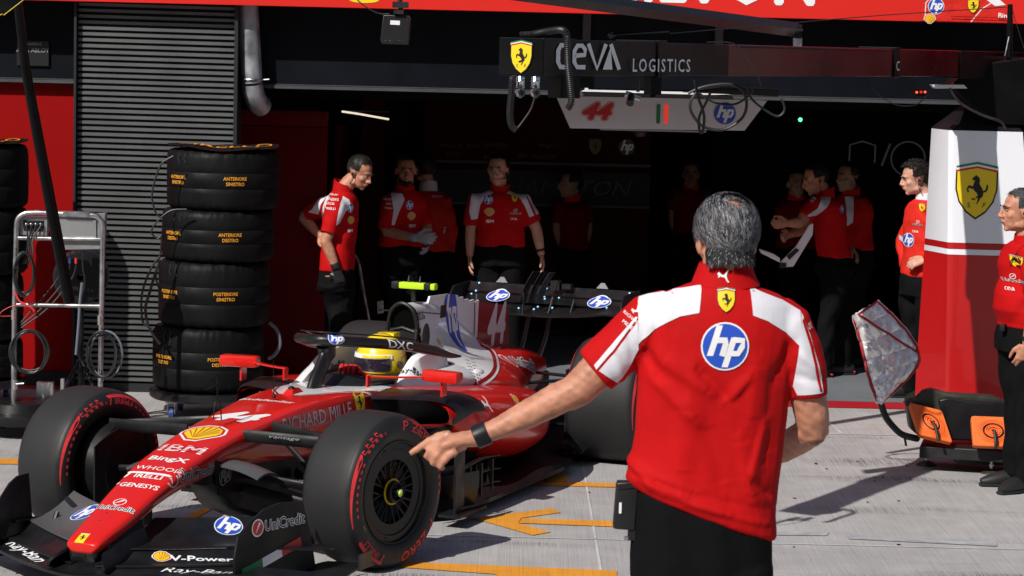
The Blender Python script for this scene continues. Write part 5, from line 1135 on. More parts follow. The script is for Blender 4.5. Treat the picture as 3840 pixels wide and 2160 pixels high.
sat = lambda px: min(((abs((lambda q: q.x)(proj_) - px), s) for s, proj_ in [(k * .02, PX(GQ(k * .02, 0, 2.4))) for k in range(0, 400)]))[1]
s1 = sat(2475); s2 = sat(2735); s3 = sat(3352); s4 = sat(3375); s5 = sat(3600)
s0_ = sat(2165)
seg('end_box', 0, s0_, 'gantry_black'); seg('beam', s0_, s1, 'gantry_black', -.215, -.006, GZ0 + .002, GZ1 - .004); seg('clamp_band', s1 - .03, s1 + .06, 'gantry_black', e=.004); seg('beam', s1 + .03, s2, 'gantry_black', -.21, -.01, GZ0 + .004, GZ1 - .006)
seg('red_beam', s2, s3, 'gantry_red', -.21, -.01, GZ0 + .002, GZ1 - .006); seg('clamp_band', s3, s4, 'gantry_black', e=.004); seg('red_beam', s4, s5, 'gantry_red', -.21, -.01, GZ0 + .002, GZ1 - .006)
seg('root_beam', s5, s5 + 1.3, 'gantry_black', -.21, .0, GZ0 - .01, GZ1 - .006)
seg('flange', s2 + .1, s3 - .1, 'gantry_black', -.2, .003, GZ1 - .02, GZ1 - .012)
decal('emblem', xf(m_shield(letters=True), .143), GQ(0, -.108, (GZ0 + GZ1) / 2), gn, (0, 0, 1), t, off=.006)
mw = 'mark_white'; sm = sat(2270)
decal('lettering', xf(m_ceva(mw), .225, sy=.125, dx=.09), GQ(sat(2230), 0, 2.415), gd, (0, 0, 1), t, off=.004)
decal('lettering', [(mw, text2('LOGISTICS', .086, bold=.012, sp=1.28, sx=1.22))], GQ(sat(2475) , 0, 2.375), gd, (0, 0, 1), t, off=.008)
decal('lettering', [(mw, text2('C', .08, bold=.01))], GQ((s3 + s4) / 2, 0, 2.385), gd, (0, 0, 1), t, off=.007)
for px in (1952, 2008):
    q = at(px, 300, 10.75); b = TMB().m('chrome')
    zt = GZ0; z1 = at(px, 330, 10.75).z; z2 = at(px, 348, 10.75).z; c = V(q.x, q.y, 0)
    b.rev([(zt, .018), (zt - .008, .021), (zt - .012, .018), (zt - .02, .021), (zt - .026, .018), (z1, .02)], c, (0, 0, 1), 20); b.rev([(-.024, .006), (-.024, .018), (.0, .023), (.022, .018), (.022, .01)], V(q.x, q.y, z2), (.3, -1, 0), 8); b.m('rim_black').rev([(.0225, .0), (.0225, .009)], V(q.x, q.y, z2), (.3, -1, 0), 12); b.build('air_coupling', t)
def coil(nm, label, pts, r, turns, wr=.0035, par=None, m='cable'):
    P = smooth_pts([at(*p) for p in pts], 10); L2 = [0]
    for i in range(1, len(P)): L2.append(L2[-1] + (P[i] - P[i - 1]).length)
    n = turns * 10; out = []; a = None
    for k in range(n + 1):
        s = L2[-1] * k / n; i = max(j for j in range(len(L2)) if L2[j] <= s + 1e-9); i = min(i, len(P) - 2); q = (s - L2[i]) / (L2[i + 1] - L2[i]); p = P[i].lerp(P[i + 1], q); d = (P[i + 1] - P[i]).normalized()
        if a is None: a, _ = fr(d)
        a = (a - d * a.dot(d)).normalized(); bb = d.cross(a); th = 2 * math.pi * k / 10; out.append(p + a * math.cos(th) * r + bb * math.sin(th) * r)
    o = TMB().m(m).tube(out, wr, 5).build(nm, par); 
    if label: tag(o, label, 'cable')
    return o
yb = 10.72
coil('coiled_cable', 'black coiled cable draped over the boom and hanging down its side past the white letters', [(1950, 132, 10.9), (2000, 128, 10.9), (2050, 118, 10.85), (2100, 112, 10.8), (2122, 125, 10.75), (2127, 170, 10.74), (2130, 250, 10.75), (2140, 340, 10.76), (2142, 385, 10.76), (2128, 408, 10.76)], .013, 70)
coil('coiled_cable', 'black coiled cable hanging in a loop below the end of the boom', [(1922, 285, yb), (1918, 350, yb), (1912, 420, yb), (1918, 470, yb), (1935, 487, yb)], .013, 34)
cablething('plain_cable', 'thin plain cable curving up from the coiled loop to the air couplings', [(1935, 487, yb), (1960, 455, yb), (1990, 410, yb), (2006, 362, yb)], .004)
TMB().m('gantry_black').box(at(2115, 325, 11.0), (.11, .1, .1), rz=R(-60)).build('junction_box', t); TMB().m('gantry_black').box(at(2180, 300, 11.3), (.08, .09, .07), rz=R(-60)).build('junction_box', t)
b = TMB().m('gantry_black').box(at(2448, 315, 11.8), (.06, .06, .1), rz=R(-60)).cyl(at(2448, 350, 11.8), at(2448, 366, 11.8), .015); b.build('sensor_box', t)
t2 = thing('boom_camera', 'small silver and black camera hanging under the boom below the white lettering', 'camera', at(2395, 300, 11.6))
b = TMB().m('cable').tube([at(2395, 295, 11.6), at(2392, 345, 11.6)], .008, 8); b.build('stem', t2); TMB().m('steel').tube([at(2345, 352, 11.6), at(2400, 370, 11.6)], .016, 14).build('bracket', t2); TMB().m('plastic_black').cyl(at(2368, 358, 11.6), at(2362, 388, 11.55), .018, n=16).build('lens', t2)
cablething('loose_cable', 'thick dark cable hung in a wide loop under the boom before the round blue logo', [(2580, 350, 13), (2640, 325, 13), (2730, 315, 13), (2780, 335, 13), (2800, 385, 13), (2785, 440, 13), (2730, 480, 13), (2680, 486, 13), (2630, 470, 13), (2592, 420, 13), (2590, 380, 13), (2612, 345, 13)], .008, m='cable')
cablething('loose_cable', 'dark cable hanging in two crossed strands beside the blue logo sign', [(2605, 300, 12.6), (2620, 370, 12.6), (2640, 430, 12.6), (2636, 490, 12.6), (2624, 492, 12.6), (2622, 440, 12.6), (2650, 380, 12.6), (2665, 345, 12.6)], .007)
cablething('loose_cable', 'dark cable sagging from the boom to the right over the sign corner', [(2615, 345, 12.8), (2680, 385, 12.8), (2760, 390, 12.8), (2820, 345, 12.8), (2800, 320, 12.8), (2820, 372, 12.8), (2880, 420, 12.8), (2920, 435, 12.8), (2942, 410, 12.8), (2930, 370, 12.8)], .006)
cablething('loose_cable', 'thin wire sagging between the red section of the boom and the small red lights', [(3265, 318, 14.2), (3300, 360, 14.2), (3370, 395, 14.3), (3440, 390, 14.4), (3475, 355, 14.4)], .003)
cablething('loose_cable', 'thin wire drooping down the side of the dark red boom section', [(2650, 158, 12.2), (2740, 160, 12.25), (2780, 190, 12.3), (2830, 260, 12.5), (2855, 325, 12.6)], .003)
b = TMB().m('gantry_black').prism([at(2700, 326, 13.2), at(2920, 334, 13.5), at(2918, 362, 13.5), at(2560, 346, 13)], (0, .06, 0)); tag(b.build('cable_tray', smooth=0), 'flat black tray hanging under the boom above the sign', 'tray')
t3 = thing('light_sensor', 'small black sensor box with two glowing red lights under the boom', 'sensor', at(3440, 345, 14.3)); TMB().m('gantry_black').box(at(3440, 345, 14.32), (.095, .06, .045)).build('housing', t3)
b = TMB().m('led_red').cyl(at(3438, 346, 14.28), at(3438, 346, 14.26), .0065, n=12); b.build('red_light', t3); TMB().m('led_red').cyl(at(3469, 345, 14.28), at(3469, 345, 14.26), .0065, n=12).build('red_light', t3); TMB().m('mark_red').cyl(at(3454, 345, 14.28), at(3454, 345, 14.27), .008, n=12).build('dim_lens', t3)
# upper diagonal boom
a0 = at(1700, -60, 13.0); a1 = at(2990, 112, 15.2); d = (a1 - a0).normalized()
t = thing('upper_boom', 'black carbon boom slanting down across the red fascia to a steel joint', 'boom', a0)
b = TMB().m('carbon').tube([a0, a1], .045, 4, hint=(0, 0, 1)); b.build('beam', t, smooth=0); b = TMB().m('carbon').box(at(2993, 118, 15.2), (.04, .06, .085)); b.build('end_block', t)
b = TMB().m('zinc').cyl(at(2991, 142, 15.2), at(2991, 180, 15.2), .028, n=18).cyl(at(2991, 176, 15.2), at(2991, 190, 15.2), .017, n=12); b.build('joint', t)
b = TMB().m('carbon').prism([at(2280, 130, 12), at(2300, 122, 12), at(2510, 115, 12.2), at(2510, 122, 12.2), at(2312, 132, 12), at(2290, 146, 12)], (0, .12, 0)); tag(b.build('carbon_bracket', smooth=0), 'small carbon fibre bracket lying on top of the boom above the lettering', 'bracket')
cablething('stay_wire', 'thin stay wire running from the bracket up to the mast at right', [(2515, 126, 12.2), (2900, 92, 13), (3300, 58, 14), (3772, 27, 15)], .0028, k=2)
mY = 15.2
t = thing('gantry_mast', 'thin black mast with a steel brace on top of the gantry at upper right', 'mast', at(3785, 215, mY)); TMB().m('gantry_black').cyl(at(3788, 16, mY), at(3785, 225, mY), .016, .02, n=10).build('mast', t); TMB().m('steel').cyl(at(3783, 138, mY - .05), at(3768, 210, mY - .1), .004, n=8).build('brace', t); TMB().m('gantry_black').box(at(3750, 216, mY), (.22, .12, .014)).build('foot_plate', t)
cablething('stay_wire', 'thin stay wire slanting from the mast top to the right edge', [(3797, 40, mY), (3830, 150, mY), (3860, 240, mY)], .0025, k=2)
# hanging camera unit top centre
HYc = 12.5
t = thing('hanging_scanner', 'boxy black camera unit hanging from a bracket at the top edge', 'camera unit', at(1475, 100, HYc))
TMB().m('plastic_black').prism([at(1437, 55, HYc), at(1530, 57, HYc), at(1538, 70, HYc), at(1530, 168, HYc), at(1432, 165, HYc), at(1426, 150, HYc)][::-1], (0, .1, 0)).build('housing', t, bevel=.004)
TMB().m('mark_white').prism([at(1464, 76, HYc - .002), at(1500, 78, HYc - .002), at(1499, 94, HYc - .002), at(1463, 92, HYc - .002)][::-1], (0, .002, 0)).build('white_label', t, smooth=0)
b = TMB().m('stand_black').tube([at(1500, -60, HYc), at(1500, 10, HYc), at(1505, 55, HYc)], .012, 8).box(at(1502, 18, HYc), (.08, .05, .03)).box(at(1495, 45, HYc), (.05, .04, .02)); b.build('mount', t)
b = TMB().m('steel')
for i in range(5): b.cyl(at(1445 + i * 17, 152, HYc), at(1445 + i * 17, 152, HYc - .004), .003, n=6)
b.build('screw', t)
cablething('loose_cable', 'thin black wire arcing from the top edge to the hanging camera unit', [(1330, -10, HYc), (1370, 25, HYc), (1420, 50, HYc), (1460, 52, HYc)], .003)
# ------------------------------------------------------------------ tower
TWY = 15.9
t = thing('gantry_tower', 'tapered white and red gantry tower with big yellow shield and black pyramid cap', 'tower', (at(3665, 1540, TWY).x, TWY + .3, 0))
def twx(py): return (lerp([487, 910, 1560], [3493, 3468, 3425], py), lerp([487, 910, 1560], [3838, 3868, 3910], py))
def twsec(py, Y=TWY):
    l, r_ = twx(py); a = at(l, py, Y); z = a.z; x0 = a.x; x1 = at(r_, py, Y).x; w_ = x1 - x0
    # bowed front with a soft vertical fold
    xf_ = at(lerp([487, 910, 1560], [3576, 3572, 3562], py), py, Y).x; xb = at(l, py, Y + .32).x
    pts = [(xb, .32), (xf_ - .03, .012), (xf_ - .012, .002), (xf_ + .01, .0), (xf_ + .05, -.003), (xf_ * .5 + x1 * .5, -.004), (x1 - .004, .0), (x1, .02), (x1 + .08, .6), (at(l, py, Y + .62).x, .6)]
    return [V(x, Y + y, z) for x, y in pts]
def twpart(nm, p0, p1, m):
    n = 3; b = TMB().m(m); b.loft([twsec(p0 + (p1 - p0) * i / n) for i in range(n + 1)], True, True); return b.build(nm, t, smooth=28)
w0 = twpart('white_upper', 487, 907, 'tower_white'); twpart('red_stripe', 908.5, 930, 'tower_red'); twpart('white_stripe', 931.5, 952, 'tower_white'); twpart('red_base', 953.5, 1680, 'tower_red')
q = at(3661, 714, TWY); wt = bvh(w0); h = wt.ray_cast(V(q.x, 5, q.z), V(0, 1, 0))[0]
decal('emblem', xf(m_shield(letters=True), .355), V(q.x, TWY - .02, q.z), (1, 0, 0), (0, 0, 1), t, target=wt, cell=.03, off=.002, dist=.3)
b = TMB().m('cap_black'); s0 = twsec(486); ap = at(3690, 395, TWY + .3); top = [ap + V(x, y, 0) for x, y in ((-.12, -.12), (-.1, -.12), (-.05, -.12), (0, -.12), (.03, -.12), (.06, -.12), (.1, -.12), (.12, -.1), (.12, .12), (-.12, .12))]; b.loft([s0, top], True, True); b.build('pyramid_cap', t, smooth=0)
b = TMB().m('gantry_black').prism([at(3560, 318, 15.9), at(3700, 235, 15.9), at(3860, 215, 15.9), at(3900, 470, 15.9), at(3760, 468, 15.9), at(3640, 400, 15.9)], (0, .3, 0)); b.build('boom_root', t, smooth=0, bevel=.01)
TMB().m('tower_white').prism([at(3495, 318, 15.6), at(3615, 318, 15.6), at(3628, 332, 15.6), at(3508, 332, 15.6)], (0, .1, 0)).build('white_plate', t, smooth=0)
TMB().m('cable').tube(smooth_pts([at(3560, 330, 14.7), at(3600, 385, 14.7), at(3680, 430, 14.7), at(3750, 455, 14.7), at(3770, 480, 14.8)], 4), .008, 8).build('hydraulic_hose', t)
TMB().m('cable').tube(smooth_pts([at(3850, 460, 15.6), at(3870, 490, 15.6), at(3880, 530, 15.6), at(3890, 560, 15.6)], 4), .006, 8).build('hanging_hose', t)
# ------------------------------------------------------------------ jack stand with orange pads
PY = 14.6
t = thing('jack_platform', 'low black platform on round screw feet in front of the tower, carrying two orange pads', 'platform', (at(3620, 1750, PY).x, PY, 0))
zt_ = at(3500, 1672, PY - .1).z; x0 = at(3435, 1690, PY).x
b = TMB().m('stand_black').prism([V(x0, PY - .12, zt_ - .07), V(x0 + .95, PY - .32, zt_ - .07), V(x0 + 1.05, PY + .1, zt_ - .07), V(x0 + .1, PY + .3, zt_ - .07)], (0, 0, .07)); b.build('platform', t, smooth=0, bevel=.006)
b = TMB().m('stand_black').box((x0 + .5, PY + .05, zt_ * .5), (.5, .16, zt_ * .55)); b.build('under_frame', t)
for px, py in ((3475, 1751), (3716, 1781)):
    g0 = gp(px, py - 6); b = TMB().m('rubber_green').rev([(0, .001), (.0, .062), (.008, .06), (.022, .03), (.03, .012)], g0, (0, 0, 1), 28); b.m('steel').cyl(g0 + V(0, 0, .028), g0 + V(0, 0, zt_ - .08), .009, n=10).rev([(.045, .009), (.045, .016), (.055, .016), (.055, .009)], g0, (0, 0, 1), 6); b.build('screw_foot', t)
def pad(label, qs, Y, ov):
    P = [at(x, y, Yk) for (x, y), Yk in zip(qs, Y)]; t = thing('orange_pad', label, 'pad', sum(P, V(0, 0, 0)) / 4, group='orange square pads on the platform')
    n = (P[1] - P[0]).cross(P[3] - P[0]).normalized(); n = -n if n.y > 0 else n; U = (P[1] - P[0]); Vv = (P[0] - P[3]); c = sum(P, V(0, 0, 0)) / 4
    b = TMB().m('pad_orange'); 
    def rr(k, off): 
        out = []
        for cx, cy, a0 in ((1, 1, 0), (-1, 1, 1), (-1, -1, 2), (1, -1, 3)):
            for j in range(4):
                a = (a0 + j / 3) * math.pi / 2; out.append(c + U * .5 * (cx * .86 + .14 * math.cos(a)) * k + Vv * .5 * (cy * .86 + .14 * math.sin(a)) * k - n * off)
        return out
    b.loft([rr(.96, -.012), rr(1, -.008), rr(1, .006), rr(.97, .008), rr(.99, .012), rr(.99, .028), rr(.95, .032)], True, True); o = b.build('pad', t, smooth=30)
    for i, r_ in enumerate((.38, .33, .28, .235, .19, .14, .07)):
        TMB().m('cap_black' if i == 3 else 'pad_orange').tube([c + U * r_ * math.cos(a) + Vv * r_ * math.sin(a) + n * (.012 + i * .0012) for a in [2 * math.pi * k / 32 for k in range(32)]], .0045, 6, closed=True).build('raised_ring', t)
    TMB().m('stand_black').tube([c - Vv * .03 + n * .02, c - Vv * .05 + n * .045, c - Vv * .35 + n * .05, c - Vv * .62 + n * .03], .009, 10).build('hold_down_bolt', t)
pad('tilted orange square pad with concentric rings, left of the two', [(3409, 1513), (3532, 1543), (3568, 1660), (3448, 1634)], [PY - .08] * 2 + [PY - .2] * 2, 0)
pad('upright orange square pad with concentric rings, right of the two, nearer the man', [(3641, 1562), (3798, 1568), (3806, 1678), (3650, 1674)], [PY - .2] * 2 + [PY - .3] * 2, 0)
o = TMB().m('rubber_green').prism([at(3402, 1520, PY), at(3420, 1500, PY), at(3440, 1498, PY), at(3470, 1470, PY), at(3500, 1462, PY), at(3560, 1478, PY), at(3730, 1488, PY), at(3780, 1510, PY), at(3800, 1640, PY), at(3450, 1640, PY), at(3415, 1610, PY)], (0, .12, 0)).build('front_jack', bevel=.012); tag(o, 'black curved rubber jack body standing behind the orange pads', 'jack')
o = TMB().m('cap_black').prism([at(3520, 1500, PY - .06), at(3560, 1490, PY - .06), at(3640, 1505, PY - .06), at(3850, 1515, PY - .06), at(3860, 1660, PY - .06), at(3560, 1650, PY - .06)], (0, .05, 0)).build('jack_cover', bevel=.01); tag(o, 'second black curved cover between the orange pads and the jack', 'cover')
# silver foil shielded duct
FYd = 14.4
t = thing('foil_cooling_duct', 'quilted silver foil blower duct with red trim beside the tower', 'duct', at(3300, 1500, FYd))
q = [at(3207, 1187, FYd - .05), at(3252, 1143, FYd), at(3290, 1133, FYd + .05), at(3345, 1180, FYd + .1), at(3431, 1292, FYd + .12), at(3430, 1382, FYd + .08), at(3300, 1508, FYd - .1), at(3265, 1419, FYd - .1)]
fc = at(3300, 1300, FYd - .12)
LP = smooth_pts([q[0], q[1]], 6)
b = TMB().m('foil')
left = [at(3207, 1187, FYd), at(3232, 1280, FYd - .02), at(3265, 1419, FYd - .06), at(3298, 1508, FYd - .08)]; right = [at(3287, 1132, FYd + .05), at(3360, 1200, FYd + .1), at(3431, 1295, FYd + .12), at(3430, 1380, FYd + .06), at(3298, 1508, FYd - .08)]
Lp = smooth_pts(left, 5); Rp = smooth_pts(right, 4)
def ff(u, v):
    def s(P, v): k = v * (len(P) - 1); i = min(int(k), len(P) - 2); return P[i].lerp(P[i + 1], k - i)
    a = s(Lp, v); c = s(Rp, v); p = a.lerp(c, u); bulge = math.sin(u * math.pi) * .09 * (1 - v * .7)
    quilt = .014 * abs(math.sin(v * math.pi * 6)) ** .6 + .010 * abs(math.sin(u * math.pi * 3)) ** .6; cr = .0035 * math.sin(u * 17 + v * 21) * math.sin(v * 23 + u * 11) + .0015 * math.sin(u * 41 - v * 50)
    return p + V(-.3, -1, 0).normalized() * (bulge + quilt + cr)
b.sheet(ff, 40, 60, .02); b.build('foil_quilt', t, smooth=25)
b = TMB().m('foil_trim'); b.tube([ff(0, i / 30) + V(-.010, -.028, 0) for i in range(31)], .009, 6); b.build('trim', t)
b = TMB().m('foil_trim'); b.tube([ff(1, i / 30) + V(.004, -.032, 0) for i in range(31)], .009, 6); b.build('trim', t)
b = TMB().m('foil_trim'); b.tube([ff(i / 12, 0) + V(0, -.028, .004) for i in range(13)], .0075, 6).tube([ff(.25 + .75 * i / 17, i / 30) + V(-.004, -.034, 0) for i in range(18)], .007, 6); b.build('trim', t)
TMB().m('cable').tube(smooth_pts([at(3300, 1500, FYd), at(3320, 1560, FYd), at(3350, 1600, FYd), at(3385, 1630, FYd), at(3440, 1645, FYd + .1)], 5), [.02] * 21, 10).tube(smooth_pts([at(3388, 1630, FYd - .02), at(3394, 1650, FYd - .02), at(3398, 1672, FYd - .02)], 3), .007, 8).build('hose', t)
# bent steel handle behind the looking-down mechanic
o = TMB().m('steel').tube(smooth_pts([at(1325, 952, 17.9), at(1345, 985, 17.9), at(1365, 1100, 17.9), at(1392, 1240, 17.9)], 5), .011, 10).build('steel_handle'); tag(o, 'bent steel tube handle rising behind the legs of the mechanic looking down', 'handle')
# ------------------------------------------------------------------ people
def remesh(b, voxel, it=2, disp=None, mats=None, keep=None):
    me = b.mesh('tmp', True); o = bpy.data.objects.new('tmp', me); COL.objects.link(o)
    r = o.modifiers.new('r', 'REMESH'); r.mode = 'VOXEL'; r.voxel_size = voxel; r.use_smooth_shade = True
    if it: q = o.modifiers.new('s', 'SMOOTH'); q.iterations = it; q.factor = .5
    m2 = bpy.data.meshes.new_from_object(o.evaluated_get(bpy.context.evaluated_depsgraph_get()))
    bpy.data.objects.remove(o); bpy.data.meshes.remove(me)
    if disp:
        nn = [v.normal.copy() for v in m2.vertices]
        for v, n in zip(m2.vertices, nn): v.co += n * disp(v.co, n)
    return m2
class RM(TMB):
    """mesh builder that fuses all its pieces into one skin, then adds the loose extras"""
    def fuse(s, name, parent, voxel=.008, it=2, disp=None, extra=None, mat=None, assign=None):
        off = Vector(parent.location); m2 = remesh(s, voxel, it, disp)
        m2.materials.clear(); m2.materials.append(MT[mat])
        n0 = len(m2.vertices)
        V0 = [v.co.copy() for v in m2.vertices]; F0 = [tuple(p.vertices) for p in m2.polygons]; bpy.data.meshes.remove(m2)
        b = TMB().m(mat); b.v = V0; b.f = F0; b.mi = [0] * len(F0)
        if assign:
            for i, f in enumerate(F0):
                c = sum((V0[k] for k in f), V(0, 0, 0)) / len(f); m_ = assign(c)
                if m_: b.m(m_); b.mi[i] = b.cur
        if extra: 
            for mm, e in extra:
                b.m(mm); b.add(e.v, e.f)
        return b.build(name, parent, smooth=70, fix=False)
def fold(c, ctr, d, wid, freq, amp, ph=0):
    """a few soft cloth folds running along direction d round ctr"""
    q = c - ctr; w_ = math.exp(-(q.length / wid) ** 2); n = Vector((-d[2], 0, d[0])) if True else None
    return amp * w_ * math.sin(q.dot(n) * freq + ph)
def hand(b, w0, d, pn, curl=.5, s=1.0, spread=.12, point=False, side=1):
    """w0 wrist, d direction of fingers, pn direction the palm faces, side: +1 thumb on d x pn side"""
    d = Vector(d).normalized(); pn = Vector(pn); pn = (pn - d * pn.dot(d)).normalized(); t = d.cross(pn) * side
    pc = w0 + d * .05 * s
    b.tube([w0 - d * .01, w0 + d * .02 * s, w0 + d * .06 * s, w0 + d * .095 * s], [(.025 * s, .018 * s), (.03 * s, .017 * s), (.041 * s, .015 * s), (.038 * s, .012 * s)], 12, hint=pn)
    ln = [.070, .080, .074, .058]
    for i in range(4):
        k = (1.5 - i) / 1.5; base = w0 + d * (.088 - .006 * abs(i - 1)) * s + t * k * .030 * s; L = ln[i] * s
        c = curl if not (point and i == 0) else .12
        dirs = d + t * k * spread; p = base; P = [p - dirs * .02 * s, p]; a = 0
        for j in range(3):
            a += c * (.9 if j else .7); dd = (dirs.normalized() * math.cos(a) + pn * math.sin(a)); p = p + dd * L * (.42, .33, .25)[j]; P.append(p)
        r = .0092 * s * (1 if i < 3 else .88); b.tube(P, [r, r * 1.06, r, r * .95, r * .75], 8)
    base = w0 + d * .025 * s + t * .028 * s; p1 = base + (d * .6 + t * .6 + pn * .25).normalized() * .04 * s; p2 = p1 + (d * .9 + t * .15 + pn * .3).normalized() * .034 * s; p3 = p2 + (d + pn * .35).normalized() * .026 * s
    b.tube([base - d * .01, p1, p2, p3], [.014 * s, .0125 * s, .0105 * s, .008 * s], 8)
def HM(face, upv=(0, 0, 1), pitch=0, roll=0):
    f = Vector(face).normalized(); u = Vector(upv); r = f.cross(u).normalized(); u = r.cross(f)
    M = Matrix((r, f, u)).transposed()
    return M @ Matrix.Rotation(pitch, 3, 'X') @ Matrix.Rotation(roll, 3, 'Y')
def headparts(b, c, M, s=1.0, bald=False):
    def P(x, y, z): return c + M @ (V(x, y, z) * s)
    def E(p, r): b.ell(P(*p), [k * s for k in r], M)
    E((0, -.012, .032), (.075, .096, .086)); E((0, .026, -.028), (.060, .064, .084)); E((0, .03, -.072), (.051, .054, .042)); E((0, .066, -.098), (.021, .019, .018))
    E((0, .074, .024), (.046, .022, .013))
    for k in (-1, 1): E((k * .037, .056, -.024), (.022, .026, .022)); E((k * .077, -.004, -.008), (.009, .019, .031)); E((k * .052, .0, -.075), (.014, .04, .02)); E((k * .012, .098, -.034), (.009, .012, .008))
    b.tube([P(0, .086, .018), P(0, .102, -.008), P(0, .113, -.03), P(0, .10, -.042)], [.008 * s, .0095 * s, .012 * s, .008 * s], 8)
    E((0, .089, -.058), (.02, .012, .006)); E((0, .086, -.069), (.019, .012, .007))
    return P
def faceextra(P, s, M, hair='hair_dark', beard=None):
    w_ = MB(); i_ = MB(); h_ = MB(); l_ = MB()
    for k in (-1, 1):
        w_.ell(P(k * .030, .082, .006), (.011 * s, .006 * s, .0042 * s), M, 10, 8); i_.ell(P(k * .030, .0865, .006), (.0046 * s, .0035 * s, .0042 * s), M, 8, 6)
        h_.tube([P(k * .014, .099, .022), P(k * .03, .097, .028), P(k * .048, .086, .023)], [.0035 * s, .004 * s, .002 * s], 6)
        h_.tube([P(k * .018, .089, .0115), P(k * .03, .0905, .0135), P(k * .043, .085, .0105)], .0016 * s, 5)
    l_.tube([P(-.02, .094, -.063), P(0, .1005, -.0615), P(.02, .094, -.063)], [.002 * s, .0035 * s, .002 * s], 6)
    return [('eye_white', w_), ('iris', i_), (hair, h_), ('lips', l_)]
def hairshell(c, M, s, m, par, front=.3, low=-.03, thick=.012, curl=0, n=900, seed=1, bald=None, lng=.012, cover=None, flow=0):
    rnd_ = random.Random(seed); b = TMB().m(m)
    R_ = (.077, .098, .089); C0 = V(0, -.012, .032)
    def keep(dv):
        z = dv.z * R_[2] + C0.z; y = dv.y * R_[1] + C0.y
        if bald and (dv - bald[0]).length < bald[1]: return False
        if y > .03 and z < .075 + (y - .03) * .3: return False
        if y > -.01 and z < .01: return False
        if abs(dv.x) * R_[0] > .05 and z < .018 and y > -.04: return False
        return z > low + max(0, y + .05) * .35
    nu, nv = 44, 26; vs = {}; fs = []
    for j in range(nv + 1):
        for i in range(nu):
            ph = math.pi * j / nv; th = 2 * math.pi * i / nu; dv = V(math.sin(ph) * math.cos(th), math.sin(ph) * math.sin(th), math.cos(ph))
            k = 1 + (thick * (.6 + .4 * math.sin(dv.x * 9 + dv.z * 7) * math.cos(dv.y * 8)) * (1 if keep(dv) else 0)) / .085
            vs[(i, j)] = (dv, c + M @ ((C0 + V(dv.x * R_[0], dv.y * R_[1], dv.z * R_[2]) * k) * s))
    V_ = []; idx = {}
    for j in range(nv):
        for i in range(nu):
            q = [(i, j), ((i + 1) % nu, j), ((i + 1) % nu, j + 1), (i, j + 1)]
            if all(keep(vs[a][0]) for a in q):
                f = []
                for a in q:
                    if a not in idx: idx[a] = len(V_); V_.append(vs[a][1])
                    f.append(idx[a])
                fs.append(tuple(f))
    b.add(V_, fs)
    # strands
    for k in range(n):
        dv = V(rnd_.gauss(0, 1), rnd_.gauss(0, 1), rnd_.gauss(0, 1)).normalized()
        if not keep(dv): continue
        p = C0 + V(dv.x * R_[0], dv.y * R_[1], dv.z * R_[2]) * (1 + thick * .7 / .085); dn = V(dv.x * .4 + .25 * math.sin(dv.z * 6 + dv.x * 5), dv.y * .5 - .5, -1 - dv.z * .4) if (flow or not curl) else V(rnd_.gauss(0, 1), rnd_.gauss(0, 1), rnd_.gauss(0, 1))
        dn = (dn - dv * dn.dot(dv)).normalized(); sd = dv.cross(dn).normalized(); L = lng * rnd_.uniform(.6, 1.3); w2 = (.001 if flow else .0015) * rnd_.uniform(.6, 1.4); P = []
        cu = rnd_.uniform(-1, 1) * (1.6 if curl and not flow else .5)
        for j in range(4):
            t = j / 3; q = p + dn * L * t + dv * (.005 * math.sin(t * 2.4) + (curl * .008 * math.sin(t * 3.14))) + sd * cu * L * .35 * math.sin(t * 2.2); ww = w2 * (1 - t * .8)
            P += [c + M @ ((q - sd * ww) * s), c + M @ ((q + sd * ww) * s)]
        if cover and rnd_.random() < cover[1]: b.m(cover[0])
        else: b.m(m)
        b.add(P, [(0, 1, 3, 2), (2, 3, 5, 4), (4, 5, 7, 6)])
    return b.build('hair', par, smooth=50, fix=False)
def sect(Lp, Rp, dep, fwd, n=28, p=2.3, off=0):
    c = (Lp + Rp) / 2; a = (Rp - Lp) / 2; f = Vector(fwd).normalized(); out = []
    for i in range(n):
        t = 2 * math.pi * i / n; ct, st_ = math.cos(t), math.sin(t)
        out.append(c + a * (abs(ct) ** (2 / p)) * (1 if ct > 0 else -1) + f * dep * (abs(st_) ** (2 / p)) * (1 if st_ > 0 else -1) + f * off)
    return out
def flatdec(name, marks, px, py, Y, s, tg, par, ang=0, cell=.015, sy=None, off=.003, dist=.5, sx=1, u=(1, 0, 0), v=(0, 0, 1)):
    q = at(px, py, Y); mk = [(m, ([(p[0] * sx,) + tuple(p[1:]) for p in vs], fs)) for m, (vs, fs) in marks]
    return decal(name, xf(mk, s, rot=ang, sy=sy), q, u, v, par, target=tg, cell=cell, off=off, dist=dist)
def panel(name, pts, Y, m, tg, par, cell=.01, off=.0025, dist=.5):
    P = [at(x, y, Y) for x, y in pts]; O = P[0]
    return decal(name, [(m, poly2([(p.x - O.x, p.z - O.z) for p in P]))], O, (1, 0, 0), (0, 0, 1), par, target=tg, cell=cell, off=off, dist=dist)
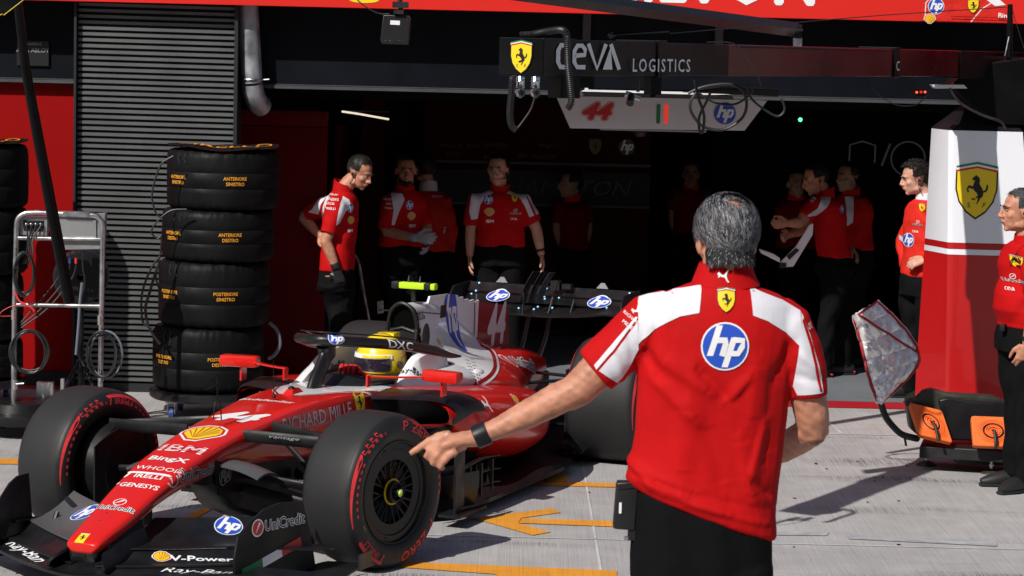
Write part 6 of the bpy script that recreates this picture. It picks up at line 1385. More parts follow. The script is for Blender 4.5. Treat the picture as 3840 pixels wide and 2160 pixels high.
def shoe(b, an, d, m='shoe', s=1.0):
    d = V(d[0], d[1], 0).normalized(); h = V(0, 0, 1)
    b.m(m).tube([V(an.x, an.y, .045) - d * .075 * s, V(an.x, an.y, .05) - d * .05 * s, V(an.x, an.y, .055), V(an.x, an.y, .045) + d * .08 * s, V(an.x, an.y, .036) + d * .15 * s, V(an.x, an.y, .03) + d * .195 * s], [(.02, .03), (.036, .044), (.042, .052), (.046, .042), (.042, .032), (.02, .018)], 14, hint=d.cross(h).cross(d))
    b.tube([V(an.x, an.y, .012) - d * .08 * s, V(an.x, an.y, .012), V(an.x, an.y, .012) + d * .1 * s, V(an.x, an.y, .012) + d * .2 * s], [(.03, .012), (.044, .012), (.05, .012), (.026, .012)], 12, hint=h)
# ================== foreground man seen from behind
HY = 6.95
def hp_(x, y, dy=0): return at(x, y, HY + dy)
foot = V(hp_(2640, 1950).x, HY, 0)
man = thing('person', 'grey haired man seen from behind in the foreground, pointing with outstretched left arm', 'person', foot)
hc = hp_(2722, 906, .015); Mh = HM((-.2, 1, -.04), pitch=R(-8))
b = RM(); P = headparts(b, hc, Mh, 1.02)
b.tube([hp_(2722, 905, .0), hp_(2722, 1000, -.012), hp_(2715, 1080, -.015), hp_(2700, 1150, -.01)], [(.06, .06), (.066, .062), (.08, .066), (.12, .06)], 18, hint=(0, 1, 0))
b.tube([hp_(2660, 1170), hp_(2470, 1200), hp_(2330, 1310, -.0), hp_(2235, 1395, -.0), hp_(2165, 1462, 0), hp_(2120, 1488, 0)], [.05, .062, .058, .055, .05, .046], 16)
b.tube([hp_(2165, 1462), hp_(2085, 1498, .0), hp_(1990, 1548, .0), hp_(1880, 1600, .0), hp_(1800, 1634, .0), hp_(1765, 1645)], [(.05, .045), (.049, .046), (.044, .042), (.035, .032), (.029, .027), (.03, .024)], 16)
b.tube([hp_(2730, 1170), hp_(2960, 1220), hp_(3010, 1380), hp_(3045, 1560, .02), hp_(3052, 1630, .04)], [.05, .062, .056, .05, .044], 16)
b.tube([hp_(3048, 1612, .03), hp_(2990, 1650, .14), hp_(2930, 1690, .22), hp_(2880, 1712, .27)], [.046, .045, .038, .03], 14)
# hand: index points, the rest folded under
wr = hp_(1770, 1642)
b.tube([wr + V(.02, 0, 0), hp_(1735, 1648), hp_(1690, 1658), hp_(1652, 1668)], [(.024, .027), (.024, .036), (.022, .043), (.018, .043)], 14, hint=(0, 1, 0))
def fin(pts, r): b.tube([hp_(*p) for p in pts], [q * .001 for q in r], 10)
fin([(1690, 1628, .0), (1650, 1635, .0), (1610, 1652, .0), (1570, 1680, .0), (1536, 1703, -.0)], (14, 13, 11.5, 10.5, 8.5))
fin([(1690, 1652, -.01), (1648, 1662, -.012), (1615, 1690, -.012), (1598, 1712, -.01), (1612, 1722, .0)], (14, 13.5, 11.5, 10, 8.5))
fin([(1700, 1672, -.02), (1660, 1684, -.024), (1632, 1714, -.024), (1622, 1738, -.02), (1640, 1745, -.008)], (14, 13, 11.5, 10, 8.5))
fin([(1712, 1690, -.025), (1682, 1708, -.03), (1660, 1734, -.03), (1650, 1752, -.024), (1664, 1756, -.012)], (13, 12, 10.5, 9.5, 8))
fin([(1745, 1668, .02), (1700, 1690, .035), (1660, 1712, .03), (1625, 1728, .02)], (15, 13, 11, 8.5))
bd = b.fuse('body', man, .0052, 3, mat='skin', extra=faceextra(P, 1.02, Mh, 'hair_grey'), disp=lambda c, n: .0009 * math.sin(c.x * 130 + c.z * 60) * math.sin(c.z * 170))
hairshell(hc, Mh, 1.02, 'hair_grey', man, thick=.012, low=-.085, n=15000, seed=3, lng=.026, bald=(V(.1, -.55, .83).normalized(), .44), cover=('hair_silver', .3), curl=.2, flow=1)
bb = TMB().m('hair_grey')
rn = random.Random(5)
for k in range(260):   # thin combed hair over and round the bald crown, neck hair
    a = rn.uniform(0, 6.28); d0 = V(.1, -.52, .85).normalized(); r0 = rn.uniform(.2, .56); e1, e2 = fr(d0); dv = (d0 + e1 * math.cos(a) * r0 + e2 * math.sin(a) * r0).normalized(); Pp = []
    q0 = V(0, -.012, .032) + V(dv.x * .079, dv.y * .1, dv.z * .091); dn = (V(rn.gauss(0, .5), -1, -.2)); dn = (dn - dv * dn.dot(dv)).normalized(); sd = dv.cross(dn)
    for j in range(4):
        t = j / 3; q = q0 + dn * .03 * t + dv * .004 * math.sin(t * 3) + sd * .01 * math.sin(t * 3 + a); Pp += [hc + Mh @ ((q - sd * .0006) * 1.02), hc + Mh @ ((q + sd * .0006) * 1.02)]
    bb.m('hair_silver' if k % 3 == 0 else 'hair_grey').add(Pp, [(0, 1, 3, 2), (2, 3, 5, 4), (4, 5, 7, 6)])
bb.build('loose_hair', man, smooth=0, fix=False)
bb = TMB().m('hair_black_grey'); bb.ell(hc + Mh @ V(-.006, -.046, -.035), (.068, .05, .045), Mh)
for k in range(1500):
    a = rn.uniform(-1.25, 1.25); z = rn.uniform(-.068, -.02); q0 = V(math.sin(a) * .072 - .006, -.045 - math.cos(a) * .052 * (1 - max(0, -z - .06) * 4), z); dv = V(math.sin(a), -math.cos(a), 0); dn = V(rn.gauss(0, .25), 0, -1).normalized(); sd = dv.cross(dn); Pp = []
    for j in range(3):
        t = j / 2; q = q0 + dn * .016 * t + dv * .003 * math.sin(t * 3); ww = .0011 * (1 - t * .7); Pp += [hc + Mh @ (q - sd * ww), hc + Mh @ (q + sd * ww)]
    bb.m('hair_silver' if rn.random() < .1 else ('hair_grey' if rn.random() < .4 else 'hair_black_grey')).add(Pp, [(0, 1, 3, 2), (2, 3, 5, 4)])
bb.build('nape_hair', man, smooth=0, fix=False)
# shirt
FW = (0.05, 1, 0)
rows = [((2590, 1060), (2850, 1078), .085), ((2500, 1092), (2925, 1104), .095), ((2425, 1118), (2978, 1140), .105), ((2392, 1165), (2992, 1190), .115), ((2388, 1240), (2985, 1260), .125), ((2390, 1350), (2972, 1365), .128), ((2388, 1480), (2960, 1500), .125), ((2382, 1600), (2945, 1640), .12), ((2368, 1700), (2928, 1770), .122), ((2352, 1760), (2915, 1860), .126), ((2342, 1790), (2910, 1935), .13), ((2352, 1800), (2912, 1985), .13), ((2362, 1812), (2912, 2012), .128), ((2376, 1822), (2906, 2024), .118)]
b = RM().m('shirt_red'); b.loft([sect(hp_(*l), hp_(*r), d, FW) for l, r, d in rows], True, True)
b.tube([hp_(2520, 1170), hp_(2440, 1205), hp_(2350, 1285), hp_(2280, 1345), hp_(2238, 1386), hp_(2232, 1391)], [.07, .082, .077, .073, .0715, .069], 20)
b.tube([hp_(2900, 1170), hp_(2948, 1222), hp_(2990, 1310), hp_(3020, 1400), hp_(3032, 1478), hp_(3033, 1488)], [.06, .074, .07, .062, .0545, .053], 20)
CR = [((2470, 1330), (2650, 1450), 26, .006), ((2440, 1400), (2600, 1560), 22, .005), ((2610, 1370), (2720, 1480), 18, -.007), ((2720, 1480), (2790, 1400), 16, .006), ((2830, 1340), (2800, 1560), 34, .005), ((2890, 1380), (2860, 1700), 30, -.005),
      ((2560, 1500), (2540, 1760), 40, .005), ((2640, 1560), (2700, 1800), 34, -.004), ((2760, 1620), (2810, 1850), 30, .006), ((2860, 1560), (2790, 1780), 18, .006), ((2790, 1780), (2880, 1840), 14, -.005),
      ((2370, 1780), (2560, 1835), 11, .004), ((2400, 1750), (2600, 1820), 11, .0035), ((2430, 1810), (2720, 1900), 12, .004), ((2450, 1780), (2760, 1870), 11, -.0015), ((2560, 1860), (2860, 1945), 12, .004), ((2700, 1850), (2900, 1900), 12, -.0015), ((2360, 1720), (2440, 1800), 16, .007),
      ((2400, 1290), (2470, 1400), 18, -.006), ((2960, 1270), (2900, 1400), 18, -.006), ((2290, 1290), (2330, 1420), 14, .005), ((2350, 1240), (2370, 1340), 14, -.005), ((2440, 1190), (2400, 1300), 12, .005), ((2990, 1320), (3060, 1380), 12, .005), ((2980, 1400), (3070, 1430), 12, -.005), ((2500, 1130), (2480, 1220), 18, .003)]
CRW = [(hp_(*a_), hp_(*b_), w_ / 1337, am) for a_, b_, w_, am in CR]; CRW = [(a_, b_, w_ * .9, am * 1.7) for a_, b_, w_, am in CRW]
def hfold(c, n):
    d = 0
    if n.y > .2: return 0
    for p0, p1, w_, am in CRW:
        ax, az = p1.x - p0.x, p1.z - p0.z; L2 = ax * ax + az * az; t = ((c.x - p0.x) * ax + (c.z - p0.z) * az) / L2
        tt = min(1, max(0, t)); wob = .15 * w_ * math.sin(t * 9); dx, dz = c.x - p0.x - ax * tt, c.z - p0.z - az * tt
        k = math.hypot(dx, dz) / w_ ; sgn = 1 if (dx * az - dz * ax) > wob * math.sqrt(L2) else -1
        e = math.exp(-k * k * (1.0 if sgn > 0 else .35)); d += am * e * (1 if .08 < t < .92 else .7)
    return d + .0012 * math.sin(c.x * 41 + c.z * 19) * math.sin(c.z * 33 - c.x * 12)
sh = b.fuse('shirt', man, .0065, 3, mat='shirt_red', disp=hfold); st_ = bvh(sh)
q_ = HY - .35
panel('white_panel', [(2391, 1109), (2500, 1088), (2625, 1060), (2612, 1158), (2542, 1171), (2490, 1196), (2448, 1222), (2405, 1262), (2388, 1280)], HY, 'shirt_white', st_, sh)
panel('white_panel', [(2803, 1064), (2834, 1082), (2925, 1118), (2995, 1160), (2992, 1290), (2938, 1236), (2865, 1189), (2811, 1168)], HY, 'shirt_white', st_, sh)
panel('white_panel', [(2225, 1358), (2300, 1270), (2380, 1178), (2388, 1180), (2300, 1296), (2234, 1374)], HY, 'shirt_white', st_, sh)
panel('white_panel', [(2243, 1378), (2306, 1304), (2387, 1196), (2390, 1300), (2352, 1375), (2313, 1428)], HY, 'shirt_white', st_, sh)
panel('white_panel', [(2998, 1165), (3030, 1250), (3072, 1400), (3080, 1465), (2985, 1474), (2968, 1440), (2985, 1310)], HY, 'shirt_white', st_, sh)
panel('red_piping', [(3005, 1185), (3040, 1290), (3076, 1460), (3066, 1460), (3028, 1290), (2998, 1195)], HY, 'shirt_red', st_, sh, off=.0035)
flatdec('emblem', m_hp(), 2705, 1279, HY, .134, st_, sh, off=.0032); flatdec('emblem', m_shield(), 2712, 1112, HY, .066, st_, sh, off=.0032)
flatdec('lettering', [('mark_white', text2('MILLE', .6, bold=.01))], 2350, 1208, HY, .022, st_, sh, ang=R(-35)); flatdec('lettering', [('mark_white', text2('RICHARD', .6, bold=.01))], 2366, 1184, HY, .02, st_, sh, ang=R(-35)); flatdec('emblem', m_cat(), 2385, 1158, HY, .028, st_, sh, ang=R(20))
flatdec('lettering', [('mark_white', text2('VG', .8, bold=.01))], 3028, 1215, HY, .018, st_, sh, ang=R(-75))
b = TMB().m('shirt_red')
cc = hp_(2712, 1070, .0)
def colf(u, v):
    a = 2 * math.pi * u; rx, ry = .104 - .034 * v ** .8, .086 - .016 * v; zz = .0 + .082 * v + .012 * math.cos(a)
    return cc + V(math.cos(a) * rx, math.sin(a) * ry, zz - .008 - .02 * math.cos(a) * .0)
b.sheet(colf, 40, 5, .005); col = b.build('collar', man); flatdec('emblem', m_cat(), 2706, 1026, HY, .036, bvh(col), col, cell=.006)
b = TMB().m('cap_black'); w1 = hp_(1826, 1622); w2_ = hp_(1786, 1640); dd = (w2_ - w1).normalized()
b.rev([(-.004, .030), (-.004, .0335), (.0, .035), (.036, .0335), (.038, .031), (.038, .028)], w1 - dd * .0, dd, 28); b.build('wrist_band', man)
b = RM().m('trouser')
b.loft([sect(hp_(2368, 1830), hp_(2900, 1850), .115, FW), sect(hp_(2364, 1950), hp_(2898, 1950), .122, FW), sect(hp_(2360, 2080), hp_(2894, 2080), .125, FW), sect(hp_(2362, 2160), hp_(2892, 2160), .118, FW)], True, True)
hx = foot.x
for k in (-1, 1): b.tube([V(hx + k * .1, HY, 1.0), V(hx + k * .105, HY, .82), V(hx + k * .115, HY + .01, .5), V(hx + k * .13, HY + .01, .12)], [(.10, .115), (.098, .11), (.075, .08), (.066, .072)], 18, hint=(0, 1, 0))
tr = b.fuse('trousers', man, .009, 3, mat='trouser', disp=lambda c, n: fold(c, hp_(2640, 2120), (.2, 0, -1), .3, 45, .006))
b = TMB(); shoe(b, V(hx - .13, HY, 0), (-.1, 1)); shoe(b, V(hx + .13, HY, 0), (.1, 1)); b.build('shoes', man)
rad = thing('belt_radio', 'black two-way radio in a holster on the belt of the foreground man', 'radio', hp_(2345, 1900, -.02))
b = TMB().m('plastic_black').box(hp_(2345, 1895, -.03), (.062, .045, .135), ry=R(3), bev=.009).box(hp_(2350, 1822, -.03), (.058, .04, .03), bev=.008).box(hp_(2368, 1990, -.03), (.02, .03, .05)); b.build('radio_body', rad)
TMB().m('plastic_black').prism([hp_(2312, 1812, -.056), hp_(2385, 1806, -.056), hp_(2392, 1830, -.056), hp_(2318, 1838, -.056)], (0, .03, 0)).build('holster_flap', rad, bevel=.003)
TMB().m('mark_white').box(hp_(2326, 1905, -.055), (.007, .006, .03)).build('white_button', rad); TMB().m('steel').cyl(hp_(2352, 2012, -.04), hp_(2352, 2026, -.04), .009).build('connector', rad)
# ================== generic mechanic
def mech(label, Y, J, face, torso, H=1.0, hair='hair_dark', skin='skin', gloves=None, pitch=0, roll=0, sleeve=.55, curl=0, belly=0, suit=False, headset=True, hd=('', ''), palm=None, group=None, fc=.38, shoes=True, vox=.009, wd=1.0, hlen=.014, hn=900, nm='person', white=None, hthick=.010, smat='shirt_red'):
    """J: joints as (px, py, dY). torso: forward direction of the chest."""
    q = {k: at(v[0], v[1], Y + (v[2] if len(v) > 2 else 0)) for k, v in J.items()}
    T = V(torso[0], torso[1], 0).normalized(); Rt = V(T.y, -T.x, 0)          # Rt: the figure's own right
    hipc = q['hip']; base = V(hipc.x, hipc.y, 0); t = thing(nm, label, 'person', base, group=group)
    hc = q['head']; M = HM(face, pitch=pitch, roll=roll); s = .97 * H
    neck = q['neck']
    b = RM(); P = headparts(b, hc, M, s); b.tube([hc + M @ V(0, -.02, -.04), hc.lerp(neck, .6) + T * -.012, neck, neck - V(0, 0, .06)], [(.052, .052), (.054, .054), (.062, .058), (.11, .06)], 14, hint=T)
    b.tube([neck - V(0, 0, .05), hipc], [(.1, .07), (.1, .07)], 10, hint=T)
    for sd in 'LR':
        sg = -1 if sd == 'L' else 1; a, e, w_ = q['sh' + sd], q['el' + sd], q['wr' + sd]
        b.tube([neck - V(0, 0, .07), a, a.lerp(e, .5), e], [.05, .052, .047, .041], 12); b.tube([a.lerp(e, .92), e, e.lerp(w_, .35), w_], [.04, .042, .041, .027], 12)
        d = (w_ - e).normalized(); hd_ = q.get('hd' + sd); d2 = (hd_ - w_).normalized() if hd_ else d
        if not (gloves and sd in gloves[1]): hand(b, w_, d2, (palm or {}).get(sd, -Rt * sg), fc, .95 * H, side=sg * 1)
        kn, an = q['kn' + sd], q['an' + sd]; b.tube([hipc + Rt * sg * .08, kn, an], [.07, .05, .04], 10)
    b.fuse('body', t, vox * .8, 2, mat=skin, extra=faceextra(P, s, M, hair))
    if gloves:
        for sd in gloves[1]:
            b = RM(); e, w_ = q['el' + sd], q['wr' + sd]; sg = -1 if sd == 'L' else 1; hd_ = q.get('hd' + sd); d2 = (hd_ - w_).normalized() if hd_ else (w_ - e).normalized()
            b.tube([w_ - (w_ - e).normalized() * .045, w_], [.034, .033], 14); hand(b, w_, d2, (palm or {}).get(sd, -Rt * sg), fc, 1.08 * H, side=sg); b.fuse('glove', t, vox * .75, 2, mat=gloves[0])
    hairshell(hc, M, s, hair, t, thick=hthick, n=hn, lng=hlen, curl=curl, seed=int(J['head'][0]), low=-.055 if not curl else -.07)
    # shirt
    b = RM(); up_ = neck - hipc; L = up_.length; u_ = up_ / L
    prof = [(0.0, .168, .118), (.05, .17, .12), (.2, .16, .118 + belly), (.38, .158, .115 + belly), (.55, .168, .118), (.72, .18, .118), (.84, .178, .105), (.93, .14, .09), (1.0, .075, .07)]
    b.loft([sect(hipc + u_ * L * k - Rt * a * wd, hipc + u_ * L * k + Rt * a * wd, d, T, off=(belly * .6 if .1 < k < .5 else 0)) for k, a, d in prof], True, True)
    for sd in 'LR':
        a, e, w_ = q['sh' + sd], q['el' + sd], q['wr' + sd]; h_ = a.lerp(e, sleeve * 1.25) if not suit else None
        if suit: b.tube([neck - V(0, 0, .08), a, e, w_], [.07, .075, .058, .046], 14)
        else: b.tube([neck - V(0, 0, .08), a, a.lerp(h_, .6), h_], [.065, .071, .066, .063], 16)
    sd_ = random.random() * 6
    sh = b.fuse('shirt' if not suit else 'race_suit', t, vox, 3, mat='suit_red' if suit else smat, disp=lambda c, n: .0045 * math.sin(c.z * 38 + math.sin(c.x * 21 + sd_) * 2 + c.y * 13) * math.sin(c.x * 17 + c.z * 9 + sd_))
    b = TMB().m('shirt_white' if suit else 'shirt_red'); cc_ = neck + V(0, 0, .0)
    b.sheet(lambda u, v: cc_ + Rt * math.cos(2 * math.pi * u) * (.078 - .01 * v) * H + T * math.sin(2 * math.pi * u) * (.074 - .01 * v) * H + V(0, 0, -.02 + .078 * v - .024 * math.sin(2 * math.pi * u)), 28, 3, .006); b.build('collar', t)
    b = RM(); b.loft([sect(hipc + V(0, 0, z) - Rt * a * wd, hipc + V(0, 0, z) + Rt * a * wd, d + .01, T) for z, a, d in ((.02, .155, .11), (-.05, .17, .118), (-.14, .18, .12))], True, True)
    for sd in 'LR':
        sg = -1 if sd == 'L' else 1; kn, an = q['kn' + sd], q['an' + sd]; b.tube([hipc + Rt * sg * .085 - V(0, 0, .06), hipc.lerp(kn, .5) + Rt * sg * .05, kn, an - V(0, 0, -.02)], [(.095, .105), (.095, .10), (.07, .075), (.06, .066)], 14, hint=T)
    b.fuse('trousers', t, vox, 2, mat='trouser', disp=lambda c, n: .005 * math.sin(c.z * 30 + math.sin(c.x * 25) * 2))
    if shoes:
        for sd in 'LR': b = TMB(); shoe(b, q['an' + sd], T + Rt * (.25 if sd == 'R' else -.25)); b.m('shoe_red').tube([V(q['an' + sd].x, q['an' + sd].y, .03) - T * .07 + Rt * k for k in (-.045, 0, .045)], .007, 6); b.build('shoe', t)
    if headset:
        b = TMB().m('plastic_black'); sg = 1 if (M @ V(1, 0, 0)).y < 0 else -1; e0_ = hc + M @ V(sg * .086 * s, -.002, -.01); b.ell(e0_, (.011, .011, .011)); b.tube(smooth_pts([e0_, e0_ + V(0, 0, -.05), hc + M @ V(sg * .07, -.02, -.13), neck + V(0, 0, -.06) + Rt * sg * .05], 3), .0028, 5); b.build('earpiece', t)
    return t, sh, bvh(sh), q
def chest(sh, tg, Y, hp=None, shell=None, ibm=None, shd=None, uni=None, ceva=None, s=1.0, sx=1.0, n=None):
    if hp: flatdec('emblem', m_hp(), hp[0], hp[1], Y, .068 * s, tg, sh, sx=sx)
    if shell: flatdec('emblem', m_shell(), shell[0], shell[1], Y, .062 * s, tg, sh, sx=sx)
    if ibm: flatdec('lettering', [('mark_white', text2('IBM', .9, bold=.03, sx=1.2))], ibm[0], ibm[1], Y, .034 * s, tg, sh, sx=sx)
    if shd: flatdec('emblem', m_shield(), shd[0], shd[1], Y, .058 * s, tg, sh, sx=sx)
    if uni: flatdec('lettering', [('mark_white', ring2(0, .6, .4, .07)), ('mark_white', stroke2([(-.25, .42), (.15, .75)], [.02, .13]))] + xf([('mark_white', text2('UniCredit', .62, bold=.05)), ('mark_black', text2('UniCredit', .62, bold=.01))], 1), uni[0], uni[1] + 4, Y, .034 * s, tg, sh, sx=sx)
    if ceva: flatdec('lettering', m_ceva('mark_white'), ceva[0], ceva[1], Y, .017 * s, tg, sh, sx=sx)
# --- mechanic in profile, looking down
Y1 = 17.6
J1 = dict(head=(1350, 645, 0), neck=(1286, 714, 0), hip=(1262, 1015, 0), shL=(1262, 772, -.13), elL=(1222, 905, -.16), wrL=(1262, 1008, -.16), hdL=(1275, 1060, -.15), shR=(1215, 775, .15), elR=(1138, 815, .22), wrR=(1195, 880, .10), hdR=(1225, 900, .06), knL=(1270, 1240, -.09), anL=(1262, 1470, -.1), knR=(1290, 1235, .1), anR=(1300, 1455, .1))
t, sh, tg, q = mech('mechanic in profile at left looking down, black glove on his hanging hand', Y1, J1, (.80, -.50, 0), (.93, -.36), pitch=R(-24), gloves=('glove_black', 'L'), sleeve=.62, fc=.5, wd=.82, hn=2500, hlen=.008, hthick=.006, palm={'L': V(0, .9, 0), 'R': V(0, -1, 0)})
for i, (x0, y0, x1, y1) in enumerate(((1196, 720, 1168, 790),)): pass
panel('white_panel', [(1250, 683), (1222, 702), (1192, 748), (1165, 790), (1150, 800), (1190, 808), (1200, 770), (1225, 735), (1250, 710)], Y1, 'shirt_white', tg, sh)
panel('white_panel', [(1228, 725), (1240, 735), (1222, 780), (1206, 832), (1197, 830), (1208, 780)], Y1, 'shirt_white', tg, sh)
panel('white_panel', [(1290, 732), (1312, 745), (1322, 770), (1300, 790), (1280, 830), (1268, 838), (1276, 790)], Y1, 'shirt_white', tg, sh)
for s_, y_ in (('Bitdefender', 727), ('GENESYS', 743), ('ZCG', 758), ('PIRELLI', 776)): flatdec('lettering', [('mark_white', text2(s_, .6, bold=.015, sx=1.0 if len(s_) > 7 else 1.2))], 1251 - (y_ - 727) * .12, y_, Y1, .028 if len(s_) > 7 else .036, tg, sh, cell=.01)
chest(sh, tg, Y1, hp=(1317, 776), shell=(1319, 822), ibm=(1316, 862), s=.95, sx=.6)
flatdec('emblem', m_cat(), 1253, 1020, Y1, .022, bvh([c for c in t.children if c.name.startswith('glove')][0]), t, cell=.01)
# --- bearded mechanic with grey gloves
Y2 = 18.5
J2 = dict(head=(1522, 640, 0), neck=(1520, 715, 0), hip=(1500, 925, 0), shL=(1560, 745, .03), elL=(1600, 850, .0), wrL=(1600, 900, -.1), shR=(1458, 760, -.06), elR=(1448, 868, -.1), wrR=(1560, 893, -.22), hdR=(1615, 895, -.25), knL=(1530, 1170, .02), anL=(1535, 1380, .02), knR=(1475, 1170, -.02), anR=(1465, 1380, -.02))
t, sh, tg, q = mech('bearded mechanic in shadow wearing pale grey gloves, facing the camera', Y2, J2, (.15, -1, -.1), (.45, -.9), gloves=('glove_grey', 'RL'), sleeve=.75, fc=.6)
panel('white_panel', [(1468, 722), (1510, 722), (1520, 745), (1500, 790), (1482, 840), (1472, 838), (1480, 780)], Y2, 'shirt_white', tg, sh)
chest(sh, tg, Y2, hp=(1538, 766), shell=(1545, 807), ibm=(1547, 844), s=1, sx=.8)
for s_, y_ in (('GENESYS', 744), ('ZCG', 760), ('PIRELLI', 776)): flatdec('lettering', [('mark_white', text2(s_, .6, bold=.015))], 1461, y_, Y2, .032, tg, sh, cell=.01)
b = TMB().m('hair_dark').tube([q['head'] + V(-.045, -.03, -.06), q['head'] + V(-.03, -.075, -.09), q['head'] + V(.012, -.085, -.098), q['head'] + V(.045, -.06, -.085)], [.012, .017, .018, .012], 8); b.build('beard', t)
# --- colleague behind him, back turned
Y2b = 18.9
J = dict(head=(1592, 630, 0), neck=(1605, 715, 0), hip=(1625, 945, 0), shL=(1565, 745, 0), elL=(1570, 850, .1), wrL=(1590, 930, .1), shR=(1662, 760, 0), elR=(1690, 860, 0), wrR=(1680, 960, 0), knL=(1610, 1180, 0), anL=(1605, 1390, 0), knR=(1650, 1180, 0), anR=(1655, 1390, 0))
t, sh, tg, q = mech('colleague in red jacket with his back turned, right behind the bearded mechanic', Y2b, J, (-.4, .9, 0), (-.3, .95), suit=True, headset=False)
flatdec('lettering', [('mark_white', text2('GENESYS', .6, bold=.015))], 1640, 735, Y2b, .034, tg, sh); flatdec('lettering', [('mark_white', text2('MILLE', .6, bold=.015))], 1668, 860, Y2b, .034, tg, sh, ang=R(80))
# --- frontal mechanic
Y3 = 18.5
J3 = dict(head=(1868, 635, 0), neck=(1875, 715, 0), hip=(1878, 925, 0), shL=(1965, 760, 0), elL=(2012, 860, 0), wrL=(2030, 955, -.03), shR=(1778, 755, 0), elR=(1765, 870, 0), wrR=(1762, 960, -.03), knL=(1915, 1160, 0), anL=(1925, 1370, 0), knR=(1840, 1160, 0), anR=(1830, 1370, 0))
t, sh, tg, q = mech('broad mechanic standing square to the camera in the garage, arms at his sides', Y3, J3, (-.25, -1, -.12), (-.02, -1), sleeve=.62, wd=1.12, palm={'L': V(-1, 0, 0), 'R': V(1, 0, 0)}, skin='skin_pale')
panel('white_panel', [(1770, 720), (1830, 705), (1850, 722), (1820, 735), (1802, 765), (1792, 818), (1768, 822), (1760, 790)], Y3, 'shirt_white', tg, sh); panel('white_panel', [(1905, 705), (1960, 718), (1995, 740), (2020, 800), (1985, 812), (1968, 770), (1950, 742), (1900, 722)], Y3, 'shirt_white', tg, sh)
panel('red_piping', [(1972, 735), (1978, 735), (2012, 806), (2004, 808)], Y3, 'shirt_red', tg, sh, off=.0035)
chest(sh, tg, Y3, hp=(1832, 745), shell=(1836, 791), ibm=(1838, 826), shd=(1930, 740), uni=(1933, 793), ceva=(1933, 817), s=1.03)
b = TMB().m('plastic_black').rev([(0, .031), (0, .034), (.018, .034), (.018, .031)], q['wrL'].lerp(q['elL'], .12), (q['elL'] - q['wrL']), 20); b.build('watch', t)
b = TMB().m('plastic_black').tube([q['head'] + V(.075, -.02, -.01), q['head'] + V(.06, -.06, -.06), q['head'] + V(.0, -.115, -.07)], .003, 6); b.build('headset_boom', t)
# --- two dim figures deeper in the garage
J = dict(head=(2140, 690, 0), neck=(2145, 755, 0), hip=(2150, 935, 0), shL=(2100, 780, 0), elL=(2090, 860, 0), wrL=(2110, 930, 0), shR=(2195, 780, 0), elR=(2205, 860, 0), wrR=(2190, 930, 0), knL=(2135, 1130, 0), anL=(2130, 1300, 0), knR=(2170, 1130, 0), anR=(2175, 1300, 0))
t, sh, tg, q = mech('barely visible figure deep in the garage, left of the grey haired man', 21.0, J, (-1, -.2, 0), (-.9, -.4), headset=False, vox=.012, smat='shirt_shaded', skin='skin_shaded')
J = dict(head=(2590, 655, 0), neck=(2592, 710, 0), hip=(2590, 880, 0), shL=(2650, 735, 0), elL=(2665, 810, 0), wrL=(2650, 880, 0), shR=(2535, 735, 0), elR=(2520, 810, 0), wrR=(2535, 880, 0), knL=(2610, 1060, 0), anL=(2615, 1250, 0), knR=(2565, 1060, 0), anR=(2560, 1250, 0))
t, sh, tg, q = mech('barely visible figure far back in the garage, beyond the grey haired man', 21.6, J, (0, -1, 0), (0, -1), headset=False, vox=.012, smat='shirt_shaded', skin='skin_shaded')
panel('shaded_panel', [(2535, 700), (2575, 695), (2560, 715), (2530, 745)], 21.6, 'mark_dim', tg, sh); panel('shaded_panel', [(2610, 695), (2650, 700), (2655, 745), (2625, 715)], 21.6, 'mark_dim', tg, sh)  # white shoulder panels darkened, garage shade put into their colour
# --- leaning mechanic holding the white panel
Y7 = 18.7
J7 = dict(head=(3058, 672, 0), neck=(3095, 735, 0), hip=(3130, 965, 0), shL=(3055, 770, -.12), elL=(3000, 835, -.2), wrL=(2955, 838, -.22), shR=(3100, 775, .15), elR=(3010, 860, .1), wrR=(2960, 880, .0), knL=(3105, 1190, -.08), anL=(3080, 1390, -.1), knR=(3150, 1190, .08), anR=(3165, 1380, .1))
t, sh, tg, q = mech('mechanic bending forward at right rear of the garage, holding a white wing panel', Y7, J7, (-.95, -.25, -.1), (-.92, -.38), pitch=R(-10), sleeve=.55, wd=.9, fc=.8)
panel('white_panel', [(3080, 722), (3118, 728), (3095, 770), (3060, 800), (3020, 805), (3015, 800), (3055, 775)], Y7, 'shirt_white', tg, sh); chest(sh, tg, Y7, hp=(3150, 780), s=.9, sx=.6)
flatdec('lettering', [('mark_white', text2('ZCG', .6, bold=.02))], 3040, 745, Y7, .04, tg, sh, ang=R(35)); flatdec('lettering', [('mark_white', text2('GENESYS', .6, bold=.02))], 3052, 728, Y7, .03, tg, sh, ang=R(35))
wp = thing('wing_panel', 'white folded wing panel held by the bending mechanic in the garage', 'wing panel', at(2950, 950, 18.35))
b = TMB().m('tower_white'); Yp = 18.35
b.prism([at(3035, 845, Yp), at(3050, 838, Yp), at(3048, 880, Yp), at(2975, 1000, Yp), at(2940, 1002, Yp), at(2925, 985, Yp), at(2945, 965, Yp), at(2985, 925, Yp)], (0, .03, 0)).prism([at(2850, 935, Yp), at(2900, 952, Yp), at(2925, 968, Yp), at(2925, 985, Yp), at(2855, 950, Yp)], (0, .1, 0)); b.build('panel', wp, smooth=0, bevel=.003)
b = TMB().m('plastic_black').prism([at(2950, 960, Yp - .01), at(2985, 930, Yp - .01), at(2998, 938, Yp - .01), at(2960, 975, Yp - .01)], (0, .01, 0)).box(at(2935, 995, Yp), (.05, .03, .04)); b.build('black_slot', wp)
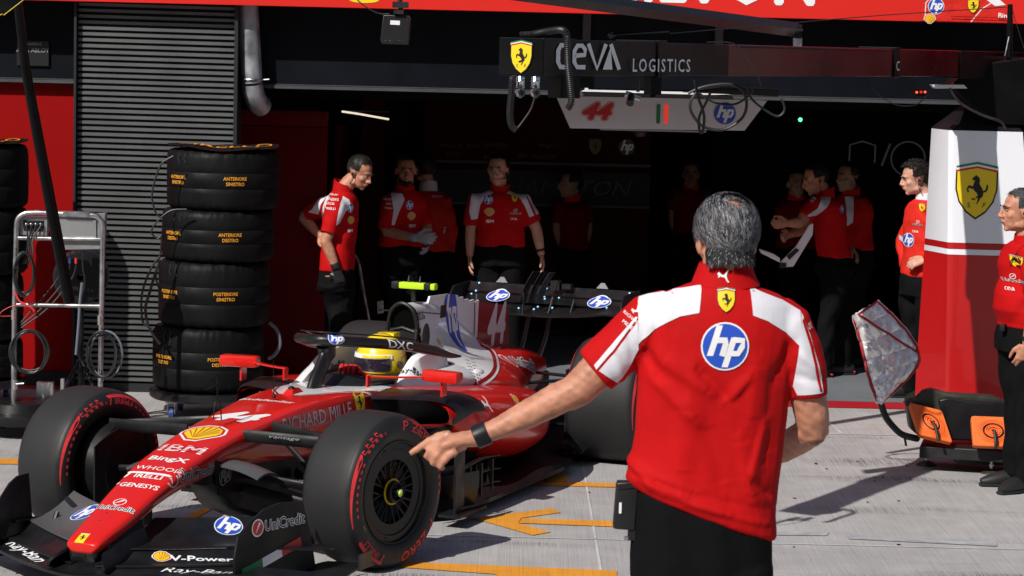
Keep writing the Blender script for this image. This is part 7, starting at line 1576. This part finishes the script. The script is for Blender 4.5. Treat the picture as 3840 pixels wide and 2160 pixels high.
# --- colleague behind the leaning mechanic
Y8 = 19.3
J8 = dict(head=(3178, 665, 0), neck=(3190, 730, 0), hip=(3200, 935, 0), shL=(3160, 765, 0), elL=(3170, 860, -.05), wrL=(3200, 920, -.1), shR=(3230, 765, .1), elR=(3245, 850, .1), wrR=(3190, 880, .0), knL=(3190, 1160, 0), anL=(3185, 1350, 0), knR=(3225, 1160, 0), anR=(3230, 1350, 0))
t, sh, tg, q = mech('dim mechanic with folded arms just behind the one bending forward', Y8, J8, (-.8, -.6, 0), (-.6, -.8), skin='skin_shaded')
panel('white_panel', [(3165, 735), (3195, 735), (3190, 830), (3170, 845)], Y8, 'shirt_white', tg, sh)
J9 = dict(head=(2985, 690, 0), neck=(2985, 750, 0), hip=(2985, 930, 0), shL=(3030, 775, 0), elL=(3040, 850, 0), wrL=(3020, 910, 0), shR=(2940, 775, 0), elR=(2930, 850, 0), wrR=(2950, 910, 0), knL=(3000, 1130, 0), anL=(3005, 1310, 0), knR=(2965, 1130, 0), anR=(2960, 1310, 0))
t, sh, tg, q = mech('barely visible mechanic standing behind the white wing panel', 20.6, J9, (.2, -1, 0), (.1, -1), vox=.012, headset=False, skin='skin_shaded', smat='shirt_shaded')
# --- man in race suit half behind the tower
Y10 = 17.55
J10 = dict(head=(3430, 668, 0), neck=(3470, 745, 0), hip=(3452, 1035, 0), shR=(3460, 775, .16), elR=(3385, 905, .25), wrR=(3398, 1000, .1), hdR=(3400, 1030, .1), shL=(3505, 780, -.14), elL=(3550, 920, -.2), wrL=(3468, 975, -.17), hdL=(3430, 985, -.17), knR=(3425, 1260, .08), anR=(3400, 1478, .1), knL=(3475, 1260, -.08), anL=(3462, 1478, -.08))
t, sh, tg, q = mech('curly haired young man in red race suit, hands on hips, half hidden by the tower', Y10, J10, (-1, -.18, -.05), (-.85, -.5), pitch=R(-8), suit=True, curl=1, hn=2600, hlen=.022, wd=.95, skin='skin_pale', hthick=.02, fc=.6, palm={'L': V(1, .3, 0), 'R': V(1, 0, 0)})
chest(sh, tg, Y10, shd=(3448, 775), uni=(3432, 834), ceva=(3430, 864), s=.95, sx=.8); flatdec('emblem', m_hp(), 3404, 898, Y10, .1, tg, sh, sx=.6); 
b = TMB().m('hair_dark').tube([q['head'] + M_ for M_ in (V(-.1, -.055, -.052), V(-.112, -.03, -.05))], .004, 6); b.build('moustache', t)
# --- man at the right frame edge
Y11 = 14.0
J11 = dict(head=(3822, 790, 0), neck=(3850, 905, 0), hip=(3838, 1225, 0), shR=(3860, 950, .17), elR=(3870, 1130, .2), wrR=(3850, 1280, .12), shL=(3865, 955, -.17), elL=(3885, 1140, -.2), wrL=(3850, 1290, -.16), hdL=(3832, 1345, -.15), knR=(3815, 1530, .08), anR=(3800, 1790, .08), knL=(3845, 1540, -.08), anL=(3835, 1825, -.1))
t, sh, tg, q = mech('stocky man in red team shirt cut by the right edge, looking left', Y11, J11, (-1, -.14, .0), (-.9, -.42), H=1.06, hair='hair_grey', sleeve=.6, wd=1.1, belly=.025, hn=2500, hlen=.008, hthick=.005, vox=.0075, palm={'L': V(0, 1, 0)}, fc=.5)
chest(sh, tg, Y11, shd=(3795, 972), uni=(3786, 1042), ceva=(3783, 1076), s=1.15, sx=.85)
panel('white_panel', [(3850, 915), (3900, 930), (3900, 1040), (3862, 1035), (3850, 985), (3832, 960)], Y11, 'shirt_white', tg, sh)
b = TMB().m('trouser').rev([(-.02, .17), (-.02, .2), (.03, .2), (.03, .17)], q['hip'] + V(0, 0, .0), (0, 0, 1), 28); b.v = [v if True else v for v in b.v]
TMB().m('cap_black').box(q['hip'] + V(-.13, -.07, 0), (.03, .05, .04), rz=R(-25), bev=.005).build('belt_buckle', t)
TMB().m('plastic_black').rev([(0, .032), (0, .037), (.02, .037), (.02, .032)], q['wrL'].lerp(q['elL'], .1), (q['elL'] - q['wrL']), 20).build('watch', t)
o = TMB().m('plastic_black').tube(smooth_pts([q['neck'] + V(.02, -.1, .02), q['neck'] + V(-.05, -.1, -.03), q['neck'] + V(-.11, -.08, -.12)], 4), .009, 6, flat=.3).build('lanyard', t)
